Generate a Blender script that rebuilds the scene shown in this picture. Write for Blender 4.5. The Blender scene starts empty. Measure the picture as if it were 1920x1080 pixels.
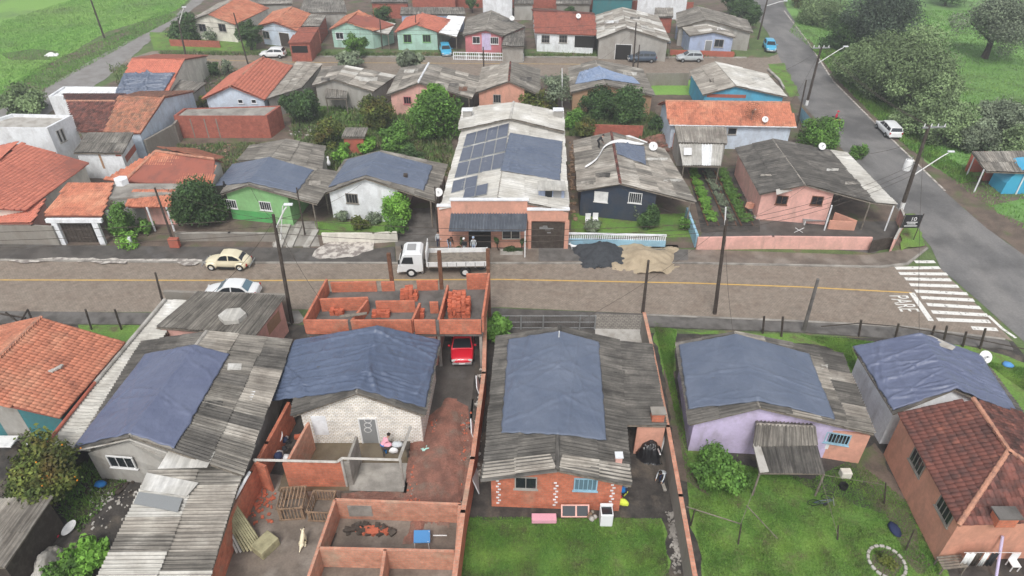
import bpy, bmesh, math, random
import numpy as np
from mathutils import Vector, Matrix, noise
random.seed(7); rng=np.random.default_rng(7)
R=math.radians
sc=bpy.context.scene; col=sc.collection
# ---------------- camera, sky, sun, exposure ----------------
PITCH=R(36); HC=32.5; FP=1280.0
cam=bpy.data.objects.new('camera',bpy.data.cameras.new('camera')); col.objects.link(cam)
cam.location=(0,0,HC); cam.rotation_euler=(R(90)-PITCH,0,0)
cam.data.lens=24; cam.data.sensor_width=36; cam.data.clip_end=2000; cam.data.clip_start=.5
sc.camera=cam
W=bpy.data.worlds.new('World'); sc.world=W; W.use_nodes=True
wn=W.node_tree.nodes; wl=W.node_tree.links
sky=wn.new('ShaderNodeTexSky'); sky.sky_type='NISHITA'; sky.sun_disc=False
sky.sun_elevation=R(54); sky.sun_rotation=R(190); sky.air_density=1.0; sky.dust_density=3.0
hs=wn.new('ShaderNodeHueSaturation'); hs.inputs['Saturation'].default_value=.22
wl.new(sky.outputs[0],hs.inputs['Color']); wl.new(hs.outputs[0],wn['Background'].inputs['Color'])
wn['Background'].inputs['Strength'].default_value=.135
sun=bpy.data.objects.new('sun',bpy.data.lights.new('sun','SUN')); col.objects.link(sun)
sun.data.energy=1.2; sun.data.angle=R(14); sun.data.color=(1,.97,.93)
sun.rotation_euler=(R(36),0,R(-10))   # from behind the camera, high
sc.view_settings.view_transform='Standard'; sc.view_settings.look='None'
sc.view_settings.exposure=.6; sc.view_settings.gamma=1
# ---------------- projection of places measured in the photograph ----------------
Fv=Vector((0,math.cos(PITCH),-math.sin(PITCH))); Uv=Vector((0,math.sin(PITCH),math.cos(PITCH))); C0=Vector((0,0,HC))
def ray(px,py): return Fv*FP+Vector((px-960,0,0))+Uv*(540-py)
def U(px,py,z=0.0):
    d=ray(px,py); return C0+d*((z-HC)/d.z)
def hitp(px,py,p,n):
    d=ray(px,py); return C0+d*((p-C0).dot(n)/d.dot(n))
def mpp(p): return (Vector(p)-C0).dot(Fv)/FP          # metres per photo pixel at p
def up(bx,by,tx,ty):
    b=U(bx,by); return b,hitp(tx,ty,b,Vector((0,1,0)))
# ---------------- materials ----------------
MT={}
def nm(name):
    m=bpy.data.materials.new(name); m.use_nodes=True; nt=m.node_tree
    return m,nt,nt.nodes,nt.links,nt.nodes['Principled BSDF']
def mixc(N,L,fac,a,b):
    x=N.new('ShaderNodeMix'); x.data_type='RGBA'
    if hasattr(fac,'links') or not isinstance(fac,(int,float)): L.new(fac,x.inputs[0])
    else: x.inputs[0].default_value=fac
    for v,s in ((a,6),(b,7)):
        if isinstance(v,(tuple,list)): x.inputs[s].default_value=(*v[:3],1)
        else: L.new(v,x.inputs[s])
    return x.outputs[2]
def nz(N,L,scale,detail=4,vec=None,rough=.6,sc3=None):
    n=N.new('ShaderNodeTexNoise'); n.inputs['Scale'].default_value=scale; n.inputs['Detail'].default_value=detail; n.inputs['Roughness'].default_value=rough
    g=vec
    if g is None: g=N.new('ShaderNodeNewGeometry').outputs['Position']
    if sc3:
        mp=N.new('ShaderNodeMapping'); mp.inputs['Scale'].default_value=sc3; L.new(g,mp.inputs['Vector']); g=mp.outputs[0]
    L.new(g,n.inputs['Vector']); return n.outputs[0]
def ramp(N,L,f,a,b):
    r=N.new('ShaderNodeMapRange'); r.inputs[1].default_value=a; r.inputs[2].default_value=b; r.clamp=True; L.new(f,r.inputs[0]); return r.outputs[0]
def mat(key,c,c2=None,s=1.5,t=(.45,.65),rough=.8,c3=None,s3=.25,t3=(.5,.7),rnd=0,obj=0,bump=0,bs=8,metal=0,spec=.3,sc3=None,fine=.12,fs=14,clump=0,streak=0):
    """mottled surface: c with patches of c2 and c3, per-piece variation, grain"""
    m,nt,N,L,B=nm(key); out=None
    cc=c if isinstance(c,tuple) else tuple(c)
    o=cc
    if c2: o=mixc(N,L,ramp(N,L,nz(N,L,s,5,sc3=sc3),*t),cc,c2)
    if c3: o=mixc(N,L,ramp(N,L,nz(N,L,s3,4),*t3),o,c3)
    var=[]
    if rnd:
        g=N.new('ShaderNodeNewGeometry'); var.append((g.outputs['Random Per Island'],rnd))
    if obj:
        g=N.new('ShaderNodeObjectInfo'); var.append((g.outputs['Random'],obj))
    if clump:
        g=N.new('ShaderNodeAttribute'); g.attribute_name='clump'; var.append((g.outputs['Fac'],clump))
    if streak:
        uvn=N.new('ShaderNodeUVMap'); var.append((ramp(N,L,nz(N,L,1.0,2,vec=uvn.outputs[0],sc3=(2.6,.22,1)),.36,.64),streak)); var.append((ramp(N,L,nz(N,L,1.0,3,vec=uvn.outputs[0],sc3=(9,1.3,1)),.36,.64),streak*.5))  # weathered streaks along the ribs; their tone also stands in for rib shading
    if fine: var.append((nz(N,L,fs,3),fine*2.2))
    for v,k in var:
        r=N.new('ShaderNodeMapRange'); r.inputs[3].default_value=1-k/2; r.inputs[4].default_value=1+k/2; L.new(v,r.inputs[0])
        x=N.new('ShaderNodeVectorMath'); x.operation='SCALE'
        if isinstance(o,tuple): x.inputs[0].default_value=o
        else: L.new(o,x.inputs[0])
        L.new(r.outputs[0],x.inputs['Scale']); o=x.outputs[0]
    if isinstance(o,tuple): B.inputs['Base Color'].default_value=(*o,1)
    else: L.new(o,B.inputs['Base Color'])
    B.inputs['Roughness'].default_value=rough; B.inputs['Metallic'].default_value=metal; B.inputs['Specular IOR Level'].default_value=spec
    if bump:
        b=N.new('ShaderNodeBump'); b.inputs['Strength'].default_value=bump; b.inputs['Distance'].default_value=.05
        L.new(nz(N,L,bs,4),b.inputs['Height']); L.new(b.outputs[0],B.inputs['Normal'])
    MT[key]=m; return m
def matbrick(key,c1,c2,mortar,w=.3,h=.19,rough=.85,bias=0,bump=.4,c3=None,t3=(.5,.62),ms=.014):
    m,nt,N,L,B=nm(key)
    uv=N.new('ShaderNodeUVMap'); b=N.new('ShaderNodeTexBrick'); L.new(uv.outputs[0],b.inputs['Vector'])
    b.inputs['Scale'].default_value=1; b.inputs['Brick Width'].default_value=w; b.inputs['Row Height'].default_value=h; b.inputs['Mortar Size'].default_value=ms
    b.inputs['Color1'].default_value=(*c1,1); b.inputs['Color2'].default_value=(*c2,1); b.inputs['Mortar'].default_value=(*mortar,1); b.inputs['Bias'].default_value=bias
    o=b.outputs['Color']
    if c3: o=mixc(N,L,ramp(N,L,nz(N,L,.7,5),*t3),o,c3)
    r=N.new('ShaderNodeMapRange'); r.inputs[1].default_value=.3; r.inputs[2].default_value=.7; r.inputs[3].default_value=.68; r.inputs[4].default_value=1.25; L.new(nz(N,L,2.2,6,rough=.75),r.inputs[0])
    x=N.new('ShaderNodeVectorMath'); x.operation='SCALE'; L.new(o,x.inputs[0]); L.new(r.outputs[0],x.inputs['Scale'])
    L.new(x.outputs[0],B.inputs['Base Color']); B.inputs['Roughness'].default_value=rough; B.inputs['Specular IOR Level'].default_value=.2
    bp=N.new('ShaderNodeBump'); bp.inputs['Strength'].default_value=bump; bp.inputs['Distance'].default_value=.02; bp.invert=True
    L.new(b.outputs['Fac'],bp.inputs['Height']); L.new(bp.outputs[0],B.inputs['Normal'])
    MT[key]=m; return m
def P(key,c,dirt=(.16,.13,.1),amt=.62): # painted wall with stains of its own
    return mat(key,c,tuple(v*.5+d*.5 for v,d in zip(c,dirt)),s=1.3,t=(amt-.12,amt+.14),rough=.85,bump=.2,bs=20,sc3=(1,1,.3),c3=tuple(v*.82+d*.12 for v,d in zip(c,dirt)),s3=.8,t3=(.46,.6),fine=.16,fs=5)
# fibre cement sheets, clay tile, fabric ...
mat('fibro',(.29,.265,.23),(.18,.16,.137),s=.9,t=(.42,.7),c3=(.42,.395,.35),s3=.5,t3=(.5,.72),obj=.34,fine=.2,fs=7,streak=0.6)
mat('fibro_dark',(.105,.098,.088),(.06,.056,.051),s=1.1,t=(.4,.7),c3=(.165,.152,.135),s3=.6,t3=(.52,.72),obj=.25,fine=.3,fs=8,streak=.68)
mat('fibro_mid',(.185,.17,.148),(.1,.092,.08),s=1.0,t=(.42,.7),c3=(.32,.3,.265),s3=.5,t3=(.52,.72),obj=.32,fine=.24,fs=7,streak=0.85)
mat('fibro_light',(.47,.455,.415),(.33,.31,.275),s=1.0,t=(.42,.68),c3=(.64,.63,.6),s3=.5,t3=(.5,.7),obj=.18,fine=.16,fs=5,streak=0.3)
mat('metal_white',(.74,.75,.75),(.5,.49,.46),s=1.6,t=(.55,.75),obj=.12,rough=.5,spec=.4,streak=0.25)
mat('tile_orange',(.5,.19,.115),(.3,.115,.075),s=1.3,t=(.5,.7),c3=(.56,.27,.17),s3=.4,rnd=.3,fine=.15)
mat('tile_red',(.54,.185,.125),(.42,.14,.1),s=1.1,t=(.5,.7),rnd=.2,fine=.1)
mat('tile_maroon',(.165,.064,.05),(.095,.048,.042),s=1.6,t=(.42,.62),c3=(.27,.105,.075),s3=.9,t3=(.58,.72),rnd=.9,fine=.25,fs=9)
mat('tile_mixed',(.38,.17,.105),(.22,.13,.09),s=1.8,t=(.42,.62),c3=(.45,.18,.12),s3=.6,rnd=.5,fine=.15)
mat('tile_brown',(.3,.1,.07),(.22,.085,.065),s=1,rnd=.25,fine=.12)
mat('tile_cap',(.48,.24,.16),(.28,.15,.11),s=3,fine=.3)
mat('tarp_blue',(.072,.096,.155),(.1,.128,.195),s=.5,t=(.35,.7),rough=.42,spec=.5,bump=1.0,bs=2.6,fine=.06,fs=3)
mat('tarp_grey',(.098,.122,.175),(.135,.16,.215),s=.5,t=(.35,.7),rough=.42,spec=.5,bump=1.0,bs=2.6,fine=.06,fs=3)
mat('tarp_violet',(.1,.118,.19),(.13,.15,.225),s=.5,t=(.35,.7),rough=.42,spec=.5,bump=1.0,bs=2.6,fine=.06,fs=3)
mat('tarp_pale',(.2,.26,.38),(.25,.3,.4),s=.8,rough=.45)
mat('cloth_white',(.75,.75,.74),(.6,.6,.6),s=2)
mat('black_plastic',(.012,.012,.014),rough=.3,spec=.6,fine=0)
mat('gap_dark',(.02,.018,.016),fine=0)  # near black; holds the inner shade of openings built as flat panels
mat('asphalt',(.165,.16,.157),(.225,.215,.205),s=.5,t=(.4,.66),c3=(.11,.107,.105),s3=.16,t3=(.46,.64),sc3=(1,.35,1),fine=.3,fs=6,rough=.75,bump=.1,bs=30)
mat('asphalt_old',(.11,.1,.09),(.07,.063,.057),s=.7,t=(.4,.6),c3=(.13,.125,.12),s3=.5,t3=(.55,.7),fine=.25,fs=9,rough=.7)
mat('concrete',(.31,.29,.26),(.19,.175,.155),s=.9,t=(.42,.65),c3=(.4,.375,.335),s3=.6,fine=.15,bump=.15,bs=15)
mat('concrete_dark',(.15,.14,.13),(.09,.083,.075),s=1.1,t=(.42,.62),fine=.2,bump=.15,bs=15)
mat('yard_mud',(.2,.165,.135),(.12,.098,.08),s=.8,t=(.4,.65),c3=(.27,.235,.2),s3=.5,t3=(.5,.7),fine=.3,fs=9,rough=.55)
mat('concrete_pale',(.44,.42,.385),(.3,.275,.24),s=1.2,t=(.45,.65),fine=.15)
mat('gravel_road',(.26,.25,.24),(.2,.185,.17),s=.6,t=(.4,.65),fine=.3,fs=9)
mat('kerb_lime',(.55,.51,.46),(.24,.21,.19),s=1.8,t=(.45,.58),fine=.15)
mat('dirt',(.165,.125,.098),(.1,.078,.062),s=.8,t=(.4,.65),c3=(.1,.13,.05),s3=.35,t3=(.52,.66),fine=.35,fs=8,bump=.6,bs=6)
mat('dirt_dark',(.07,.062,.055),(.04,.036,.033),s=1.2,t=(.4,.6),c3=(.12,.1,.08),s3=.7,t3=(.5,.68),fine=.45,fs=8,bump=.6,bs=6)
mat('dirt_wet',(.115,.085,.052),(.155,.125,.085),s=.7,t=(.4,.6),rough=.25,fine=.15,spec=.5)
mat('dirt_red',(.28,.13,.095),(.18,.09,.068),s=1.4,t=(.4,.6),c3=(.2,.14,.11),s3=.9,t3=(.5,.66),fine=.5,fs=12,bump=1,bs=9)
mat('grass',(.1,.205,.04),(.16,.265,.05),s=.45,t=(.35,.65),c3=(.12,.115,.055),s3=.8,t3=(.5,.68),fine=.6,fs=7,bump=.7,bs=8)
mat('grass_bright',(.165,.34,.06),(.215,.37,.085),s=.05,t=(.35,.65),c3=(.13,.22,.07),s3=.12,t3=(.5,.7),fine=.4,fs=4,bump=.6,bs=5)
mat('grass_park',(.14,.265,.075),(.185,.35,.1),s=.04,t=(.4,.6),c3=(.085,.13,.05),s3=.25,t3=(.5,.7),fine=.4,fs=5,bump=.6,bs=4)
mat('grass_rough',(.085,.125,.045),(.12,.17,.06),s=.5,t=(.4,.6),c3=(.17,.13,.09),s3=.35,t3=(.56,.66),fine=.5,fs=5,bump=.8,bs=5)
mat('blade',(.11,.23,.04),(.175,.3,.055),s=.45,c3=(.1,.115,.045),s3=.7,t3=(.5,.7),rnd=.75,fine=0)
mat('blade_field',(.14,.3,.06),(.19,.32,.08),s=.05,c3=(.14,.2,.07),s3=.15,rnd=.5,fine=0)
mat('blade_rough',(.1,.15,.05),(.13,.2,.06),s=.4,c3=(.2,.15,.09),s3=.5,rnd=.7,fine=0)
mat('line_yellow',(.6,.38,.1),(.45,.31,.13),s=2,t=(.5,.7))
mat('line_white',(.72,.71,.67),(.3,.28,.25),s=3.2,t=(.56,.66),fine=.2)
mat('sand',(.42,.34,.235),(.33,.265,.18),s=1,bump=.8,bs=10,fine=.2)
mat('coal_grit',(.05,.055,.062),(.035,.038,.043),s=3,bump=1,bs=14,fine=.5,fs=20)
mat('wood_dark',(.055,.042,.034),(.09,.075,.062),s=3,fine=.2)
mat('wood',(.3,.2,.13),(.17,.12,.08),s=4,fine=.2)
mat('wood_grey',(.22,.19,.155),(.12,.105,.085),s=3,fine=.2)
mat('rust',(.13,.06,.035),(.2,.1,.06),s=4,fine=.2)
mat('steel_white',(.7,.7,.69),rough=.5)
mat('steel_grey',(.3,.31,.31),rough=.5,metal=.3)
mat('rubber',(.018,.018,.018),rough=.8,fine=0)
mat('glass_dark',(.018,.022,.027),rough=.08,spec=.7,fine=0)
mat('glass_blue',(.12,.2,.25),rough=.1,spec=.7,fine=0)
mat('solar_cell',(.085,.1,.14),(.105,.12,.16),s=2,rough=.25,spec=.6,fine=.05)
mat('skin',(.42,.24,.17),fine=0,rough=.6); mat('hair',(.02,.015,.012),fine=0)
mat('red_clay',(.52,.14,.075),(.42,.12,.07),s=3,obj=.35,rnd=.2,fine=.15)
mat('stone_block',(.36,.33,.2),(.24,.22,.13),s=2.5)
mat('bark',(.07,.055,.042),(.04,.032,.025),s=4,fine=.3)
def leafmat(k,a,b,c3=None):
    m=mat(k,a,b,s=1.1,t=(.4,.6),rnd=.5,fine=0,rough=.7,spec=.25,c3=c3,s3=.7,clump=.75)
    return m
leafmat('leaf_green',(.075,.165,.03),(.11,.22,.04))
leafmat('leaf_bright',(.12,.27,.035),(.18,.36,.055))
leafmat('leaf_dark',(.045,.09,.03),(.065,.12,.035))
leafmat('leaf_olive',(.13,.155,.03),(.06,.09,.02),(.13,.09,.025))
leafmat('leaf_park',(.15,.215,.095),(.19,.265,.115))
leafmat('leaf_grey',(.15,.19,.12),(.19,.23,.145))
leafmat('leaf_conifer',(.05,.072,.05),(.068,.095,.058))
mat('orange_fruit',(.75,.25,.02),fine=0)
matbrick('brick_orange',(.58,.19,.11),(.47,.15,.088),(.42,.19,.13),c3=(.4,.22,.15),t3=(.56,.74))
matbrick('brick_pale',(.5,.22,.145),(.57,.28,.19),(.44,.28,.21),c3=(.42,.3,.22),t3=(.54,.72))
matbrick('brick_white',(.84,.83,.79),(.88,.87,.84),(.5,.4,.25),w=.24,h=.13,ms=.013,bump=.6)
matbrick('brick_red',(.42,.13,.09),(.36,.11,.08),(.28,.13,.1))
matbrick('paver',(.262,.218,.178),(.3,.25,.204),(.2,.162,.127),w=.24,h=.14,ms=.016,bump=.25,c3=(.215,.17,.135),t3=(.46,.72),rough=.6)
matbrick('paver_grey',(.27,.245,.21),(.23,.21,.18),(.14,.125,.11),w=.3,h=.2,ms=.03,bump=.25)
matbrick('board_pale',(.34,.36,.38),(.4,.42,.43),(.2,.21,.22),w=40,h=.2,ms=.012)
P('w_white',(.78,.8,.82)); P('w_cream',(.7,.67,.59)); P('w_pink',(.74,.42,.36)); P('w_rose',(.6,.2,.22)); P('w_salmon',(.66,.34,.25))
P('w_green',(.1,.38,.12)); P('w_greenpale',(.24,.47,.2)); P('w_mint',(.42,.62,.53)); P('w_sky',(.6,.68,.78)); P('w_lilac',(.58,.5,.7)); P('w_navy',(.036,.05,.078))
P('w_blue',(.1,.4,.58)); P('w_periwinkle',(.4,.47,.63)); P('w_grey',(.4,.385,.355),amt=.5); P('w_tan',(.42,.26,.16)); P('w_teal',(.05,.2,.22)); P('w_orange',(.62,.3,.21)); P('w_bluepale',(.3,.5,.62))
P('w_concrete',(.28,.26,.23),amt=.5); P('w_terracotta',(.42,.12,.08))
mat('awning',(.085,.1,.125),(.13,.15,.175),s=1.5,rough=.5,obj=.5)
def paint(k,c,r=.3):
    m=mat(k,c,rough=r,spec=.5,fine=.03); m.node_tree.nodes['Principled BSDF'].inputs['Coat Weight'].default_value=.4; return m
paint('p_cream',(.72,.65,.47)); paint('p_white',(.75,.76,.76)); paint('p_red',(.62,.012,.03)); paint('p_cyan',(.06,.38,.6)); paint('p_silver',(.42,.45,.46)); paint('p_dark',(.06,.085,.12)); paint('p_black',(.02,.02,.022))
mat('plastic_blue',(.09,.27,.55),fine=.05); mat('plastic_white',(.75,.75,.75),fine=.05); mat('plastic_grey',(.3,.3,.3)); mat('cloth_blue',(.02,.18,.5)); mat('cloth_yellow',(.62,.7,.08)); mat('cloth_red',(.6,.03,.07)); mat('cloth_navy',(.02,.03,.08)); mat('cloth_pink',(.7,.35,.42)); mat('cloth_grey',(.5,.53,.55)); mat('cloth_black',(.025,.025,.028)); mat('cloth_mint',(.4,.68,.6)); mat('cloth_purple',(.3,.06,.3)); mat('cloth_sky',(.4,.5,.65)); mat('enamel',(.78,.79,.8),rough=.3,fine=0)
mat('lamp_head',(.68,.7,.72),rough=.4,fine=0); mat('light_lens',(.6,.6,.58),rough=.2,fine=0); mat('light_red',(.4,.02,.02),rough=.2,fine=0)
def M(k): return MT[k]
# ---------------- mesh helpers ----------------
def wloc(o):
    v=Vector((0,0,0))
    while o: v+=o.location; o=o.parent
    return v
def mkobj(name,me,parent=None):
    o=bpy.data.objects.new(name,me); col.objects.link(o)
    if parent: o.parent=parent
    return o
def tag(o,label=None,cat=None,group=None,kind=None):
    if label: o['label']=label
    if cat: o['category']=cat
    if group: o['group']=group
    if kind: o['kind']=kind
    return o
def thing(name,label,cat,loc=(0,0,0),rz=0,group=None):
    o=bpy.data.objects.new(name,None); col.objects.link(o); o.location=loc; o.rotation_euler=(0,0,rz); o.empty_display_size=.3
    return tag(o,label,cat,group)
class MB:
    def __init__(s): s.v=[]; s.f=[]
    def add(s,vs,fs):
        k=len(s.v); s.v+= [tuple(a) for a in vs]; s.f+=[tuple(i+k for i in f) for f in fs]; return s
    def box(s,c,d,rz=0,rx=0,ry=0):
        m=Matrix.Translation(c)@Matrix.Rotation(rz,4,'Z')@Matrix.Rotation(ry,4,'Y')@Matrix.Rotation(rx,4,'X')
        x,y,z=d[0]/2,d[1]/2,d[2]/2
        vs=[m@Vector((a*x,b*y,e*z)) for e in(-1,1) for a,b in((-1,-1),(1,-1),(1,1),(-1,1))]
        return s.add(vs,[(0,3,2,1),(4,5,6,7),(0,1,5,4),(1,2,6,5),(2,3,7,6),(3,0,4,7)])
    def tube(s,a,b,r1,r2=None,n=8):
        a=Vector(a); b=Vector(b); r2=r1 if r2 is None else r2; d=(b-a)
        if d.length<1e-6: return s
        q=d.to_track_quat('Z','Y'); vs=[]
        for p,r in((a,r1),(b,r2)):
            for i in range(n):
                t=2*math.pi*i/n; vs.append(p+q@Vector((r*math.cos(t),r*math.sin(t),0)))
        return s.add(vs,[(i,(i+1)%n,n+(i+1)%n,n+i) for i in range(n)]+[tuple(range(n-1,-1,-1)),tuple(range(n,2*n))])
    def prism(s,pts,z0,z1): # z0,z1 scalar or list
        n=len(pts); a=[z0]*n if not isinstance(z0,(list,tuple)) else z0; b=[z1]*n if not isinstance(z1,(list,tuple)) else z1
        vs=[(p[0],p[1],a[i]) for i,p in enumerate(pts)]+[(p[0],p[1],b[i]) for i,p in enumerate(pts)]
        A=sum(pts[i][0]*pts[(i+1)%n][1]-pts[(i+1)%n][0]*pts[i][1] for i in range(n))
        fs=[(i,(i+1)%n,n+(i+1)%n,n+i) for i in range(n)]+[tuple(range(n-1,-1,-1)),tuple(range(n,2*n))]
        if A<0: fs=[f[::-1] for f in fs]
        return s.add(vs,fs)
    def lathe(s,prof,c=(0,0,0),n=16,axis='Z'):
        vs=[];m=len(prof)
        for i in range(n):
            t=2*math.pi*i/n
            for r,z in prof:
                p=Vector((r*math.cos(t),r*math.sin(t),z))
                if axis=='Y': p=Vector((p.x,p.z,p.y))
                if axis=='X': p=Vector((p.z,p.x,p.y))
                vs.append(p+Vector(c))
        fs=[(i*m+j,((i+1)%n)*m+j,((i+1)%n)*m+j+1,i*m+j+1) for i in range(n) for j in range(m-1)]
        return s.add(vs,fs)
    def build(s,name,mt,parent=None,world=True,smooth=False,kind=None,bevel=0):
        me=bpy.data.meshes.new(name); off=wloc(parent) if (parent and world) else Vector((0,0,0))
        V=np.array(s.v,dtype=np.float32).reshape(-1,3)-np.array(off,dtype=np.float32)
        me.from_pydata(V.tolist(),[],s.f)
        uvbox(me)
        if isinstance(mt,str): mt=M(mt)
        me.materials.append(mt)
        if smooth: me.shade_smooth()
        o=mkobj(name,me,parent)
        if bevel:
            b=o.modifiers.new('bevel','BEVEL'); b.width=bevel; b.segments=2
        if kind: o['kind']=kind
        return o
def uvbox(me):
    uv=me.uv_layers.new(name='UVMap'); nl=len(me.loops); 
    co=np.empty(len(me.vertices)*3,np.float32); me.vertices.foreach_get('co',co); co=co.reshape(-1,3)
    vi=np.empty(nl,np.int32); me.loops.foreach_get('vertex_index',vi)
    nrm=np.empty(len(me.polygons)*3,np.float32); me.polygons.foreach_get('normal',nrm); nrm=nrm.reshape(-1,3)
    tot=np.empty(len(me.polygons),np.int32); me.polygons.foreach_get('loop_total',tot)
    nn=np.repeat(nrm,tot,axis=0); p=co[vi]
    h=np.hypot(nn[:,0],nn[:,1])+1e-9; tx=-nn[:,1]/h; ty=nn[:,0]/h
    flat=np.abs(nn[:,2])>.6
    u=np.where(flat,p[:,0],p[:,0]*tx+p[:,1]*ty); v=np.where(flat,p[:,1],p[:,2])
    uv.data.foreach_set('uv',np.stack([u,v],1).astype(np.float32).ravel())
def npmesh(name,V,F,mt,parent=None,smooth=False,kind=None,k=4):
    me=bpy.data.meshes.new(name); V=np.asarray(V,np.float32); F=np.asarray(F,np.int32)
    off=np.array(wloc(parent),np.float32) if parent else 0
    me.vertices.add(len(V)); me.vertices.foreach_set('co',(V-off).ravel())
    me.loops.add(F.size); me.loops.foreach_set('vertex_index',F.ravel())
    me.polygons.add(len(F)); me.polygons.foreach_set('loop_start',np.arange(0,F.size,k,dtype=np.int32))
    me.update(calc_edges=True); me.materials.append(M(mt) if isinstance(mt,str) else mt)
    if smooth: me.shade_smooth()
    o=mkobj(name,me,parent)
    if kind: o['kind']=kind
    return o
ORG={'grass_yard','bare_earth','red_spoil','field','park_lawn','road_edge_gravel','limed_kerb','limed_apron','grass_verge','wet_floor','gravel_lane','flower_bed'}
def sheet(name,pts,mt,z=.0,kind='structure',label=None,raw=False):
    """ground sheet outlined by places in the photograph"""
    mb=MB(); ps=[Vector((p[0],p[1],z)) for p in pts] if raw else [U(p[0],p[1],z) for p in pts]
    if name in ORG:
        q=[]
        for i in range(len(ps)):
            A_,B_=ps[i],ps[(i+1)%len(ps)]; L=(B_-A_).length; k=max(1,min(60,int(L/.45)))
            for j in range(k):
                p=lerp(A_,B_,j/k); am=.28 if L<80 else .8
                if j: p=p+Vector((noise.noise(p*1.1),noise.noise(p*1.1+Vector((9,0,0))),0))*am+Vector((noise.noise(p*.35),noise.noise(p*.35+Vector((5,0,0))),0))*am
                p.z=z; q.append(p)
        ps=q
    bm=bmesh.new(); vs=[bm.verts.new(p) for p in ps]; f=bm.faces.new(vs); f.normal_update()
    if f.normal.z<0: f.normal_flip()
    bmesh.ops.triangulate(bm,faces=bm.faces[:])
    me=bpy.data.meshes.new(name); bm.to_mesh(me); bm.free(); uvbox(me); me.materials.append(M(mt)); o=mkobj(name,me); o['kind']=kind
    if label: o['label']=label
    return o
def slab(name,pts,mt,z0,z1,kind='structure'):
    ps=[U(p[0],p[1],z1) for p in pts]; mb=MB(); mb.prism([(p.x,p.y) for p in ps],z0,z1); o=mb.build(name,mt); 
    if kind: o['kind']=kind
    return o
def V2(a,z): return Vector((a[0],a[1],z))
def lerp(a,b,t): return a+(b-a)*t
def copy_tree(o,parent=None):
    c=o.copy(); col.objects.link(c)
    if parent: c.parent=parent
    for ch in [x for x in KIDS(o)]: copy_tree(ch,c)
    return c
def KIDS(o): return list(o.children)
# ---------------- roof coverings ----------------
def sheets(root,q,mt,sw=1.05,sl=2.1,name='roof_sheet',lift=0.045,jit=.035):
    """q = eave0, eave1, ridge1, ridge0. Corrugated sheets, each an object of its own"""
    e0,e1,r1,r0=[Vector(x) for x in q]
    n=(e1-e0).cross(r0-e0).normalized()
    if n.z<0: n=-n
    wl_=max((e1-e0).length,(r1-r0).length); hl=max((r0-e0).length,(r1-e1).length)
    nc=max(1,round(wl_/sw)); nr=max(1,math.ceil(hl/sl-.25)); d=mpp((e0+r1)/2)
    nw=5 if d<.05 else (4 if d<.07 else 3); amp=.055 if d<.05 else .035; mts=mt.split('|')
    B=lambda u,v: lerp(lerp(e0,e1,u),lerp(r0,r1,u),v)
    off=wloc(root)
    for i in range(nc):
        for j in range(nr):
            v0=j/nr-(.07/nr if j else 0)-random.random()*.02; v1=(j+1)/nr+.02
            a=i/nc; b=(i+1)/nc+.012; zz=random.uniform(0,jit); vs=[]; K=nw*2; tl=random.uniform(-.012,.012)
            for v,dz in((v0,.06),(min(v1,1.0),.0)):
                for k in range(K+1):
                    t=k/K; p=B(a+(b-a)*t,v)+n*(lift+zz+dz+tl*t+(amp if k%2 else -amp)); vs.append(p-off)
            me=bpy.data.meshes.new(name); me.from_pydata(vs,[],[(k,k+1,K+2+k,K+1+k) for k in range(K)]); uvl=me.uv_layers.new(name='UVMap'); uo=random.random()*90; vo=random.random()*90; uvl.data.foreach_set('uv',[w_ for k in range(K) for w_ in (uo+k*.5,vo,uo+k*.5+.5,vo,uo+k*.5+.5,vo+sl,uo+k*.5,vo+sl)]); me.materials.append(M(random.choice(mts)))
            mkobj(name,me,root)
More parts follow.
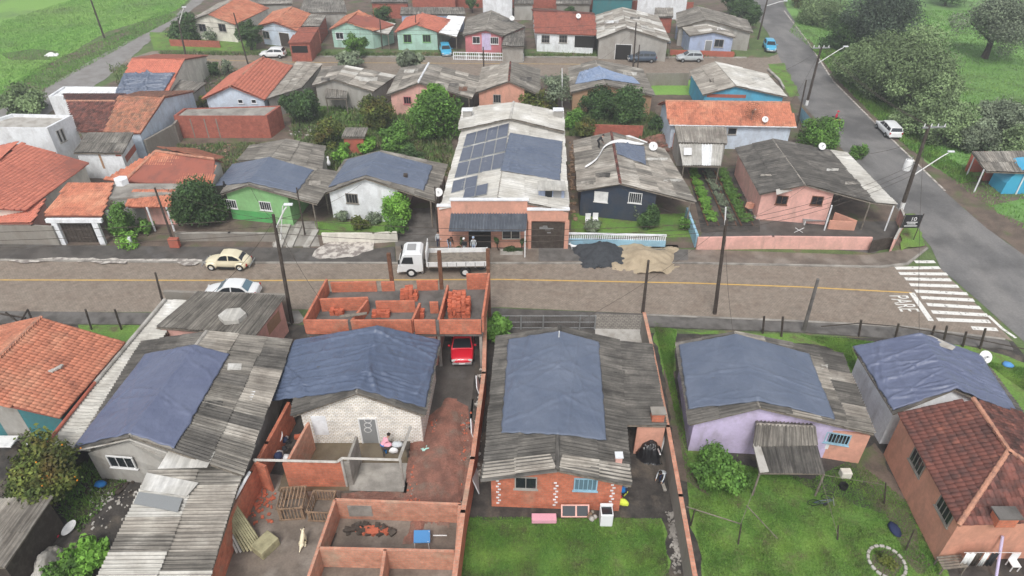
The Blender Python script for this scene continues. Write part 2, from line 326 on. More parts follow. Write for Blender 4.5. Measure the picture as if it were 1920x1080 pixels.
def tiles(root,poly,mt,tw=.23,tl=.38,sep=0,name='roof_tile',amp=.075):
    """poly: eave0, eave1, then the rest of the face. Clay pantiles laid in rows"""
    ps=[Vector(p) for p in poly]; n=Vector((0,0,0)); c=sum(ps,Vector())/len(ps)
    for i in range(len(ps)): n+=(ps[i]-c).cross(ps[(i+1)%len(ps)]-c)
    n.normalize()
    if n.z<0: n=-n
    u=(ps[1]-ps[0]); u-=n*u.dot(n); u.normalize(); v=n.cross(u)
    if v.z<0: v=-v; 
    o=ps[0]; P2=np.array([((p-o).dot(u),(p-o).dot(v)) for p in ps])
    u0,v0=P2.min(0); u1,v1=P2.max(0)
    nc=int((u1-u0)/tw); nr=int((v1-v0)/tl)+1
    I,J=np.meshgrid(np.arange(nc+1),np.arange(nr)); cu=(u0+(I+.5)*tw).ravel(); cv=(v0+(J+.5)*tl).ravel()
    ins=np.ones(len(cu),bool); A=0
    for i in range(len(P2)):
        a=P2[i]; b=P2[(i+1)%len(P2)]; A+=a[0]*b[1]-b[0]*a[1]
    s=1 if A>0 else -1
    for i in range(len(P2)):
        a=P2[i]; b=P2[(i+1)%len(P2)]; L=np.hypot(*(b-a))+1e-9
        ins&=s*((b[0]-a[0])*(cv-a[1])-(b[1]-a[1])*(cu-a[0]))/L>-.04
    cu=cu[ins]; cv=cv[ins]; N=len(cu)
    if not N: return
    t=np.array([0,.22,.5,.78,1.0])-.5; h=np.array([0,.75,1,.75,0])*amp
    jz=rng.uniform(0,.016,N); ju=rng.uniform(-.012,.012,N); jv=rng.uniform(-.02,.02,N)
    uu=np.array(u);vv=np.array(v);nn=np.array(n);oo=np.array(o)
    rows=[]
    for (dv,lift,hs) in((-.5*tl-.02,.0,0.0),(-.5*tl-.02,.028,1.0),(.5*tl+.03,.0,.95)):
        for k in range(5):
            pu=cu+t[k]*tw*1.04+ju; pv=cv+dv+jv; ph=lift+h[k]*hs+jz
            rows.append(oo+pu[:,None]*uu+pv[:,None]*vv+ph[:,None]*nn)
    V=np.stack(rows,1)  # N,15,3
    F=np.array([[r*5+k,r*5+k+1,r*5+6+k,r*5+5+k] for r in(0,1) for k in range(4)])
    d=mpp(c)
    def emit(idx,name,kind):
        v=V[idx].reshape(-1,3); f=(F[None]+(np.arange(len(idx))*15)[:,None,None]).reshape(-1,4)
        return npmesh(name,v,f,mt,root,kind=kind)
    idx=np.arange(N)
    if sep:
        cd=(cv**2*0+ (oo+cu[:,None]*uu+cv[:,None]*vv)[:,1]); order=np.argsort(cd)
        for k in order[:sep]: emit(np.array([k]),name,None)
        idx=order[sep:]
    if len(idx): emit(idx,'roof_tiles','stuff')
def deck(root,q,mt='wood_grey',th=.09,drop=.045,name='roof_deck'):
    ps=[Vector(p) for p in q]; n=(ps[1]-ps[0]).cross(ps[-1]-ps[0]).normalized()
    if n.z<0: n=-n
    k=len(ps)
    if k==4 and abs((ps[2]-ps[0]).dot(n))>.02:
        B=lambda u,v: lerp(lerp(ps[0],ps[1],u),lerp(ps[3],ps[2],u),v); K=10; vs=[B(i/K,j/K)-n*drop for j in range(K+1) for i in range(K+1)]+[B(i/K,j/K)-n*(drop+th) for j in range(K+1) for i in range(K+1)]; S=(K+1)**2
        q=lambda i,j:j*(K+1)+i
        fs=[(q(i,j),q(i+1,j),q(i+1,j+1),q(i,j+1)) for i in range(K) for j in range(K)]+[(S+q(i,j),S+q(i,j+1),S+q(i+1,j+1),S+q(i+1,j)) for i in range(K) for j in range(K)]
        for i in range(K):
            for (x,y) in ((q(i,0),q(i+1,0)),(q(i+1,K),q(i,K)),(q(0,i+1),q(0,i)),(q(K,i),q(K,i+1))): fs.append((y,x,S+x,S+y))
        return MB().add(vs,fs).build(name,mt,root)
    vs=[p-n*drop for p in ps]+[p-n*(drop+th) for p in ps]
    mb=MB(); mb.add(vs,[tuple(range(k)),tuple(range(2*k-1,k-1,-1))]+[(i,(i+1)%k,k+(i+1)%k,k+i) for i in range(k)])
    return mb.build(name,mt,root)
def cap(root,a,b,mt,r=.12,name='ridge_cap',seg=0):
    mb=MB()
    a=Vector(a); b=Vector(b)
    if seg:
        n=max(2,int((b-a).length/seg))
        for i in range(n): mb.tube(lerp(a,b,i/n),lerp(a,b,(i+1.12)/n),r*1.1,r*.85,8)
    else: mb.tube(a,b,r,r,8)
    return mb.build(name,mt,root,smooth=False)
class HS: pass
def cover(root,q,style,sep=0,**k):
    k={x:y for x,y in k.items() if x in('sw','sl','lift','jit')}
    if style.startswith('tile'): deck(root,q,'tile_brown'); tiles(root,q,style,sep=sep)
    else: deck(root,q); sheets(root,q,style,**k)
def house(name,label,A,B,C,D,R1,R2,ze=2.7,zr=None,style='fibro',wall='w_white',oh=.35,gable=None,cat='house',mirror=None,capm=None,ends=(1,1),style2=None,sep=0,base=None,walls=True,zD=None,**k):
    """gable roof: A,B one gable end, C,D the other (B-C, D-A are eaves); R1 over AB, R2 over CD; all measured in the photograph"""
    g=lambda p,z: U(p[0],p[1],z) if p is not None else None
    a,b,c,d=g(A,ze),g(B,ze),g(C,ze),g(D,ze)
    if zr is None:
        t=(b-a); n=Vector((t.y,-t.x,0)); r1=hitp(R1[0],R1[1],a,n)
        zr=min(max(r1.z,ze+.35),ze+2.0)
    r1=U(*R1,zr); r2=U(*R2,zr)
    if a is None: a=V2(2*r1-b,ze)
    if b is None: b=V2(2*r1-a,ze)
    if c is None: c=V2(2*r2-d,ze)
    if d is None: d=V2(2*r2-c,ze)
    ctr=V2((a+b+c+d)/4,0); root=thing(name,label,cat,ctr)
    H=HS(); H.root=root; H.zr=zr
    H.q=[(d,a,r1,r2),(b,c,r2,r1)]
    st=[style,style2 or style]
    for i,q in enumerate(H.q): cover(root,q,st[i],sep=sep if i==0 else 0,**k)
    if capm: cap(root,r1+Vector((0,0,.05)),r2+Vector((0,0,.05)),capm,r=.13,seg=0 if not capm.startswith('tile') else .4)
    elif style.startswith('fibro') and 'cap' not in k: cap(root,r1+Vector((0,0,.0)),r2+Vector((0,0,-.02)),'fibro',r=.085)
    # walls
    ax=V2(r2-r1,0).normalized()
    wr=k.get('wr',None); wL=k.get('wL',None)
    def ins(p,q_,s,f=None): # p eave corner, q_ ridge end, move toward ridge by oh and inward along ax
        w=V2(q_-p,0); L=w.length; tt=min(oh/L,.45) if L>0 else 0
        if f is not None: tt=f
        x=lerp(V2(p,0),V2(q_,0),tt)+ax*oh*s
        return x, ze+(zr-ze)*tt-.14
    (wa,za),(wb,zb)=ins(a,r1,1,wL),ins(b,r1,1,wr); (wc,zc),(wd,zd)=ins(c,r2,-1,wr),ins(d,r2,-1,wL)
    if wr is not None:
        for p_,r_ in((b,r1),(c,r2),(lerp(b,c,.5),lerp(r1,r2,.5))): q_=lerp(p_,r_,.06)-Vector((0,0,.1)); MB().tube(V2(q_,0),q_,.07,n=6).build('post','wood_grey',root)
    t1=V2(r1,0)+ax*oh; t2=V2(r2,0)-ax*oh
    H.fp=[wa,wb,wc,wd]; H.wall={'ab':(wa,wb),'bc':(wb,wc),'cd':(wc,wd),'da':(wd,wa)}
    if walls:
        z=zr-.2
        vs=[V2(wa,0),V2(wb,0),V2(wc,0),V2(wd,0),V2(wa,za),V2(wb,zb),V2(wc,zc),V2(wd,zd),V2(t1,z),V2(t2,z)]
        mb=MB().add(vs,[(0,1,5,8,4),(2,3,7,9,6),(1,2,6,5),(3,0,4,7),(3,2,1,0)]); mb.build('wall',wall,root)
        if base:
            mb=MB(); f=H.fp; cc=sum(f,Vector())/4; mb.prism([tuple(cc.lerp(p,1.012)[:2]) for p in f],0.0,base[0]); mb.build('plinth',base[1],root)
    return H
def shed(name,label,FL,FR,NR,NL,zf,zn,style='fibro',wall='w_grey',oh=.25,cat='shed',walls=True,parent=None,zr=None,**k):
    """single pitch (or flat) roof on four walls"""
    zs=[zf,zf,zn,zn] if zr is None else zr
    q=[U(*p,z) for p,z in zip((FL,FR,NR,NL),zs)]
    fl,fr,nr,nl=q; ctr=V2((fl+fr+nr+nl)/4,0); root=parent or thing(name,label,cat,ctr); H=HS(); H.root=root
    if zf>=zn: qq=(nl,nr,fr,fl)
    else: qq=(fr,fl,nl,nr)
    if k.pop('cross',0): qq=(fl,nl,nr,fr) if zs[0]<=zs[1] else (nr,fr,fl,nl)
    H.q=[qq]
    if style=='flat':
        deck(root,(nl,nr,fr,fl),k.get('deckm','concrete'),.18,0,name='roof_slab')
    else: cover(root,qq,style,**{a:b for a,b in k.items() if a in('sw','sl','jit','sep')})
    f=[]; cc=(fl+fr+nr+nl)/4; zt=[]
    for p in(nl,nr,fr,fl):
        x=cc.lerp(p,1-oh/max(V2(p-cc,0).length,.1)); f.append(V2(x,0)); zt.append(x.z-.12)
    H.fp=f; H.wall={'near':(f[0],f[1]),'right':(f[1],f[2]),'far':(f[2],f[3]),'left':(f[3],f[0])}
    if walls: MB().prism([tuple(p[:2]) for p in f],0.0,zt).build('wall',wall,root)
    return H
def extra(H,FL,FR,NR,NL,zs,style='fibro',wall=None,cross=0,sw=1.05,sl=2.1,posts=None):
    """an extra roof wing belonging to the same house"""
    fl,fr,nr,nl=[U(*p,z) for p,z in zip((FL,FR,NR,NL),zs)]
    if cross: qq=(fl,nl,nr,fr) if zs[0]<=zs[1] else (nr,fr,fl,nl)
    else: qq=(nl,nr,fr,fl) if zs[0]>=zs[2] else (fr,fl,nl,nr)
    if style=='flat': deck(H.root,(nl,nr,fr,fl),'concrete',.18,0,name='roof_slab')
    else: cover(H.root,qq,style,sw=sw,sl=sl) if not style.startswith('tile') else cover(H.root,qq,style)
    cc=(fl+fr+nr+nl)/4; f=[cc.lerp(p,.93) for p in(nl,nr,fr,fl)]
    if wall: MB().prism([tuple(p[:2]) for p in f],0.0,[p.z-.14 for p in f]).build('wall',wall,H.root)
    if posts:
        for i in posts: MB().tube(V2(f[i],0),V2(f[i],f[i].z-.1),.07).build('post','wood_grey',H.root)
    return (fl,fr,nr,nl)
def onwall(H,side,px,py,push=0):
    a,b=H.wall[side]; t=(b-a).normalized(); n=Vector((t.y,-t.x,0))
    p=hitp(px,py,a,n)
    if (C0-p).dot(n)<0: n=-n
    return p+n*push,t,n
def panel(mb,p,t,n,w,h,d0,d1):
    a=[p+t*sx*w/2+Vector((0,0,sz*h/2)) for sx,sz in((-1,-1),(1,-1),(1,1),(-1,1))]
    vs=[x+n*d0 for x in a]+[x+n*d1 for x in a]; mb.add(vs,[(0,3,2,1),(4,5,6,7),(0,1,5,4),(1,2,6,5),(2,3,7,6),(3,0,4,7)])
def win(H,side,px,py,w=1.2,h=1.0,frame='steel_white',pane='glass_dark',bars=3,rows=1,name='window'):
    p,t,n=onwall(H,side,px,py); z=Vector((0,0,1)); mb=MB(); fw=.07
    for s in(-1,1):
        panel(mb,p+t*s*w/2,t,n,fw,h+fw,-.02,.06); panel(mb,p+z*s*h/2,t,n,w-fw,fw,-.02,.057)
    for i in range(bars):
        panel(mb,p+t*w*((i+1)/(bars+1)-.5),t,n,.035,h-fw,-.02,.045)
    for i in range(rows-1): panel(mb,p+z*h*((i+1)/rows-.5),t,n,w-fw,.035,-.02,.04)
    panel(mb,p-z*(h/2+.07),t,n,w+.2,.05,-.02,.1)
    f=mb.build(name,frame,H.root)
    m2=MB(); panel(m2,p,t,n,w-.04,h-.04,-.02,.018); m2.build('pane',pane,f)
    return f
def door(H,side,px,py,w=.9,h=2.1,m='wood',name='door',handle=True):
    a,b=H.wall[side]; t=(b-a).normalized(); n=Vector((t.y,-t.x,0)); p=hitp(px,py,a,n)
    if (C0-p).dot(n)<0: n=-n
    p=V2(p,h/2+.03); mb=MB(); panel(mb,p,t,n,w,h,-.02,.03); f=mb.build(name,m,H.root)
    mb=MB(); 
    for s in(-1,1): panel(mb,p+t*s*(w/2+.04),t,n,.08,h,-.02,.06)
    panel(mb,p+Vector((0,0,h/2+.04)),t,n,w+.16,.08,-.02,.06); mb.build('door_frame','steel_white',f)
    if handle: mb=MB(); mb.box(p+t*w*.4+n*.05,(.05,.05,.14)); mb.build('handle','steel_grey',f)
    return f
def stripe(H,side,x0,y0,x1,y1,m,name='wall_patch',d=.012):
    a,ta,n=onwall(H,side,x0,y0); b,_,_=onwall(H,side,x1,y1)
    w=abs((b-a).dot(ta)); h=abs(b.z-a.z); mb=MB(); panel(mb,(a+b)/2,ta,n,w,h,-.02,d); return mb.build(name,m,H.root)
def wallseg(name,label,pts,h,t=.16,m='w_concrete',capm=None,cat='wall',group=None,parent=None,px=True,z0=0.0):
    """free wall; pts = places of its top edge in the photograph"""
    ps=[U(p[0],p[1],h) if px else Vector(p) for p in pts]; root=parent or thing(name,label,cat,V2(ps[0],0),group=group)
    hs=h
    mb=MB(); mc=MB()
    for a,b in zip(ps[:-1],ps[1:]):
        d=V2(b-a,0).normalized(); s=Vector((-d.y,d.x,0))*t/2; a2=a-d*t/2*.98; b2=b+d*t/2*.98
        mb.prism([tuple((a2-s)[:2]),tuple((b2-s)[:2]),tuple((b2+s)[:2]),tuple((a2+s)[:2])],z0,h)
        s*=1.3; mc.prism([tuple((a2-s)[:2]),tuple((b2-s)[:2]),tuple((b2+s)[:2]),tuple((a2+s)[:2])],h,h+.06)
    mb.build('wall',m,root) if not parent else mb.build('wall',m,parent)
    if capm: mc.build('coping',capm,root)
    return root
def patchz(q,x,y):
    e0,e1,r1,r0=q; u=v=.5
    for _ in range(8):
        p=lerp(lerp(e0,e1,u),lerp(r0,r1,u),v); du=lerp(e1-e0,r1-r0,v); dv=lerp(r0-e0,r1-e1,u)
        det=du.x*dv.y-du.y*dv.x
        if abs(det)<1e-9: break
        ex=x-p.x; ey=y-p.y; u+=(ex*dv.y-ey*dv.x)/det; v+=(du.x*ey-du.y*ex)/det
    return lerp(lerp(e0,e1,u),lerp(r0,r1,u),v).z
def roofz(H,x,y): return min(patchz(q,x,y) for q in H.q[:2])
def planept(H,i,px,py,dz=0):
    q=H.q[i]; d=ray(px,py); n=(q[1]-q[0]).cross(q[3]-q[0]).normalized(); p=hitp(px,py,q[0],n)
    if len(q)==4:
        for _ in range(12):
            z=patchz(q,p.x,p.y); p2=C0+d*((z-HC)/d.z); p=lerp(p,p2,.7)
    return p+Vector((0,0,dz))
def planept_old(H,i,px,py,dz=0):
    q=H.q[i]; n=(q[1]-q[0]).cross(q[3]-q[0]).normalized(); 
    p=hitp(px,py,q[0],n); return p+Vector((0,0,dz))
def tarp(label,H,near,far,m='tarp_blue',dz=.21,amp=.065,seed=0,group='tarpaulins over the storm-damaged roofs',fi=None,folds=3):
    """sheet draped on the roof: near and far edges as places in the photograph, left to right (3 = over the ridge)"""
    k=len(near); fi=fi if fi is not None else ([0,0,1] if k==3 else [0,0])
    Nn=[planept(H,fi[i],*near[i],dz) for i in range(k)]; Ff=[planept(H,fi[i],*far[i],dz) for i in range(k)]
    nu=56; nv=104; V=[];F=[]; seg=k-1; tot=nu*seg
    rd=random.Random(seed+11); fl=[(rd.choice([0,1,1]),rd.uniform(.0,1),rd.uniform(-.5,.5),rd.uniform(.5,1)) for _ in range(folds*4)]
    for j in range(nv+1):
        v=j/nv
        for i in range(tot+1):
            s=min(i//nu,seg-1); t=(i-s*nu)/nu; u=i/tot
            wv=v+ .012*noise.noise(Vector((u*5,v*2,seed)))
            p=lerp(lerp(Nn[s],Nn[s+1],t),lerp(Ff[s],Ff[s+1],t),wv)
            ed=min(u,1-u,v,1-v); q=p*1.0
            w=noise.noise(Vector((p.x*.9,p.y*2.2,seed)))*.8+abs(noise.noise(Vector((p.x*1.6+p.y*.7,p.y*.8,seed+2))))*-1.1+noise.noise(Vector((p.x*3.5,p.y*1.2,seed+5)))*.55+noise.noise(Vector((p.x*2,p.y*6,seed+9)))*.35
            for (axis,c,sl,am) in fl:
                x=((v if axis else u)-c-sl*((u if axis else v)-.5)-.03*noise.noise(Vector((u*4,v*4,c*9)))); w+=am*2.3*math.exp(-(x*60)**2)*(.35+.65*abs(noise.noise(Vector((u*3,v*3,c*5))))*2)
            if seg==2: w-=0.6*math.exp(-((u-.5)*60)**2)*0
            ein=1 if ed>.02 else .3
            q.z=roofz(H,q.x,q.y)+dz; q.z+=w*amp*ein-(.05 if ed<.001 else 0)
            if ed<.001: q.x+=noise.noise(Vector((p.x*2,p.y*2,3)))*.09; q.y+=noise.noise(Vector((p.x*2,p.y*2,8)))*.09
            V.append(q)
    n1=tot+1
    F=[(j*n1+i,j*n1+i+1,(j+1)*n1+i+1,(j+1)*n1+i) for j in range(nv) for i in range(tot)]
    o=npmesh('tarpaulin',[tuple(v) for v in V],F,m,smooth=True)
    c=sum(V,Vector())/len(V); me=o.data; me.transform(Matrix.Translation(-c)); o.location=c
    sd=o.modifiers.new('thickness','SOLIDIFY'); sd.thickness=.012; sd.offset=1
    return tag(o,label,'tarpaulin',group)
# ---------------- vegetation ----------------
LT=[None]
def leaves(c,rad,n,size,blobs=12,flat=.8,seed=0,shell=.55):
    r_=np.random.default_rng(seed)
    blobs=int(blobs*1.5); B=r_.normal(size=(blobs,3)); B/=np.linalg.norm(B,axis=1)[:,None]; B*=(.25+r_.random(blobs)**.6*.55)[:,None]*r_.uniform(.8,1.15,(blobs,3)); B[0]=0
    br=r_.uniform(.17,.42,blobs); br[0]=.55
    w=br**2; k=r_.choice(blobs,n,p=w/w.sum())
    d=r_.normal(size=(n,3)); d/=np.linalg.norm(d,axis=1)[:,None]
    rr=shell+(1-shell)*r_.random(n)**.6; rr*=1+.2*r_.normal(size=n)*.8
    pos=(B[k]+d*(br[k]*rr)[:,None])*np.array([rad,rad,rad*flat])+np.array(c)
    nrm=d+.75*r_.normal(size=(n,3)); nrm[:,2]+=.35; nrm/=np.linalg.norm(nrm,axis=1)[:,None]
    t=r_.normal(size=(n,3)); t-=nrm*(t*nrm).sum(1)[:,None]; t/=np.linalg.norm(t,axis=1)[:,None]; b=np.cross(nrm,t)
    s=size*r_.uniform(.6,1.35,n)
    a=t*s[:,None]*.5; e=b*s[:,None]*.3
    V=np.stack([pos-a,pos-e*1.1,pos+a,pos+e*1.1],1).reshape(-1,3)
    tint=r_.uniform(0,1,blobs)[k]; LT[0]=np.repeat(tint,4).astype(np.float32)
    return V,np.arange(4*n).reshape(-1,4),pos
TS=[0]
def tree(px,py,r,hc,label,mt='leaf_green',name='tree',n=2600,leaf=.3,flat=.85,blobs=12,group=None,trunk=True,cat='tree',fruit=0,shell=.5,loc=None,trunkh=None):
    TS[0]+=1; hc=hc if loc is not None else hc*.8; c=U(px,py,hc) if loc is None else Vector(loc); rad=r*1.16*mpp(c) if loc is None else r; n=int(n*1.25)
    root=thing(name,label,cat,V2(c,0),group=group); rd=random.Random(TS[0])
    V,F,pos=leaves(c,rad,n,leaf,blobs,flat,TS[0],shell); V[:,2]=np.maximum(V[:,2],.03)
    cr=npmesh('crown',V,F,mt,root); at=cr.data.attributes.new('clump','FLOAT','POINT'); at.data.foreach_set('value',LT[0])
    if trunk:
        mb=MB(); tr=max(.05,rad*.07); top=V2(c,max(.3,c.z-rad*.35)); base=V2(c,0)+Vector((rd.uniform(-.2,.2),rd.uniform(-.2,.2),0))
        mid=lerp(base,top,.5)+Vector((rd.uniform(-.1,.1),rd.uniform(-.1,.1),0))
        mb.tube(base,mid,tr*1.3,tr); mb.tube(mid,top,tr,tr*.8)
        for i in range(6):
            a=i*1.05+rd.random(); e=top+Vector((math.cos(a)*rad*.6,math.sin(a)*rad*.6,rad*flat*rd.uniform(.1,.6))); mb.tube(lerp(base,top,rd.uniform(.75,1)),e,tr*.5,tr*.15,6)
        mb.build('trunk','bark',root)
    if fruit:
        mb=MB(); 
        for i in range(fruit):
            p=pos[rd.randrange(len(pos))]; q=Vector(p)+(Vector(p)-c)*.06; mb.lathe([(0,-.05),(.045,-.02),(.045,.02),(0,.05)],q,5)
        mb.build('fruit','orange_fruit',root,kind='stuff')
    return root
def tufts(name,poly,n,h=.12,mt='blade',z=.0,label=None):
    ps=[U(*p) for p in poly]; X=np.array([p.x for p in ps]); Y=np.array([p.y for p in ps]); K=0; out=[]
    while K<n:
        x=rng.uniform(X.min(),X.max(),n*2); y=rng.uniform(Y.min(),Y.max(),n*2); ins=np.zeros(len(x),bool); j=len(X)-1
        for i in range(len(X)):
            c=((Y[i]>y)!=(Y[j]>y))&(x<(X[j]-X[i])*(y-Y[i])/(Y[j]-Y[i]+1e-12)+X[i]); ins^=c; j=i
        out.append(np.stack([x[ins],y[ins]],1)); K+=ins.sum()
    p=np.concatenate(out)[:n]; n=len(p)
    dens=np.array([noise.noise(Vector((a*.8,b*.8,1))) for a,b in p[::1]]) if n<90000 else np.zeros(n)
    hh=h*rng.uniform(.4,1.3,n)*(1+.9*dens); a=rng.uniform(0,6.28,n); w=h*.22; le=rng.normal(0,.4,(n,2))*hh[:,None]
    b0=np.stack([p[:,0]-np.cos(a)*w,p[:,1]-np.sin(a)*w,np.full(n,z)],1); b1=np.stack([p[:,0]+np.cos(a)*w,p[:,1]+np.sin(a)*w,np.full(n,z)],1)
    t=np.stack([p[:,0]+le[:,0],p[:,1]+le[:,1],z+hh],1)
    V=np.stack([b0,b1,t],1).reshape(-1,3); o=npmesh(name,V,np.arange(3*n).reshape(-1,3),mt,kind='stuff',k=3)
    if label: o['label']=label
    return o
# ======================= GROUND =======================
def rect(name,x0,y0,x1,y1,m,z): return sheet(name,[(x0,y0),(x1,y0),(x1,y1),(x0,y1)],m,z,raw=True)
rect('ground',-400,-50,400,640,'grass_rough',-.012)
sheet('block_earth',[(130,190),(300,112),(1440,112),(1560,240),(1700,400),(1740,465),(-100,465),(-320,420)],'dirt',0.0)
sheet('field',[(-900,250),(-60,215),(95,120),(200,60),(330,20),(400,-40),(430,-200),(-800,-200)],'grass_bright',0.0)
sheet('park_lawn',[(1480,40),(1440,-240),(3000,-240),(3000,600),(1960,500),(1800,360),(1700,270)],'grass_park',0.0)
sheet('back_block_earth',[(300,92),(1405,92),(1380,-120),(440,-120)],'dirt',0.0)
sheet('south_yards_earth',[(-260,590),(1900,640),(2300,1150),(-500,1250)],'dirt_dark',0.0)
# streets
slab0=sheet('main_street',[(-260,487),(0,487),(380,491),(760,492),(1300,492),(1680,499),(1760,500),(1900,640),(1880,634),(1500,600),(1205,588),(940,576),(560,580),(260,585),(-260,583)],'paver',.004)
sheet('side_road',[(1380,-160),(1395,0),(1440,62),(1500,190),(1590,292),(1690,400),(1745,462),(1765,505),(1830,560),(1925,645),(2050,760),(2300,740),(1920,478),(1850,428),(1770,358),(1700,290),(1640,230),(1560,150),(1512,75),(1470,8),(1440,-160)],'asphalt',.008)
sheet('upper_street',[(285,96),(700,105),(1440,108),(1462,100),(1505,200),(1480,142),(700,142),(250,126),(215,118)],'paver',.004)
sheet('gravel_lane',[(400,-40),(318,40),(180,108),(85,165),(-60,235),(-60,300),(120,195),(195,150),(232,118),(268,88),(318,48),(440,-40)],'gravel_road',.008)
sheet('road_edge_gravel',[(1512,75),(1560,150),(1640,230),(1700,290),(1770,358),(1850,428),(1920,478),(2100,600),(2100,520),(1925,420),(1870,400),(1830,345),(1780,330),(1705,282),(1646,225),(1570,150),(1518,72)],'dirt',.006)
def stroke(name,pts,w,m,z):
    ps=[U(*p) for p in pts]; mb=MB()
    for a,b in zip(ps[:-1],ps[1:]):
        d=V2(b-a,0).normalized(); s=Vector((-d.y,d.x,0))*w/2
        mb.add([V2(a-s,z),V2(b-s,z),V2(b+s,z),V2(a+s,z)],[(0,1,2,3)])
    o=mb.build(name,m); o['kind']='structure'; return o
stroke('road_line',[(-200,523),(0,525),(500,526),(940,524),(1300,531),(1500,538),(1710,549)],.15,'line_yellow',.012)
stroke('road_line',[(340,111),(560,117),(900,119),(1150,121)],.13,'line_yellow',.012)
stroke('road_edge_line',[(1470,20),(1516,80),(1562,152),(1642,232),(1702,290),(1772,358)],.22,'kerb_lime',.02)
# crosswalk
for a,b in [((1715,491),(1753,491)),((1679,503),(1762,502)),((1686,513),(1776,514)),((1697,523),(1783,525)),((1706,534),(1797,537)),((1716,546),(1814,551)),((1727,558),(1826,563)),((1738,571),(1838,577)),((1747,585),(1852,591)),((1757,599),(1856,603)),((1822,615),(1870,618))]:
    stroke('crosswalk_stripe',[a,b],.42,'line_white',.013)
stroke('stop_line',[(1709,549),(1746,602)],.42,'line_white',.014)
stroke('lane_edge_line',[(1853,592),(1880,617),(1905,634)],.25,'line_white',.0135)
# road lettering PARE read from the lane (rotated)
def letters(txt,c,size,rz,m,z,name='road_lettering',sx=1.0,parent=None,rx=0,ext=.002,label=None):
    cu=bpy.data.curves.new(name,'FONT'); cu.body=txt; cu.size=size; cu.align_x='CENTER'; cu.align_y='CENTER'; cu.extrude=ext
    o=bpy.data.objects.new('tmp',cu); col.objects.link(o); dg=bpy.context.evaluated_depsgraph_get(); dg.update()
    me=bpy.data.meshes.new_from_object(o.evaluated_get(dg)); bpy.data.objects.remove(o)
    me.materials.clear(); me.materials.append(M(m)); o=mkobj(name,me,parent)
    o.location=V2(c,z); o.rotation_euler=(rx,0,rz); o.scale=(1,sx,1); return o
o=letters('PARE',U(1693,569),.95,R(-90),'line_white',.016,sx=2.3); o['kind']='structure'
# pavements
slab('pavement',[(-260,458),(0,458),(330,462),(700,466),(740,462),(742,491),(380,490),(0,485),(-260,485)],'asphalt_old',-.05,.12)
slab('pavement',[(741,462),(1070,462),(1310,468),(1625,478),(1690,468),(1738,463),(1700,492),(1650,498),(1300,491),(743,491)],'yard_mud',-.05,.12)
slab('pavement',[(1010,462),(1065,462),(1290,468),(1290,488),(1010,490)],'concrete_dark',-.05,.124)
sheet('limed_kerb',[(8,484.5),(150,484),(330,485),(380,487),(378,490),(365,497),(345,498),(330,491),(240,489),(235,494),(190,495),(170,490),(100,489),(60,491),(20,489)],'kerb_lime',.128)
sheet('limed_apron',[(590,470),(620,450),(650,444),(705,448),(700,468),(660,482),(600,486),(585,480)],'kerb_lime',.13)
slab('pavement',[(-260,584),(0,583),(260,586),(300,586),(300,608),(0,606),(-260,606)],'concrete_dark',-.05,.10)
slab('pavement',[(1205,590),(1500,602),(1700,613),(1890,638),(1900,655),(1700,636),(1500,622),(1215,612)],'concrete_dark',-.05,.10)
slab('kerb',[(1205,588),(1500,600),(1700,611),(1885,634),(1885,637),(1700,614),(1500,603),(1205,591)],'concrete',-.05,.13)
slab('kerb',[(-260,485),(0,485),(380,490),(760,491),(1300,491),(1650,498),(1700,492),(1738,463),(1741,465),(1704,495),(1652,500.5),(1300,493),(760,493),(380,492),(0,487),(-260,487)],'concrete',-.05,.135)
slab('pavement',[(700,142),(1400,142),(1400,147),(700,147)],'concrete_dark',-.05,.10)
slab('kerb',[(600,104),(1400,106),(1400,108),(600,106)],'concrete',-.05,.1)
# yards
sheet('pavement',[(918,577),(1207,588),(1207,594),(918,592)],'asphalt_old',.016)
slab('pavement',[(300,587),(560,582),(572,600),(560,606),(300,608)],'concrete',-.05,.10)
Y=sheet
Y('grass_yard',[(200,152),(262,112),(300,118),(250,150)],'grass_rough',.010)
Y('bare_earth',[(20,180),(60,160),(90,165),(60,190)],'dirt',.011)
Y('bare_earth',[(0,100),(60,92),(110,96),(90,112),(20,112)],'grass_rough',.013)
Y('bare_earth',[(100,128),(190,92),(250,62),(240,58),(160,86),(95,118)],'dirt',.012)
Y('grass_yard',[(872,970),(1240,972),(1262,1130),(850,1130)],'grass',.012)
Y('grass_yard',[(1225,600),(1270,618),(1262,700),(1290,850),(1290,830),(1760,1000),(1790,1130),(1330,1130),(1262,760),(1225,640)],'grass',.012)
Y('grass_yard',[(1270,618),(1510,628),(1620,640),(1800,640),(1920,680),(1960,800),(1600,760),(1560,650)],'grass',.010)
Y('bare_earth',[(1243,680),(1262,690),(1275,780),(1290,860),(1330,930),(1275,900),(1255,800)],'dirt',.016)
Y('bare_earth',[(1590,850),(1640,830),(1700,940),(1745,1060),(1720,1075),(1680,1000),(1620,900)],'dirt',.016)
Y('grass_yard',[(140,605),(290,610),(240,660),(180,650)],'grass',.010)
Y('grass_yard',[(590,200),(745,195),(830,210),(830,260),(600,240)],'grass',.010)
Y('grass_yard',[(1220,150),(1298,150),(1300,178),(1222,178)],'grass_bright',.010)
Y('grass_yard',[(590,415),(745,415),(745,452),(580,440)],'grass',.012)
Y('grass_yard',[(1070,400),(1290,400),(1298,445),(1070,445)],'grass',.012)
Y('grass_yard',[(1688,400),(1715,400),(1735,460),(1690,470)],'grass',.128)
Y('grass_verge',[(1440,120),(1470,118),(1500,180),(1482,182)],'grass',.012)
Y('grass_yard',[(280,60),(480,70),(480,96),(290,94)],'grass',.012)
Y('yard_surface',[(1420,415),(1680,415),(1690,440),(1640,475),(1312,445),(1320,430)],'asphalt_old',.012)
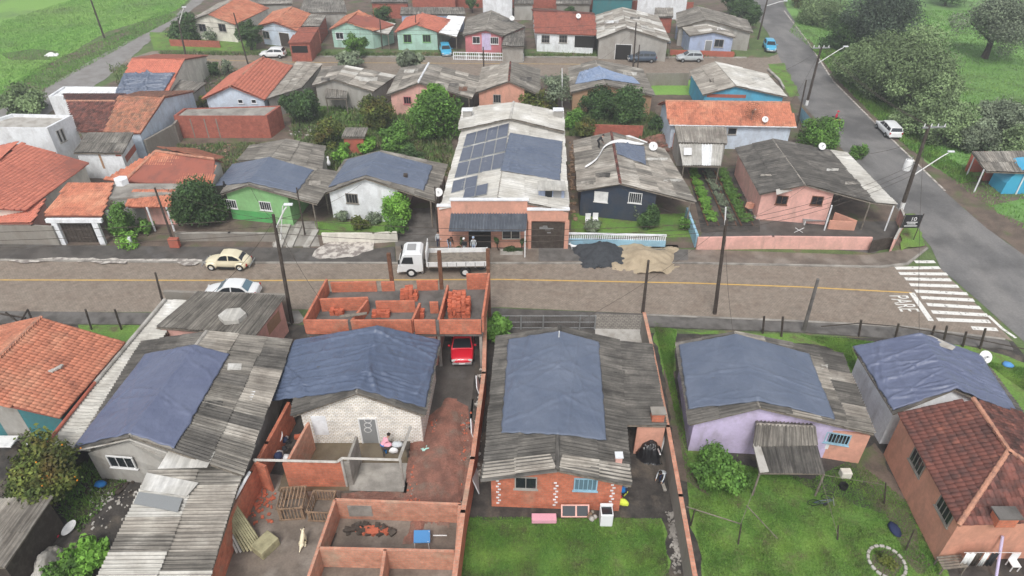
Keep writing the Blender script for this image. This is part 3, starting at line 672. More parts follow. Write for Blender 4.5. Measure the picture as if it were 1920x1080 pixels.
Y('yard_surface',[(920,585),(1116,585),(1118,620),(1116,650),(918,640)],'asphalt_old',.012)
Y('driveway',[(1116,588),(1205,590),(1207,618),(1116,616)],'paver_grey',.02)
Y('driveway',[(1116,616),(1207,618),(1212,660),(1116,655)],'concrete_pale',.03)
Y('driveway',[(815,640),(895,640),(880,800),(790,800)],'asphalt_old',.014)
Y('red_spoil',[(790,800),(818,768),(850,748),(878,762),(888,820),(874,900),(864,950),(640,950),(640,925),(762,925),(775,850)],'dirt_red',.022)
Y('yard_surface',[(1173,800),(1260,800),(1268,960),(1190,970),(900,975),(905,900),(1173,900)],'dirt_dark',.016)
Y('wet_floor',[(560,820),(765,820),(755,920),(520,920)],'dirt_wet',.02)
Y('yard_surface',[(440,880),(640,905),(620,1130),(370,1130)],'yard_mud',.018)
Y('concrete_floor',[(655,868),(765,868),(757,922),(655,920)],'concrete',.05)
Y('room_floor',[(600,940),(870,940),(850,1130),(560,1130)],'yard_mud',.022)
Y('yard_surface',[(120,880),(290,860),(230,1000),(150,1100),(0,1130),(60,980)],'dirt_dark',.02)
Y('yard_surface',[(730,390),(822,390),(822,462),(742,462)],'concrete_dark',.014)
Y('yard_surface',[(520,415),(590,415),(600,462),(510,462)],'concrete',.016)
Y('yard_surface',[(1290,315),(1420,315),(1425,435),(1315,435)],'dirt_dark',.014)
Y('shelter_floor',[(1780,330),(1920,330),(1920,372),(1860,385),(1780,350)],'dirt',.02)
# ======================= HOUSES, SOUTH OF THE STREET =======================
h1=house('house','large house with bright orange clay tile roof at the lower left edge',None,(112,783),(235,642),None,(-75,740),(77,596),ze=2.9,zr=4.5,style='tile_orange',wall='w_teal',oh=.5,capm='tile_cap')
stripe(h1,'ab',-20,760,88,860,'w_grey')
mb=MB(); pp=planept(h1,1,106,695,.12)
for i in range(4): mb.box(pp+Vector((.15*i-.2,.12*i-.2,.03*i)),(.32,.2,.1),rz=.5*i)
tag(mb.build('loose_tiles','concrete_pale',None),'pale broken patch of mortar lying on the bright orange roof at lower left','rubble')
# long grey roof house
h2=house('house','long low house under weathered grey corrugated roof with a light strip on its left',(143,842),(455,892),(548,640),(268,640),(245,818),(388,622),ze=2.7,zr=3.9,style='fibro_dark',wall='w_grey',oh=.4,capm='concrete',style2='fibro_mid|fibro_dark|fibro_mid|fibro')
extra(h2,(278,884),(456,884),(372,1150),(150,1150),[2.62,2.5,2.5,2.62],'fibro|fibro_light|fibro|fibro_mid',cross=1,sw=1.0,sl=2.4)
extra(h2,(308,563),(352,563),(172,842),(88,838),[2.45,2.6,2.6,2.45],'fibro_light',cross=1)
MB().tube(U(309,562,2.7),U(178,717,2.7),.13).build('gutter','concrete_pale',h2.root)
MB().tube(U(178,717,2.7),U(82,838,2.7),.1).build('gutter','w_terracotta',h2.root)
wallseg('boundary_wall','dim wall below the light roof strip beside the orange roof',[(306,572),(84,842)],2.3,m='w_concrete')
# the grey gable front wall with window
a=U(165,850,2.3);b=U(312,862,2.3);g_=U(238,828,3.1)
mb=MB(); mb.add([V2(a,0),V2(b,0),b,g_,a]+[p+Vector((0,.3,0)) for p in (V2(a,0),V2(b,0),b,g_,a)],[(0,1,2,3,4),(9,8,7,6,5),(0,5,6,1),(1,6,7,2),(2,7,8,3),(3,8,9,4),(4,9,5,0)]); mb.build('gable_wall','w_grey',h2.root)
h2.wall['g']=(V2(a,0),V2(b,0)); win(h2,'g',228,866,1.5,.9,bars=2)
mb=MB(); mb.tube(U(140,846,2.8),U(243,824,3.6),.05); mb.tube(U(243,824,3.6),U(315,850,2.9),.05); mb.build('verge_board','concrete_pale',h2.root)
def loose(label,pts,z,m,name='roof_sheet_loose',cat='sheet',th=.04,parent=None,zs=None):
    zs=zs or [z]*len(pts); ps=[U(p[0],p[1],q) for p,q in zip(pts,zs)]; c=sum(ps,Vector())/len(ps); mb=MB(); k=len(ps)
    up_=Vector((0,0,th)); mb.add(ps+[p-up_ for p in ps],[tuple(range(k)),tuple(range(2*k-1,k-1,-1))]+[(i,k+i,k+(i+1)%k,(i+1)%k) for i in range(k)])
    o=mb.build(name,m,parent)
    if not parent: o.data.transform(Matrix.Translation(-c)); o.location=c; tag(o,label,cat)
    return o
loose('pale yellowish translucent sheet laid over the grey roof below the blue tarp',[(326,829),(404,846),(388,876),(296,878)],3.15,'fibro_light')
loose('dull grey door-like panel lying on the lower grey corrugated roof',[(260,922),(342,934),(333,960),(250,944)],2.85,'steel_grey')
loose('whitish patch sheet on the lower grey roof above the dull panel',[(275,886),(372,905),(350,930),(262,918)],2.78,'fibro_light')
loose('small white square sheet patch on the grey roof right of the blue tarp',[(457,731),(479,733),(472,749),(452,747)],3.0,'metal_white')
s=house  # small house with water box
h3=shed('house','small salmon annexe by the street under a streaked monopitch roof',(370,547),(534,555),(478,629),(292,614),3.2,2.95,style='fibro_mid',wall='w_pink',oh=.3,cat='house',sw=1.0,sl=4.2)
stripe(h3,'right',505,628,522,582,'w_tan')
mb=MB(); c=h3.q[0]; p=U(436,592,3.35)
mb.prism([(p.x+.95*math.cos(R(60*i+10))*1.0,p.y+.8*math.sin(R(60*i+10))) for i in range(6)],3.12,3.5); o=mb.build('water_tank','fibro_light',None,bevel=.03); o.data.transform(Matrix.Translation(-p)); o.location=p; tag(o,'pale hexagonal water tank box sitting on the streaked annexe roof','water tank')
wallseg('boundary_wall','dark wall with flat beam behind the streaked annexe roof',[(310,545),(372,548),(534,552)],2.6,t=.25,m='w_concrete')
# two-storey orange brick shell
zS=3.1
FL=U(597,523,4.25);FR=U(917,517,4.25);NR=U(905,600,4.25);NL=U(570,600,4.25)
FL.x=NL.x+.45; NR.x-=.0
br=thing('brick_house_shell','unfinished upper floor of bare orange hollow brick above a carport','building site',V2((FL+FR+NR+NL)/4,0))
ctr=(FL+FR+NR+NL)/4
MB().prism([tuple(p[:2]) for p in (NL,NR,FR,FL)],2.85,zS).build('floor_slab','concrete_dark',br)
def wl(a,b,z0,z1,m='brick_orange',t=.15,root=br,name='wall',capm='brick_pale'):
    a=V2(a,0);b=V2(b,0); d=(b-a).normalized(); s=Vector((-d.y,d.x,0))*t/2; mb=MB()
    q=[tuple((a-s)[:2]),tuple((b-s)[:2]),tuple((b+s)[:2]),tuple((a+s)[:2])]
    mb.prism(q,z0,z1); o=mb.build(name,m,root)
    return o
I=lambda x,y,z=zS: U(x,y,z)
for z0_,z1_ in((zS,4.25),):
    wl(lerp(NL,NR,.003),lerp(NL,NR,.245),z0_,z1_); wl(lerp(NL,NR,.26),lerp(NL,NR,.60),z0_,z1_); wl(lerp(NL,NR,.615),lerp(NL,NR,.735),z0_,z1_); wl(lerp(NL,NR,.755),lerp(NL,NR,.99),z0_,z1_)
    for t_ in(.2525,.745): MB().box(V2(lerp(NL,NR,t_),(zS+4.2)/2),(.2,.17,1.1)).build('column','concrete_dark',br)
    wl(NL,FL,z0_,z1_); wl(NR+Vector((0,.1,0)),FR,z0_,z1_+.25)
    far=lambda t:lerp(FL,FR,t)
    wl(far(.02),far(.3),z0_,z1_-.3); wl(far(.33),far(.41),z0_,z1_-.35); wl(far(.55),far(.68),z0_,z1_-.3); wl(far(.86),far(.99),z0_,z1_+.2)
    g=lambda u,v:lerp(lerp(NL,NR,u),lerp(FL,FR,u),v)
    wl(g(.26,.02),g(.3,.5),z0_,z1_-.15); wl(g(.02,.52),g(.3,.55),z0_,z1_-.1); wl(g(.60,.02),g(.615,.42),z0_,z1_-.15); wl(g(.35,.48),g(.58,.48),z0_,z1_-.2); wl(g(.75,.02),g(.755,.82),z0_,z1_-.1); wl(g(.67,.45),g(.72,.45),z0_,z1_-.2)
MB().box(V2(g(.24,.1),4.3)+Vector((.3,0,0)),(1.8,.25,.05),rz=.2).build('plank','wood_grey',br)
for t_,hh in((.395,6.2),(.70,6.3),(.995,6.4)):
    c=lerp(FL,FR,t_); MB().box(V2(c,hh/2)+Vector((0,.2,0)),(.26,.26,hh)).build('column','rust',br)
# lower storey
wl(NL+Vector((.1,.25,0)),lerp(NL,NR,.72)+Vector((0,.25,0)),0,2.85,m='w_pink'); wl(NL+Vector((.1,.25,0)),FL,0,2.85,m='w_pink'); wl(lerp(NL,NR,.72)+Vector((0,.25,0)),lerp(FL,FR,.72),0,2.85,m='w_pink')
for t_ in(.745,.985): MB().box(V2(lerp(NL,NR,t_),1.42)+Vector((0,.2,0)),(.2,.2,2.85)).build('column','concrete',br)
BRK=bpy.data.meshes.new('brick'); _m=MB().box((0,0,0),(.29,.14,.19)); BRK.from_pydata(_m.v,[],_m.f); BRK.materials.append(M('red_clay'))
def pile(label,c,nx,ny,nz_,rz=0,messy=.03,skew=.3,name='brick_pile'):
    root=thing(name,label,'bricks',c)
    for k in range(nz_):
        for i in range(nx):
            for j in range(ny):
                if k>0 and random.random()<skew*k/nz_: continue
                if k>nz_*.5 and (i in(0,nx-1)) and random.random()<.6: continue
                o=bpy.data.objects.new('brick',BRK); col.objects.link(o); o.parent=root
                o.location=((i-(nx-1)/2)*.31+random.uniform(-messy,messy),(j-(ny-1)/2)*.165+random.uniform(-messy,messy),.1+k*.2)
                o.rotation_euler=(0,0,rz+random.gauss(0,.12)+(1.57 if random.random()<.08 else 0))
    return root
pile('tall stack of red hollow bricks at the right end of the upper floor',I(862,585),5,9,7)
pile('heap of red hollow bricks at the far edge of the upper floor',I(768,560),4,4,5)
pile('low heap of red bricks in the left bay of the upper floor',I(633,588),3,3,2)
pile('low heap of red bricks in the middle bay of the upper floor',I(715,592),4,3,2)
pile('short heap of red bricks by the right column of the upper floor',I(788,594),2,3,3)
# white brick house with blue tarp
h5=house('house','white-painted brick house with dark roof edge and iron door behind the brick shell',(548,780),(797,780),(824,648),(566,650),(668,737),(706,620),ze=2.75,style='fibro_dark',wall='brick_white',oh=.35)
tarp('large wrinkled blue tarp over the white brick house, tallest ridge beside the brick shell',h5,[(508,755),(664,735),(797,768)],[(552,641),(706,615),(826,641)],'tarp_blue',seed=1,folds=5,amp=.065)
d_=door(h5,'ab',691,800,.95,2.1,'steel_grey'); 
stripe(h5,'ab',582,780,618,815,'w_white')
mb=MB(); 
for i in range(3): mb.lathe([(.2,-.01),(.24,0),(.2,.01)],onwall(h5,'ab',690,787+i*9,.06)[0],8,axis='Y')
mb.build('door_grille','steel_white',d_)
# unfinished rooms in front of it
ur=thing('unfinished_rooms','roofless rendered rooms with pale beams in front of the white brick house','building site',U(650,900))
def wpx(x0,y0,x1,y1,h,m='brick_orange',root=ur,t=.15,**k): return wl(U(x0,y0,h),U(x1,y1,h),0,h,m,t,root,**k)
def beam(x0,y0,x1,y1,h,root=ur,m='concrete_pale',w=.13): 
    return MB().tube(U(x0,y0,h),U(x1,y1,h),w*.7,n=4).build('beam',m,root)
wpx(578,792,540,862,2.3,'brick_pale'); wpx(668,818,652,862,2.2,'concrete'); wpx(530,868,640,868,2.0,'brick_orange')
wpx(655,866,640,866,2.0,'concrete'); wpx(478,866,498,874,2.2)
beam(475,862,632,866,2.35); beam(632,866,641,859,2.35); beam(641,859,748,862,2.35); beam(748,862,770,800,2.35)
for x,y in((750,862),(640,862),(478,863)): b0=U(x,y,2.3); MB().tube(V2(b0,0),b0,.08).build('post','concrete_pale',ur)
bw=wallseg('boundary_wall','bare brick boundary wall between long grey roof and the building site',[(540,756),(500,830),(470,885),(430,960),(372,1120)],1.9,t=.2,m='brick_orange')
MB().tube(U(468,885,2.3),U(440,935,2.2),.09).build('gutter','metal_white',bw); MB().tube(U(432,950,2.2),U(372,1085,2.2),.09).build('gutter','metal_white',bw)
wallseg('boundary_wall','long pinkish brick boundary wall beside the red earth driveway',[(910,598),(907,700),(886,860),(868,960),(846,1130)],2.0,t=.2,m='brick_orange',capm='brick_pale')
lr=thing('brick_rooms','low roofless orange brick rooms at the bottom beside the lawn','building site',U(720,1010))
for a in((628,936,864,945),(628,936,596,1028),(596,1028,558,1140),(862,945,848,1140),(598,1027,852,1033),(722,1030,705,1140)): wpx(*a,1.6,'brick_pale',lr)
h=1.6
for x0,x1,z,m_ in((650,695,.8,'concrete'),(812,845,.8,'concrete_dark')): 
    a_=U(x0,938,1.6); b_=U(x1,938,1.6); MB().box((lerp(a_,b_,.5).x,a_.y-.1,z),((b_-a_).length,.05,.9)).build('render_patch',m_,lr)
# centre house
h6=house('house','red brick cottage with white quoins and dark grey sheet roof over the lawn',(905,901),(1184,911),(1160,640),(932,631),(1045,882),(1049,613),ze=2.75,style='fibro_dark',wall='brick_orange',oh=.4,capm='fibro_dark')
extra(h6,(1157,640),(1222,648),(1249,799),(1172,797),[2.75,2.55,2.55,2.75],'fibro_dark',cross=1,posts=[0,1,2])
tarp('broad smooth grey-blue tarp over the dark roof of the brick cottage',h6,[(940,815),(1046,818),(1137,829)],[(953,640),(1048,624),(1122,645)],'tarp_grey',seed=2,folds=3,amp=.035)
for q0,q1,q2,q3,i in(((906,899),(912,868),(1032,852),(1044,879),0),((1182,908),(1176,872),(1054,853),(1046,880),1)):
    pts=[planept(h6,i,*q,.0) for q in (q0,q1,q2,q3)]; sheets(h6.root,pts,'fibro',sw=1.0,sl=2.4,lift=.07)
win(h6,'ab',986,905,1.15,.95,frame='w_grey',bars=1,name='window'); win(h6,'ab',1098,908,1.2,.95,frame='w_bluepale',pane='glass_blue',bars=4)
for px in(935,1041,1146):
    mb=MB()
    for i in range(9):
        p,t,n=onwall(h6,'ab',px,940); p=V2(p,.35+i*.24); panel(mb,p+t*(.05 if i%2 else -.05),t,n,.16,.11,-.02,.02)
    mb.build('quoin','w_white',h6.root)
stripe(h6,'ab',936,950,1146,962,'concrete_pale',name='plinth',d=.03)
def chimney(label,px,py,z0,w,d,h,m,cm,i=None,H=None):
    p=planept(H,i,px,py) if H else U(px,py,z0); root=thing('chimney',label,'chimney',p)
    MB().box(p+Vector((0,0,h/2-.1)),(w,d,h+.2)).build('stack',m,root); MB().box(p+Vector((0,0,h+.05)),(w*1.25,d*1.25,.08)).build('chimney_cap',cm,root); return root
chimney('wide brick chimney with flat slab at the right edge of the dark cottage roof',1232,785,2.7,.7,.5,.6,'brick_orange','w_concrete')
chimney('small pink chimney with white cap near the front corner of the cottage roof',1159,866,3.0,.35,.35,.5,'w_pink','w_white')
MB().tube(U(1048,632,4.2),U(1048,632,4.2)+Vector((0,0,.5)),.035).build('vent_pipe','steel_white',h6.root)
wallseg('boundary_wall','concrete boundary wall with tan coping between the two lawns',[(1208,588),(1222,650),(1252,800),(1276,930),(1312,1130)],1.9,t=.18,m='w_concrete',capm='brick_pale')
wl(U(1195,799,2.35),U(1247,800,2.35),0,2.35,'w_salmon',root=h6.root)
# tarp house right
h7=house('house','lilac-walled house under a sagging grey-blue tarp on the right lawn',(1292,796),(1640,814),(1576,664),(1268,643),(1424,764),(1377,622),ze=2.7,style='fibro_dark',wall='w_lilac',oh=.4,style2='fibro_mid|fibro|fibro_dark')
tarp('smooth grey-blue tarp with torn right corner over the lilac house',h7,[(1290,771),(1419,756),(1565,789)],[(1272,650),(1380,630),(1516,667)],'tarp_grey',seed=3,folds=2,amp=.03)
H7=HS(); H7.root=h7.root
a=U(1535,803,2.4); b=U(1632,818,2.4)
MB().prism([tuple(a[:2]),tuple(b[:2]),tuple((b+Vector((-.2,1.5,0)))[:2]),tuple((a+Vector((-.2,1.5,0)))[:2])],0,2.4).build('wall','w_salmon',h7.root)
h7.wall['n2']=(V2(a,0),V2(b,0)); win(h7,'n2',1570,822,1.3,.8,frame='w_bluepale',pane='glass_dark',bars=6)
stripe(h7,'n2',1532,815,1552,842,'w_white')
hp=house('porch_shed','little grey-roofed porch shed leaning against the lilac house',None,(1412,838),(1532,836),None,(1418,795),(1528,800),ze=2.4,zr=3.0,style='fibro_mid',wall=None,oh=.3,cat='shed',walls=False)
q=[U(1414,836,2.4),U(1532,836,2.4),U(1545,889,1.9),U(1424,888,1.9)]; deck(hp.root,(q[3],q[2],q[1],q[0])); sheets(hp.root,(q[3],q[2],q[1],q[0]),'fibro_dark')
for p in q[2:]: MB().tube(V2(p,0),p,.06).build('post','wood_grey',hp.root)
loose('pale weathered board along the left edge of the porch shed roof',[(1412,832),(1424,830),(1442,884),(1425,886)],2.5,'concrete_pale',name='board',cat='board')
# far right tarp house
h8=house('house','white-walled house with violet-blue tarp beside the maroon tile roof',(1674,776),(1925,785),(1838,672),(1600,655),(1790,730),(1724,632),ze=3.0,zr=4.3,style='fibro_dark',wall='w_white',oh=.3)
tarp('violet-blue tarp with long diagonal folds over the white-walled house at right',h8,[(1672,772),(1792,733),(1910,782)],[(1598,653),(1724,627),(1836,668)],'tarp_violet',seed=4,folds=6,amp=.05)
loose('light grey panel sheet at the back of the violet-blue tarp',[(1728,628),(1745,628),(1792,650),(1786,656),(1735,640)],4.2,'concrete_pale')
# maroon roof, hip
ze=3.4; A1=U(1683,774,ze); R1=U(1824,749,4.9); R2=U(1890,846,4.9); B1=U(1797,985,ze)
B2=V2(2*R2-B1,ze); B2.y=B1.y+.3; A2=V2(2*R1-A1,ze); A2.y=A1.y
B2.x=B1.x+2*(R2.x-B1.x); A2.x=A1.x+2*(R1.x-A1.x)
mr=thing('house','orange-walled house with aged maroon clay tile roof at the lower right','house',V2((A1+B1+A2+B2)/4,0))
for f,sp in(((A1,B1,R2,R1),300),((B2,A2,R1,R2),0),((B1,B2,R2),0)):
    deck(mr,f,'tile_brown'); tiles(mr,f,'tile_maroon',tw=.26,tl=.42,sep=sp,amp=.06)
for a_,b_ in((R1,R2),(R2,B1),(R2,B2)): cap(mr,a_+Vector((0,0,.08)),b_+Vector((0,0,.08)),'tile_cap',.13,seg=.42)
f=[(A1+R1*0).lerp(V2((A1+B2)/2,ze),.05),B1.lerp(V2((A1+B2)/2,ze),.05),B2.lerp(V2((A1+B2)/2,ze),.05),A2.lerp(V2((A1+B2)/2,ze),.05)]
MB().prism([tuple(p[:2]) for p in f],0,ze-.12).build('wall','w_orange',mr)
HM=HS(); HM.root=mr; HM.wall={'left':(V2(f[1],0),V2(f[0],0)),'near':(V2(f[1],0),V2(f[2],0))}; HM.q=[(A1,B1,R2,R1)]
win(HM,'left',1721,866,1.3,1.0,frame='w_concrete',bars=3); win(HM,'left',1773,956,1.3,1.0,frame='w_concrete',bars=3)
chimney('low brick chimney with grey stone slab on the maroon roof',1880,975,3.6,.95,.6,.5,'brick_orange','concrete_dark')
# ======================= HOUSES, NORTH OF THE STREET =======================
n1=house('house','house with broad salmon-red tile roof at the left edge above the grey wall',None,(49,394),(167,304),None,(-105,385),(40,268),ze=2.8,zr=4.4,style='tile_red',wall='w_cream',oh=.4)
extra(n1,(-60,345),(86,372),(60,418),(-60,418),[2.6,2.6,2.3,2.3],'tile_red',wall='w_pink')
wallseg('boundary_wall','plain grey rendered street wall at the far left',[(-120,420),(60,422),(96,424)],2.0,t=.2,m='w_concrete')
def flatroof(name,label,FL,FR,NR,NL,z,wall,cat='building',par=.3,inner='concrete'):
    ps=[U(*p,z) for p in(NL,NR,FR,FL)]; root=thing(name,label,cat,V2(sum(ps,Vector())/4,0)); H=HS(); H.root=root
    MB().prism([tuple(p[:2]) for p in ps],0,z-par).build('wall',wall,root)
    c=sum(ps,Vector())/4
    for i in range(4):
        a,b=ps[i],ps[(i+1)%4]; ai,bi=[c+(p-c)*(1-.3/max((p-c).length,1)) for p in(a,b)]
        MB().prism([tuple(a[:2]),tuple(b[:2]),tuple(bi[:2]),tuple(ai[:2])],z-par,z).build('parapet',wall,root)
    MB().prism([tuple((c+(p-c)*.93)[:2]) for p in ps],z-par,z-par+.04).build('roof_slab',inner,root)
    H.wall={'near':(V2(ps[0],0),V2(ps[1],0)),'right':(V2(ps[1],0),V2(ps[2],0))}; return H
n2=flatroof('house','white flat-roofed house with two slit windows at far left',(22,213),(134,216),(88,240),(-60,238),4.6,'w_white','house',.35,'concrete_pale')
for x in(111,118): win(n2,'right',x,256 if x<115 else 253,.3,1.3,frame='w_grey',bars=0)
n3=flatroof('house','low white building with bright flat roof beside the gravel lane',(118,162),(231,163),(208,181),(90,180),3.0,'w_white','building',.2,'metal_white')
n4a=house('house','small dark red tile roof behind the white flat-roofed house',(148,246),None,None,(208,246),(125,190),(216,190),ze=3.0,zr=4.2,style='tile_maroon',wall='w_concrete',oh=.2,capm='tile_cap')
n4=house('house','house with mottled brown-orange tiles and pale blue side wall',(195,248),None,None,(263,250),(222,182),(309,182),ze=3.0,zr=4.6,style='tile_mixed',wall='w_sky',oh=.15)
wallseg('retaining_wall','stained retaining wall below the pale blue side wall',[(272,262),(325,233),(338,215)],2.2,t=.25,m='w_concrete')
n5=shed('shed','small grey-roofed shed with white front and red side wall',(165,249),(250,249),(229,288),(137,287),3.4,2.9,style='fibro_mid',wall='w_white',oh=.3)
stripe(n5,'right',238,305,252,270,'w_terracotta'); stripe(n5,'near',214,284,228,293,'w_terracotta'); stripe(n5,'near',183,288,198,316,'w_tan')
n6=house('house','house with wavy orange tile roof left of the green house',(232,341),None,None,(398,346),(292,284),(402,299),ze=2.8,zr=4.2,style='tile_orange',wall='w_cream',oh=.3,capm='tile_cap')
a=U(292,284,4.2);b=U(232,341,2.8);c=U(194,337,2.8); d=U(262,300,2.9); deck(n6.root,(c,b,a),'tile_brown'); tiles(n6.root,(c,b,a),'tile_orange'); cap(n6.root,a,b,'tile_cap',.13,seg=.4)
n7=shed('carport','white-framed carport with orange tile roof on the street',(128,342),(212,346),(190,405),(83,404),3.3,2.7,style='tile_orange',wall=None,oh=.2,cat='carport',walls=False)
for x,y in((100,412),(176,412),(200,395),(125,380)): 
    p=U(x,y,2.5); MB().box(V2(p,1.25),(.5 if y>400 else .25,.3,2.5)).build('pillar','w_white',n7.root)
a=U(86,410,2.6);b=U(190,411,2.6); MB().box(V2((a+b)/2,2.45),((b-a).length,.3,.35)).build('lintel','w_white',n7.root)
a=U(112,414,2.2);b=U(166,414,2.2); mb=MB(); mb.box(V2((a+b)/2,1.15),((b-a).length,.06,2.3)); 
for i in range(9): mb.box(V2(lerp(a,b,i/8),1.15)-Vector((0,.04,0)),(.04,.05,2.2))
mb.build('garage_door','wood_dark',n7.root)
n8=shed('porch','porch with small orange tile roof and a concrete slab behind the leafy hedge',(250,358),(326,358),(318,388),(232,388),3.0,2.5,style='tile_orange',wall=None,cat='porch',walls=False)
extra(n8,(205,344),(340,344),(340,362),(205,372),[3.05,3.05,3.0,3.0],'flat',wall='w_grey')
for x in(238,275,312): p=U(x,388,2.5); MB().tube(V2(p,0),p,.09).build('pillar','w_white',n8.root)
a=U(235,378,2.4); b=U(318,378,2.4); MB().prism([tuple(a[:2]),tuple(b[:2]),tuple((b+Vector((0,.2,0)))[:2]),tuple((a+Vector((0,.2,0)))[:2])],0,2.4).build('wall','w_pink',n8.root)
mb=MB(); pp=U(227,338,3.4); mb.prism([(pp.x+.65*math.cos(R(60*i)),pp.y+.6*math.sin(R(60*i))) for i in range(6)],3.0,3.6); o=mb.build('water_tank','w_white'); o.data.transform(Matrix.Translation(-pp)); o.location=pp; tag(o,'white hexagonal water tank on the slab between the orange tile roofs','water tank')
# green house
n9=house('house','bright green house with tarp-covered grey roof facing the street',(414,364),(594,383),(636,324),(452,311),(464,347),(506,298),ze=2.75,style='fibro_mid',wall='w_greenpale',oh=.35,wr=.45)
extra(n9,(470,274),(536,261),(506,298),(446,302),[2.9,3.75,3.75,2.8],'fibro_mid',wall='w_grey',cross=1)
extra(n9,(536,261),(610,275),(602,322),(506,298),[3.75,2.9,2.75,3.75],'fibro_mid',wall='w_grey',cross=1)
tarp('flat blue tarp over the green house',n9,[(402,352),(464,345),(556,365)],[(436,311),(505,298),(588,322)],'tarp_grey',seed=5,folds=1,amp=.03)
a,b=n9.wall['ab']; n9.wall['gr']=(a-Vector((0,.03,0)),lerp(a,b,.6)-Vector((0,.03,0)))
m_=MB(); t=(b-a).normalized(); nn_=Vector((t.y,-t.x,0)); 
m_.prism([tuple((a+nn_*.02)[:2]),tuple((lerp(a,b,.68)+nn_*.02)[:2]),tuple((lerp(a,b,.68)-nn_*.05)[:2]),tuple((a-nn_*.05)[:2])],0.0,1.05); m_.build('wall_band','w_green',n9.root)
win(n9,'ab',433,382,1.15,.85,bars=4); win(n9,'ab',498,386,1.1,.85,bars=4)
n10=house('house','white house with rounded blue tarp and bushes in front',(608,362),(815,378),(838,310),(648,300),(684,334),(714,283),ze=2.75,style='fibro_mid',wall='w_white',oh=.35,wr=.55)
tarp('rounded blue tarp with a small vent over the white house',n10,[(616,354),(684,332),(795,360)],[(651,303),(711,288),(812,314)],'tarp_grey',seed=6,folds=3,amp=.035)
win(n10,'ab',660,372,1.1,.95,frame='w_concrete',bars=3); p=planept(n10,1,761,335,.2); tag(MB().box((0,0,0),(.35,.3,.6)).build('roof_vent','wood_dark'),'dark little vent stub poking through the rounded blue tarp','vent').location=p
# solar building
zb=4.1
sb=house('shop_building','salmon-fronted shop building with solar panels and pale sheet roof',(826,392),(1066,396),(1057,246),(866,246),(933,370),(957,223),ze=3.9,zr=4.75,style='fibro_light',wall='w_salmon',oh=.15,cat='shop')
up_=house('rear_gable','pale raised gable roof at the back of the solar building',(860,243),(1058,247),(1057,212),(868,204),(957,222),(963,192),ze=4.4,zr=5.3,style='fibro_light',wall='w_grey',oh=.2,capm='fibro_light',cat='building')
def frontbox(x0,x1,yt,z0,z1,m,name,dy=.0,t=.25):
    a=U(x0,yt,z1);b=U(x1,yt,z1); y=U(940,388,4.1).y+dy
    k=(y-0)/a.y; 
    MB().prism([(a.x,a.y-t/2),(b.x,b.y-t/2),(b.x,b.y+t/2),(a.x,a.y+t/2)],z0,z1).build(name,m,sb.root); return a,b
frontbox(820,845,386,0,4.15,'w_salmon','parapet'); frontbox(845,989,375,0,4.75,'w_salmon','parapet'); frontbox(989,1066,393,2.9,3.95,'w_salmon','parapet')
for a_ in((820,845,386,4.15,4.25),(844,990,375,4.75,4.86),(989,1067,393,3.95,4.06)):
    a=U(a_[0],a_[2],a_[3]);b=U(a_[1],a_[2],a_[3]); MB().box((lerp(a,b,.5).x,a.y,(a_[3]+a_[4])/2),((b-a).length+.1,.4,a_[4]-a_[3])).build('coping','w_white',sb.root)
yF=U(940,386,4.15).y; yD=min([p.y for p in sb.fp[:2]]+[yF-.125,sb.fp[3].y if 0 else 1e9])
def fx(px,y,z): # x at given y,z for photo column
    p=Vector((0,y,z))-C0; dep=p.dot(Fv); return (px-960)*dep/FP
# garage opening and door
for x0,x1 in((990,996),(1058,1066)):
    xa,xb=fx(x0,yF-.3,1.4),fx(x1,yF-.3,1.4); MB().box(((xa+xb)/2,yF-.3,1.45),(xb-xa,.3,2.9)).build('pillar','w_salmon',sb.root)
xa,xb=fx(996,yF-.3,1.4),fx(1058,yF-.3,1.4); mb=MB(); mb.box(((xa+xb)/2,yF-.25,1.35),(xb-xa,.08,2.7)); g_=mb.build('garage_door','wood_dark',sb.root)
for i in range(14): MB().box((xa+(xb-xa)*(i+.5)/14,yF-.31,1.35),((xb-xa)/14-.03,.04,2.6)).build('door_slat','plastic_grey' if 0 else 'wood_dark',g_)
cx=xa+(xb-xa)*.45
for i,(w_,dz) in enumerate(((.9,0),(.5,.12),(1.5,-.12),(.6,-.24),(.4,-.55))): MB().box((cx+(i-2)*.12,yF-.35,2.25+dz),(w_*.8,.03,.07)).build('emblem_bar','steel_grey',g_)
# awning
ya=yF-.2; xl,xr=fx(845,ya,3.6),fx(989,ya,3.6); xl2,xr2=fx(841,ya-1.6,2.9),fx(987,ya-1.6,2.9)
q=(Vector((xl2,ya-1.6,2.75)),Vector((xr2,ya-1.6,2.75)),Vector((xr,ya,3.55)),Vector((xl,ya,3.55)))
aw=thing('awning','slate blue ribbed awning over the shop entrance','awning',V2((q[0]+q[2])/2,0))
deck(aw,q,'awning',.03)
for i in range(26):
    u=(i+.5)/26; MB().tube(lerp(q[0],q[1],u)+Vector((0,0,.03)),lerp(q[3],q[2],u)+Vector((0,0,.03)),.045,n=5).build('awning_rib','awning',aw)
for x in(xr2-.1,): MB().tube((x,ya-1.55,0),(x,ya-1.55,2.75),.06).build('post','steel_white',aw)
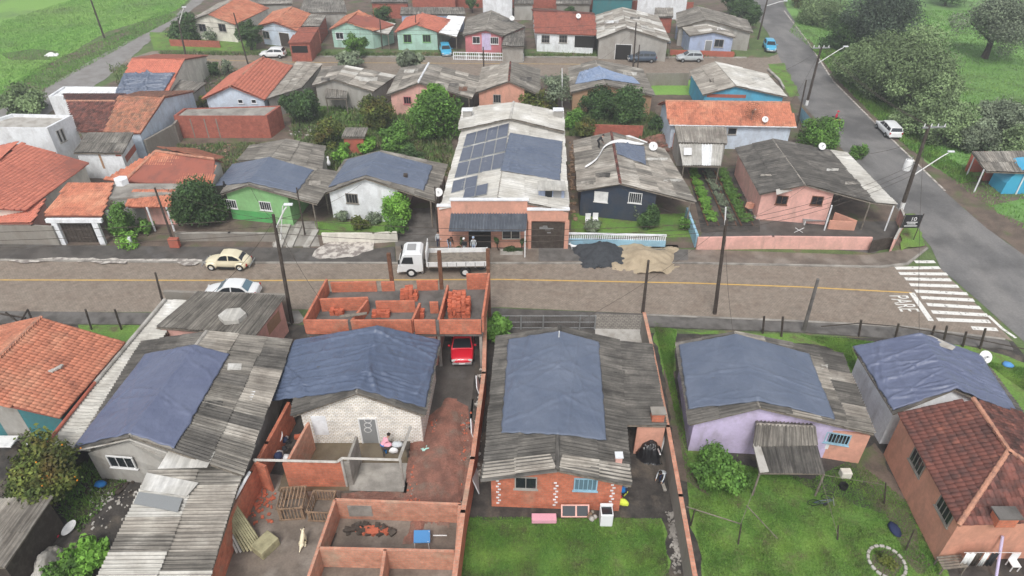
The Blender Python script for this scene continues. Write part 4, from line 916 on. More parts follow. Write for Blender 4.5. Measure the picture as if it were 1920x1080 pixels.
# shopfront details
for w0,w1 in((942,975),):
    a_,b_=fx(w0,yD-.1,2.3),fx(w1,yD-.1,2.3)
    for z_ in(1.12,2.33): MB().box(((a_+b_)/2,yD-.08,z_),(b_-a_+.1,.12,.07)).build('window_frame','w_cream',sb.root)
    for x_ in(a_,b_,(a_+b_)/2): MB().box((x_,yD-.08,1.72),(.06,.11,1.14)).build('window_frame','w_cream',sb.root)
for x0,x1,z0,z1,m in((878,920,0,2.4,'gap_dark'),(942,975,1.15,2.3,'glass_dark')):
    a_,b_=fx(x0,yD-.1,z1),fx(x1,yD-.1,z1); MB().box(((a_+b_)/2,yD-.05,(z0+z1)/2),(b_-a_,.08,z1-z0)).build('window' if x0==942 else 'door_opening',m,sb.root)  # the doorway is a dark slab, its inner shade put into the colour
for px in(868,932,980):
    p=Vector((fx(px,yD-.5,1.2),yD-.5,1.15)); t_=tree(0,0,.32,1.15,{868:'small round topiary left of the shop door',932:'tall oval topiary between the shop door and window',980:'dark topiary right of the shop window'}[px],'leaf_dark','topiary_bush',500,.1,1.6,5,trunk=True,cat='bush',loc=p)
for x0,x1 in((850,872),(938,980)):
    a_,b_=fx(x0,yD-.9,.3),fx(x1,yD-.9,.3); MB().box(((a_+b_)/2,yD-.9,.22),(b_-a_,.4,.44)).build('planter','concrete_pale',sb.root)
    V,F,_=leaves(((a_+b_)/2,yD-.9,.55),.5,900,.09,6,.5,3); V[:,0]=(V[:,0]-(a_+b_)/2)*((b_-a_)/1.1)+(a_+b_)/2; o=npmesh('hedge',V,F,'leaf_dark'); tag(o,'low clipped hedge in the planter '+('left of' if x0<900 else 'right of')+' the shop door','hedge')
# solar array: 3 rows x 4, then a row of 2 and a row of 2
sa=thing('solar_array','array of grey-blue solar panels on the left roof slope of the shop building','solar panels',planept(sb,0,890,300))
def parr(q,nc,nr,z=.16):
    q=[planept(sb,0,*p,z) for p in q]; off=wloc(sa)
    for i in range(nc):
        for j in range(nr):
            g=lambda u,v: lerp(lerp(q[0],q[1],u),lerp(q[3],q[2],u),v)
            e=.015; a,b,c,d=g((i+e)/nc,(j+.02)/nr),g((i+1-e)/nc,(j+.02)/nr),g((i+1-e)/nc,(j+.96)/nr),g((i+e)/nc,(j+.96)/nr)
            k=Vector((0,0,.05)); fr=MB().add([a,b,c,d,a-k,b-k,c-k,d-k],[(0,1,2,3),(7,6,5,4),(0,4,5,1),(1,5,6,2),(2,6,7,3),(3,7,4,0)]).build('solar_panel','steel_grey',sa)
            m_=(a+b+c+d)/4; k2=Vector((0,0,.008)); MB().add([m_.lerp(x,.93)+k2 for x in(a,b,c,d)],[(0,1,2,3)]).build('cell_sheet','solar_cell',fr)
parr([(851,338),(944,318),(955,232),(875,253)],4,3)
parr([(845,366),(893,354),(897,330),(850,341)],2,1)
parr([(843,378),(914,372),(915,347),(894,352)],2,1) if 0 else parr([(867,377),(913,368),(916,346),(872,356)],2,1,.2)
tarp('square grey-blue tarp on the right slope beside the solar panels',sb,[(938,322),(1050,341)],[(956,252),(1055,268)],'tarp_grey',seed=7,fi=[1,1],folds=3,amp=.05)
for px,lb in((877,'left'),(1046,'right')): chimney('white-capped chimney at the back '+lb+' corner of the solar building',px,228,4.0,.9,.7,1.3,'w_grey','w_white')
p=U(985,391,4.0)
dk=shed('roof_room','small blue-grey glazed cabin on the flat corner of the shop roof',(1010,350),(1058,351),(1058,388),(1008,387),4.5,4.3,style='flat',wall='w_periwinkle',oh=.05,cat='cabin') if 0 else None
a=U(1010,362,4.5); b=U(1058,362,4.5); rr=thing('roof_cabin','small blue-grey cabin front on the right corner of the shop roof','cabin',V2((a+b)/2,3.95))
MB().box(V2((a+b)/2,4.5)+Vector((0,.4,0)),((b-a).length,1.0,1.1)).build('wall','w_periwinkle',rr); MB().box(V2((a+b)/2,4.5)+Vector((-.25,-.13,0)),(.6,.08,.8)).build('window','glass_dark',rr); MB().box(V2((a+b)/2,4.45)+Vector((.5,-.13,0)),(.7,.08,.7)).build('window','plastic_grey',rr)
MB().box(V2((a+b)/2,5.1)+Vector((0,.2,0)),((b-a).length+.2,1.7,.08)).build('roof_slab','fibro_light',rr)
# navy house
n12=house('house','dark navy house with brown-grey roof being repaired',(1083,358),(1303,380),(1246,281),(1076,264),(1163,344),(1146,248),ze=2.75,style='fibro|fibro|fibro_mid',wall='w_navy',oh=.35,wr=.5,capm='tile_maroon')
win(n12,'ab',1127,369,1.2,1.0,pane='cloth_white',bars=1); win(n12,'ab',1191,371,1.15,1.0,bars=5)
tarp('small dark blue tarp half pulled over the ridge of the navy house',n12,[(1157,291),(1211,312)],[(1153,270),(1208,278)],'tarp_grey',seed=8,fi=[1,1],folds=3,amp=.05)
mb=MB(); pts=[(1097,318),(1108,311),(1120,303),(1126,290),(1134,277),(1150,269),(1170,268),(1190,273),(1207,275)]
V=[];wd=[.35,.5,.55,.6,.55,.6,.5,.4,.2]
for i,(x,y) in enumerate(pts):
    p=planept(n12,0 if x<1151 else 1,x,y,.2); s_=Vector((.35,.7,0)).normalized()*wd[i]*(1 if 1 else 1); s_=s_*(1+.45*noise.noise(Vector((i*2.3,1,0)))); V+=[p-s_*.75+Vector((0,0,.02)),p+Vector((0,0,.2+.1*noise.noise(Vector((i*3.1,5,0))))),p+s_*.75]
F=[]
for i in range(len(pts)-1): k=3*i; F+=[(k,k+1,k+4,k+3),(k+1,k+2,k+5,k+4)]
o=MB().add(V,F).build('bunched_sheet','cloth_white',smooth=True); sd=o.modifiers.new('s','SUBSURF'); sd.levels=sd.render_levels=2; sd=o.modifiers.new('t','SOLIDIFY'); sd.thickness=.05
tag(o,'bunched white cloth snaking across the ridge of the navy house roof','sheet')
loose('white folded sheet on the far edge of the navy house roof',[(1173,254),(1180,253),(1214,266),(1212,271),(1176,262)],3.2,'cloth_white',name='folded_sheet')
# sheds and garden
gs=shed('garden_shed','ribbed grey shed roof behind the vegetable garden',(1265,237),(1361,239),(1363,270),(1272,269),2.9,2.6,style='fibro',wall='w_grey',oh=.15,cat='shed',sl=3.5)
s2=shed('white_roof_shed','white metal sheet roof lean-to above the vegetable beds',(1273,270),(1356,271),(1350,312),(1280,311),2.5,2.15,style='metal_white|metal_white|fibro_light',wall=None,walls=False,cat='shed',sw=1.2,sl=4.5)
for x,y in((1282,311),(1348,312)): p=U(x,y,2.1); MB().tube(V2(p,0),p,.06).build('post','wood_grey',s2.root)
loose('small white square patch on the white metal lean-to roof',[(1283,277),(1297,277),(1297,290),(1282,290)],2.6,'plastic_white')
gb=[[(1290,322),(1303,322),(1347,424),(1327,424)],[(1317,322),(1332,322),(1380,424),(1363,424)],[(1340,322),(1359,320),(1411,424),(1390,424)]]
for i,(q,lb) in enumerate(zip(gb,('left vegetable bed, leafy green, beside the navy house','middle vegetable bed between the two earth paths','right vegetable bed nearest the pink house'))):
    root=thing('vegetable_bed',lb,'garden bed',U(*q[0]),group='vegetable beds of the pink house')
    ps=[U(*p) for p in q]; MB().prism([tuple(p[:2]) for p in ps],0,.16).build('soil','dirt_dark',root)
    for a_,b_ in((0,3),(1,2)): 
        a,b=ps[a_],ps[b_]; MB().tube(V2(a,.12),V2(b,.12),.09,n=4).build('timber_edge','rust',root)
    mb=MB(); 
    for r_ in range(115 if i!=1 else 60):
        u=random.uniform(.1,.9); v=random.uniform(0,.97); p=lerp(lerp(ps[0],ps[1],u),lerp(ps[3],ps[2],u),v); s_=random.uniform(.2,.5)
        for k in range(7):
            a=k*.9+random.random(); d=Vector((math.cos(a),math.sin(a),0)); e=Vector((-d.y,d.x,0)); b0=V2(p,.16)
            mb.add([b0,b0+d*s_*.6+e*s_*.25+Vector((0,0,s_*.6)),b0+d*s_+Vector((0,0,s_*.5)),b0+d*s_*.6-e*s_*.25+Vector((0,0,s_*.6))],[(0,1,2,3)])
    o=mb.build('vegetables','leaf_bright' if i==0 else ('leaf_grey' if i==1 else 'leaf_green'),root,kind='stuff')
# pink house
n15=house('house','pink corner house with dark corrugated roof and light side strip',(1424,364),(1640,381),(1556,283),(1378,278),(1509,346),(1448,261),ze=2.8,style='fibro_dark',wall='w_pink',oh=.35,style2='fibro_dark',wr=.55)
extra(n15,(1556,282),(1588,288),(1682,385),(1638,380),[2.85,2.65,2.65,2.85],'fibro_light',cross=1)
for q in([(1467,282),(1472,282),(1500,303),(1488,302)],[(1520,352),(1512,336),(1570,356),(1566,362)],[(1455,355),(1500,345),(1506,351),(1456,365)]): loose('',q,0,'concrete_pale',name='mortar_patch',parent=n15.root,zs=[3.5,3.5,3.3,3.3])
win(n15,'ab',1466,375,.95,.85,frame='rust',bars=1); win(n15,'ab',1532,376,.95,.85,frame='rust',bars=1)
for x in(1564,1605): pass
mb=MB(); a=U(1566,398,1.0); b=U(1607,414,1.0); wl(a,b,0,1.0,'w_salmon',root=n15.root,name='low_wall'); wl(U(1556,413,.9),b,0,.9,'w_salmon',root=n15.root,name='low_wall')
for x,y in((1560,385),(1676,386)): p=U(x,y,2.6); MB().tube(V2(p,0),p,.07).build('post','w_white',n15.root)
wallseg('street_wall','pale pink street wall in front of the pink corner house',[(1311,445),(1450,443),(1634,445)],1.25,t=.2,m='w_pink')
wallseg('boundary_wall','whitewashed side wall left of the vegetable garden',[(1289,390),(1308,440)],1.25,t=.2,m='w_bluepale')
gt=thing('garden_gate','dark corrugated driveway gate at the right end of the pink wall','gate',U(1660,470)); a=U(1636,450,1.3);b=U(1677,443,1.3); 
for i in range(14): MB().box(V2(lerp(a,b,(i+.5)/14),.65),((b-a).length/14-.02,.05,1.25),rz=math.atan2((b-a).y,(b-a).x)).build('gate_slat','wood_dark',gt)
wallseg('corner_wall','tan-capped pink wall climbing to the corner beside the lamp pole',[(1678,448),(1698,410),(1690,392)],1.3,t=.15,m='w_pink',capm='concrete_pale')
# long orange roof
n16=house('house','long white house with even orange tile roof and antenna dishes',(1255,234),None,None,(1494,238),(1247,190),(1480,193),ze=2.9,zr=4.4,style='tile_orange',wall='w_sky',oh=.4,capm='tile_cap')
win(n16,'da',1373,246,.9,.7,frame='w_grey',bars=0)
mb=MB(); q=n16.q[0]; mb.tube(q[0]+Vector((0,0,-.03)),q[1]+Vector((0,0,-.03)),.08); mb.build('gutter','w_white',n16.root)
wallseg('yard_wall','salmon garden wall behind the vegetable shed',[(1270,262),(1262,240)],1.8,m='w_salmon')
wallseg('boundary_wall','red brick wall between the backyards behind the navy house',[(1100,233),(1205,236)],1.6,m='brick_red')
n17=house('house','house with pale sheet roof and vivid blue side by the road',(1318,178),(1475,182),(1437,140),(1292,133),(1380,161),(1340,116),ze=2.8,style='fibro',wall='w_blue',oh=.3,style2='fibro_light')
a,b=n17.wall['ab']; m_=MB(); t=(b-a).normalized(); nn_=Vector((t.y,-t.x,0)); 
stripe(n17,'ab',1326,176,1398,184,'w_terracotta')
q=[U(1440,112,.2),U(1452,135,.2)]
n19=house('house','grey-roofed house with scraps of pale blue sheeting',(1070,174),(1228,180),(1203,130),(1066,128),(1135,158),(1116,113),ze=2.7,style='fibro_mid',wall='w_tan',oh=.3)
tarp('torn pale blue sheeting on the far row grey roof',n19,[(1078,160),(1132,151),(1200,160)],[(1086,138),(1122,128),(1190,150)],'tarp_pale',seed=9,folds=8,amp=.07)
n20=house('house','salmon house with pale-left grey roof behind the solar building',(893,174),(1012,178),(1012,131),(905,127),(954,152),(957,117),ze=2.7,style='fibro',wall='w_salmon',oh=.3,style2='fibro_mid',capm='tile_maroon',wr=.5)
win(n20,'ab',932,185,.9,1.0,frame='w_grey',bars=2)
n21=house('house','salmon-walled house under a wide grey roof behind the round green tree',(726,178),(885,184),(901,146),(752,128),(784,155),(804,119),ze=2.7,style='fibro_mid|fibro|fibro_mid',wall='w_pink',oh=.35,capm='w_white',wr=.5)
win(n21,'ab',764,188,.9,.9,frame='w_rose',bars=2)
n22=house('house','whitish-walled house with mixed grey roof beside the dark round tree',(586,161),(700,172),(742,142),(606,127),(625,149),(648,123),ze=2.7,style='fibro_mid|fibro',wall='w_grey',oh=.3,style2='fibro|fibro_light|fibro|fibro_mid')
extra(n22,(612,166),(652,167),(650,186),(610,185),[2.4,2.4,2.0,2.0],'fibro_mid',posts=[0,1])
n23=house('house','pale blue house with salmon-orange tile roof in the upper left block',(379,186),(497,187),(548,126),(432,140),(431,161),(494,108),ze=2.8,style='tile_red',wall='w_sky',oh=.35,style2='tile_red',capm='tile_cap')
extra(n23,(556,116),(604,121),(565,166),(498,186),[2.8,2.6,2.4,2.7],'fibro',wall='w_grey',cross=1)
win(n23,'ab',451,190,.55,.45,frame='w_white',bars=0); win(n23,'ab',476,190,.55,.45,frame='w_white',bars=0)
n24=flatroof('brick_enclosure','brick-walled enclosure with flat top beside the bare plot',(344,203),(526,198),(500,217),(325,217),2.7,'brick_red','building',.15,'concrete')
for x in(357,383,405): 
    p,t_,n_=onwall(n24,'near',x+4,240); mb=MB(); panel(mb,V2(p,1.2),t_,n_,.12,2.3,-.02,.04); mb.build('pilaster','w_concrete',n24.root)
n25=house('house','house with red tile top and blue tarp hanging over its lower roof',(214,181),None,None,(311,181),(247,110),(345,111),ze=2.6,zr=4.6,style='tile_red',wall='w_cream',oh=.2)
tarp('crumpled blue tarp over the lower half of the red tile roof near the lane',n25,[(214,181),(304,180)],[(233,140),(329,139)],'tarp_grey',seed=10,fi=[0,0],folds=7,amp=.09)
shed('lean_to','grey lean-to roof beside the tarped red tile roof',(338,150),(386,156),(352,183),(294,176),2.7,2.3,style='fibro_mid',wall='w_grey')
# ======================= FAR ROW BEYOND THE SECOND STREET =======================
t1=house('house','cream house with orange and grey roof at the upper left corner',(356,39),(441,46),(505,14),(412,6),(390,26),(448,-6),ze=2.9,style='fibro',wall='w_cream',oh=.35,style2='tile_orange')
for x in(380,417): win(t1,'ab',x,52,1.3,1.2,frame='w_grey',bars=1)
t2=house('house','light blue house with orange tile roof behind the white hatchback',(485,49),(558,58),(582,28),(512,22),(512,41),(550,14),ze=2.8,style='tile_orange',wall='w_sky',oh=.3)
win(t2,'ab',499,65,1.2,1.1,frame='w_grey',bars=1); door(t2,'ab',532,62,1.8,2.1,'wood_dark',handle=False)
t2b=shed('garage','brown-roofed brick garage with dark open front',(562,52),(598,52),(580,80),(540,80),3.3,2.8,style='tile_brown',wall='brick_red',oh=.2,cat='garage',)
stripe(t2b,'near',546,86,578,99,'gap_dark')  # flat dark panel on the wall stands in for shade inside the open front
shed('lean_to','grey sheet roof behind the brown-roofed garage',(568,26),(612,28),(598,50),(558,50),2.9,2.7,style='fibro',wall='brick_red')
t3=house('house','mint green house with orange roof and a bush in front',(617,55),(700,58),(740,46),(648,30),(652,39),(673,20),ze=2.8,style='tile_orange',wall='w_mint',oh=.3,style2='tile_orange')
extra(t3,(712,38),(742,45),(728,65),(693,57),[2.7,2.5,2.4,2.6],'fibro_light',cross=1,posts=[0,1]); win(t3,'ab',637,67,1.2,1.0,frame='w_white',bars=1)
t4=house('house','mint green house with white sheet carport roof beside it',(740,60),(822,60),(848,36),(762,33),(781,45),(793,25),ze=2.8,style='tile_red',wall='w_mint',oh=.3)
extra(t4,(840,30),(872,33),(856,70),(818,60),[2.8,2.5,2.4,2.7],'metal_white',cross=1,posts=[0,1])
win(t4,'ab',764,72,1.2,1.2,frame='w_greenpale',bars=1); win(t4,'ab',800,72,1.2,1.1,frame='w_greenpale',bars=2)
t5=house('house','rose pink house with grey gabled roof and white railing',(868,67),(943,68),(985,50),(876,35),(910,56),(921,20),ze=2.8,style='fibro_mid',wall='w_rose',oh=.3)
extra(t5,(952,50),(985,50),(982,88),(940,86),[2.5,2.4,2.4,2.5],'fibro_mid',wall='w_grey',cross=0)
stripe(t5,'ab',903,62,921,94,'w_lilac'); win(t5,'ab',893,75,1.1,1.0,bars=1); win(t5,'ab',927,76,1.2,1.0,bars=3)
t6=house('house','white house with brown-red tile roof and paved carport on the second street',(1003,61),None,None,(1118,66),(1000,21),(1115,27),ze=2.9,zr=4.3,style='tile_brown',wall='w_white',oh=.35)
win(t6,'da',1023,73,1.2,1.1,frame='w_grey',bars=2,rows=2); win(t6,'da',1056,73,1.2,1.1,frame='w_grey',bars=2,rows=2); stripe(t6,'da',1078,67,1113,90,'gap_dark')  # last panel is flat dark colour in place of the carport's inner shade
t7=house('warehouse','pale grey gabled warehouse with dark garage door',(1120,73),(1256,78),(1233,31),(1116,29),(1175,52),(1166,14),ze=3.0,style='fibro|fibro_light',wall='w_grey',oh=.3,style2='fibro|fibro_light|fibro',cat='warehouse')
door(t7,'ab',1169,90,2.3,2.2,'gap_dark',handle=False); 
extra(t7,(1226,72),(1256,73),(1258,82),(1222,80),[2.7,2.7,2.3,2.3],'awning',posts=[0,1])
t8=house('house','periwinkle blue house with red base and striped grey roof',(1292,67),(1380,71),(1350,44),(1265,37),(1339,60),(1313,33),ze=2.8,style='fibro|fibro_light|fibro',wall='w_periwinkle',oh=.3,style2='fibro_light|fibro')
stripe(t8,'ab',1300,96,1376,108,'w_terracotta'); win(t8,'ab',1348,81,1.3,1.1,frame='w_grey',bars=1); door(t8,'ab',1328,85,.9,2.1,'steel_grey',handle=False)
t8b=house('house','grey patched roof house at the road corner behind the periwinkle house',(1270,52),(1412,62),(1400,38),(1268,25),(1325,37),(1308,12),ze=2.8,style='fibro_mid',wall='w_grey',oh=.3)
for nm_,lb,a in(('house','grey-roofed house at the top edge behind the light blue house',((560,24),(650,24),(645,2),(570,0),3.0,2.8,'fibro_mid','w_grey')),('house','white block house at the top edge centre',((905,-25),(962,-25),(962,-8),(903,-8),4.2,4.2,'flat','w_white')),('house','brick building at the top edge left of the white block',((775,-20),(855,-20),(855,-6),(770,-6),3.4,3.4,'flat','brick_red')),('house','teal gabled house at the top edge',((1112,-22),(1190,-22),(1188,-2),(1110,-2),3.4,2.9,'fibro_mid','w_teal')),('house','white house with small windows at the top edge right of the teal one',((1196,-20),(1290,-20),(1292,-4),(1194,-4),4.0,3.6,'fibro','w_white')),('house','grey house at the top edge beside the red-brown roof',((965,-10),(1000,-10),(1000,8),(963,8),3.0,2.7,'fibro_mid','w_grey')),('house','dark grey roof at the top edge above the red-brown roof',((1045,-12),(1108,-12),(1108,8),(1042,8),3.0,2.7,'fibro_mid','w_concrete')),('house','brick house with grey roof behind the mint houses',((700,-15),(765,-15),(765,5),(695,5),3.0,2.7,'fibro_mid','brick_red')),('house','pale roofed house behind the cream house at the top edge',((452,-14),(545,-14),(548,8),(470,8),3.0,2.8,'fibro','w_grey')),('house','blue-fronted shed behind the mint house with the carport',((752,14),(868,14),(872,28),(750,28),2.9,2.7,'fibro_mid','w_periwinkle')),('house','brick shed with grey roof between warehouse and patched roof',((1228,15),(1262,15),(1262,32),(1226,32),2.8,2.6,'fibro','brick_red'))):
    f1,f2,f3,f4,za,zb_,st,wl__=a; shed(nm_,lb,f1,f2,f3,f4,za,zb_,style=st,wall=wl__,cat='house')
wallseg('brick_wall','brick wall along the back of the far row of houses',[(800,-3),(1000,-2),(1300,4)],1.6,m='brick_red')
wallseg('brick_wall','low red brick front wall of the cream house',[(318,74),(410,77)],1.0,m='brick_red')
wallseg('front_wall','low red front wall of the periwinkle house',[(1258,93),(1376,97)],.9,m='w_terracotta')
wallseg('back_wall','dark wall between the bright lawn and the second street',[(1212,137),(1292,137)],1.7,m='w_concrete')
# railing of the rose house
rl=thing('white_railing','white railing in front of the rose pink house','railing',U(930,112)); a=U(850,98,1.1); b=U(982,101,1.1)
for z in(1.1,.62,.1): MB().tube(V2(a,z),V2(b,z),.06,n=5).build('rail','w_white',rl)
for i in range(34): p=V2(lerp(a,b,i/33),0); MB().box(p+Vector((0,0,.55)),(.16 if i%6==0 else .07,.08,1.15)).build('baluster','w_white',rl)
# light blue baluster wall
bl=thing('baluster_wall','light blue balustrade wall in front of the navy house','wall',U(1155,462)); a=U(1064,437,1.15); b=U(1250,441,1.15); dr=(b-a).normalized()
MB().box(V2((a+b)/2,.3),((b-a).length,.2,.6),rz=math.atan2(dr.y,dr.x)).build('wall','w_bluepale',bl); MB().box(V2((a+b)/2,1.12),((b-a).length,.24,.1),rz=math.atan2(dr.y,dr.x)).build('handrail','w_white',bl)
for i in range(46): p=V2(lerp(a,b,(i+.5)/46),.83); MB().box(p,(.10,.12,.5)).build('baluster','w_white' ,bl)
wallseg('retaining_wall','whitewashed low wall in front of the white house',[(605,437),(700,437),(742,434)],1.0,t=.2,m='w_cream')
wallseg('retaining_wall','dark low front wall below the green house',[(330,437),(430,437),(513,438)],.8,t=.2,m='w_concrete',capm='concrete')
fp=thing('concrete_ramp','pale concrete ramp strips leading to the green house carport','ramp',U(560,450))
for q in([(530,420),(545,420),(528,463),(512,463)],[(556,420),(566,422),(548,463),(536,463)],[(590,425),(598,430),(580,462),(568,462)]):
    loose('',q,.15,'concrete_pale',name='ramp_strip',parent=fp,th=.12)
# shelter at the right, blue kiosk
shl=shed('shelter','brown corrugated roof shelter with red interior by the park',(1822,285),(1935,283),(1945,325),(1850,322),2.9,2.5,style='fibro|fibro_mid',wall=None,walls=False,cat='shelter',zr=[2.9,2.9,2.5,2.5])
a=U(1842,322,2.2)
for x,y in((1845,318),(1925,322),(1830,288)): p=U(x,y,2.5); MB().tube(V2(p,0),p,.07).build('post','w_white',shl.root)
p=U(1872,322,1.0); MB().box(V2(p,.5)+Vector((0,0,0)),(2.6,.15,1.0)).build('counter','w_terracotta',shl.root); MB().box(V2(p,1.2)+Vector((0,1.9,0)),(4.2,.15,2.3)).build('back_wall','w_terracotta',shl.root)
kb=thing('blue_bus_shelter','rounded light blue kiosk shell at the right edge','kiosk',U(1910,365)); a=U(1876,364); w_=3.6; mb=MB(); n=12
V=[];F=[]
for i in range(n+1):
    t=i/n*math.pi; 
    for dy in(0,2.2): V.append((a.x+w_*.62*(1-math.cos(t)),a.y+dy,3.0*math.sin(t)**.7 if 0<i<n else 0))
F=[(2*i,2*i+1,2*i+3,2*i+2) for i in range(n)]+[tuple(range(0,2*n+2,2)),tuple(range(2*n+1,0,-2))]
mb.add(V,F).build('shell','p_cyan',kb)
tarp('long violet-grey tarp down the ridge of the long grey house at lower left',h2,[(141,840),(245,817),(329,845)],[(275,667),(358,651),(431,667)],'tarp_violet',seed=12,folds=2,amp=.03)
# ======================= POLES, LAMPS, WIRES =======================
def pole(label,base,top,r=.14,m='wood_dark',arm=None,cross=0,name='utility_pole',cat='utility pole',trafo=0,group='street poles',white=0,r2=None):
    b,t=up(*base,*top); root=thing(name,label,cat,b,group=group)
    MB().tube(b,t,r,r2 or r*.7).build('pole',m,root)
    if white: MB().tube(b,lerp(b,t,.09),r*1.06,r*1.04).build('base_paint','steel_white',root)
    if arm:
        f,tip=arm; s=lerp(b,t,f); e=hitp(tip[0],tip[1],s,Vector((0,1,0))); k=lerp(s,e,.8)+Vector((0,0,.08))
        a=MB().tube(s,k,.06,.05).tube(k,e,.05,.05).build('lamp_arm','steel_white',root)
        d=(e-k).normalized(); MB().box(e+d*.25,(.6,.24,.12),rz=math.atan2(d.y,d.x),ry=0).build('lamp_head','lamp_head',a,bevel=.03)
    if cross:
        c=lerp(b,t,.985); cr=MB().box(c+Vector((.5 if cross==2 else 0,0,0)),(2.2,.12,.14),rz=.1).build('crossarm','steel_grey',root)
        for i in range(4): MB().tube(c+Vector((-.9+.6*i+(.5 if cross==2 else 0),0,.05)),c+Vector((-.9+.6*i+(.5 if cross==2 else 0),0,.32)),.06,.04).build('insulator','steel_white',cr)
    if trafo:
        c=lerp(b,t,.55)+Vector((-.75,0,0)); tr=MB().lathe([(0,-.5),(.33,-.5),(.36,0),(.33,.5),(0,.55)],c,14).build('transformer','plastic_white',root,smooth=False)
        for i in range(3): MB().tube(c+Vector((-.2+.2*i,0,.5)),c+Vector((-.2+.2*i,0,.85)),.05,.03).build('bushing','steel_grey',tr)
        MB().tube(c+Vector((.75,0,.1)),c+Vector((.2,0,.1)),.05).build('bracket','steel_grey',root)
    return b,t
p1=pole('leaning timber utility pole with lamp beside the orange brick shell',(548,606),(512,402),.16,arm=(.88,(537,388)))
pole('white curved lamp post in front of the green house',(526,452),(530,386),.06,'steel_white',name='street_lamp',cat='street lamp')
p2=pole('tall dark utility pole with white lamp riser in front of the pink wall',(1340,588),(1362,412),.16)
MB().tube(lerp(*p2,.82),lerp(*p2,1.12)+Vector((-.15,0,0)),.05).build('lamp_riser','steel_white')
o=bpy.data.objects['lamp_riser']; rp=[x for x in bpy.data.objects if x.get('label','').startswith('tall dark utility pole with white')][0]; o.parent=rp; o.location=-rp.location
pole('bare dark pole between the cottage driveway and the lawn',(1205,586),(1216,488),.13)
pole('short dark pole at the white wall between the tarp houses',(1506,622),(1534,523),.15,'concrete_dark')
p5=pole('tall corner utility pole with transformer, crossarm and lamp',(1690,392),(1742,236),.2,'wood_dark',arm=(.42,(1778,287)),cross=2,trafo=1,white=1)
p6=pole('utility pole with crossarm and white lamp arm beside the grey road',(1512,197),(1540,88),.18,'wood_dark',arm=(.72,(1582,89)),cross=1,white=1)
pole('thin dark pole behind the mesh dish roof by the road',(1494,236),(1512,150),.12)
pole('pole near the light blue car at the top of the road',(1421,74),(1442,-14),.16,arm=(.72,(1470,2)))
pole('lone dark pole in the green field at upper left',(196,72),(166,-12),.16)
pole('pole with pale lamp by the low red front wall at upper left',(350,112),(334,38),.15,arm=(.9,(344,16)))
pole('dark pole beside the white hatchback',(465,120),(438,24),.12)
pole('dark pole in front of the porch with orange tile roof',(328,462),(290,352),.11)
pole('dark short pole rising behind the streaked annexe wall',(312,592),(291,511),.1)
pole('thin pole in front of the green house carport',(572,440),(556,352),.08)
pole('thin pole in front of the rose pink house railing',(907,128),(906,88),.11)
pole('dark pole between the two mint green houses',(717,92),(712,36),.11)
pole('pale thin pole in front of the second mint green house',(780,92),(779,28),.09)
p7=pole('dark pole beside the grey warehouse garage door',(1187,128),(1193,42),.13)
pole('shorter dark pole near the dark parked car',(1195,136),(1199,84),.1)
pole('pole with white post by the solar building left corner',(822,452),(815,350),.09)
pole('pale pole standing among the pale sparse tree',(1054,205),(1054,128),.09,'steel_white')
def wire(label,a,b,sag=.5,r=.02):
    mb=MB(); n=14; P_=[lerp(a,b,i/n)-Vector((0,0,sag*4*(i/n)*(1-i/n))) for i in range(n+1)]
    for x,y in zip(P_[:-1],P_[1:]): mb.tube(x,y,r,n=4)
    o=mb.build('power_line','wood_dark'); tag(o,label,'cable','overhead cables'); return o
L0=p1[1]-Vector((45,1,.3))
for i,dz in enumerate((.25,.9,1.5)):
    lv=['highest','middle','lowest'][i]
    wire(lv+' overhead cable left of the leaning pole',L0-Vector((0,0,dz)),p1[1]-Vector((0,0,dz)),.8)
    wire(lv+' overhead cable between the leaning pole and the lamp riser pole',p1[1]-Vector((0,0,dz)),p2[1]-Vector((0,0,dz*.6)),.8)
    wire(lv+' overhead cable from the lamp riser pole to the transformer pole',p2[1]-Vector((0,0,dz*.6)),lerp(*p5,.6)-Vector((0,0,dz)),.8)
    wire(lv+' overhead cable between transformer pole and roadside crossarm pole',p5[1]-Vector((-.4*i,0,dz*.2)),p6[1]-Vector((-.4*i,0,dz*.2)),.7)
for i,(pp_,hx,hy,hz_,lb) in enumerate(((p1[1],470,352,3.4,'the green house'),(p1[1],300,350,3.0,'the porch with orange tiles'),(p1[1],686,338,3.6,'the white house'),(p1[1],380,560,3.2,'the streaked annexe'),(p1[1],600,560,4.2,'the brick shell'),(p2[1],1163,350,3.6,'the navy house'),(p2[1],1510,350,3.8,'the pink corner house'),(p2[1],1050,620,4.0,'the brick cottage'),(p2[1],1376,630,4.0,'the lilac house'),(lerp(*p5,.9),1560,290,3.0,'the pink house far eave'),(lerp(*p5,.9),1724,635,4.2,'the violet-blue tarp house'),(p6[1],1480,195,4.3,'the long orange roof'),(p6[1],1380,165,3.6,'the vivid blue house'),(p7[1],1120,115,3.5,'the torn sheeting roof'),(p7[1],1339,62,3.6,'the periwinkle house'))):
    wire('house service cable drooping to '+lb,pp_-Vector((0,0,.4)),U(hx,hy,hz_),.6,.014)
for y_,lb in((0,'upper'),(.6,'lower')):
    wire(lb+' cable crossing above the second street',U(334,38,6.5)-Vector((0,0,y_)),U(1193,42,7)-Vector((0,0,y_)),1.2,.02)
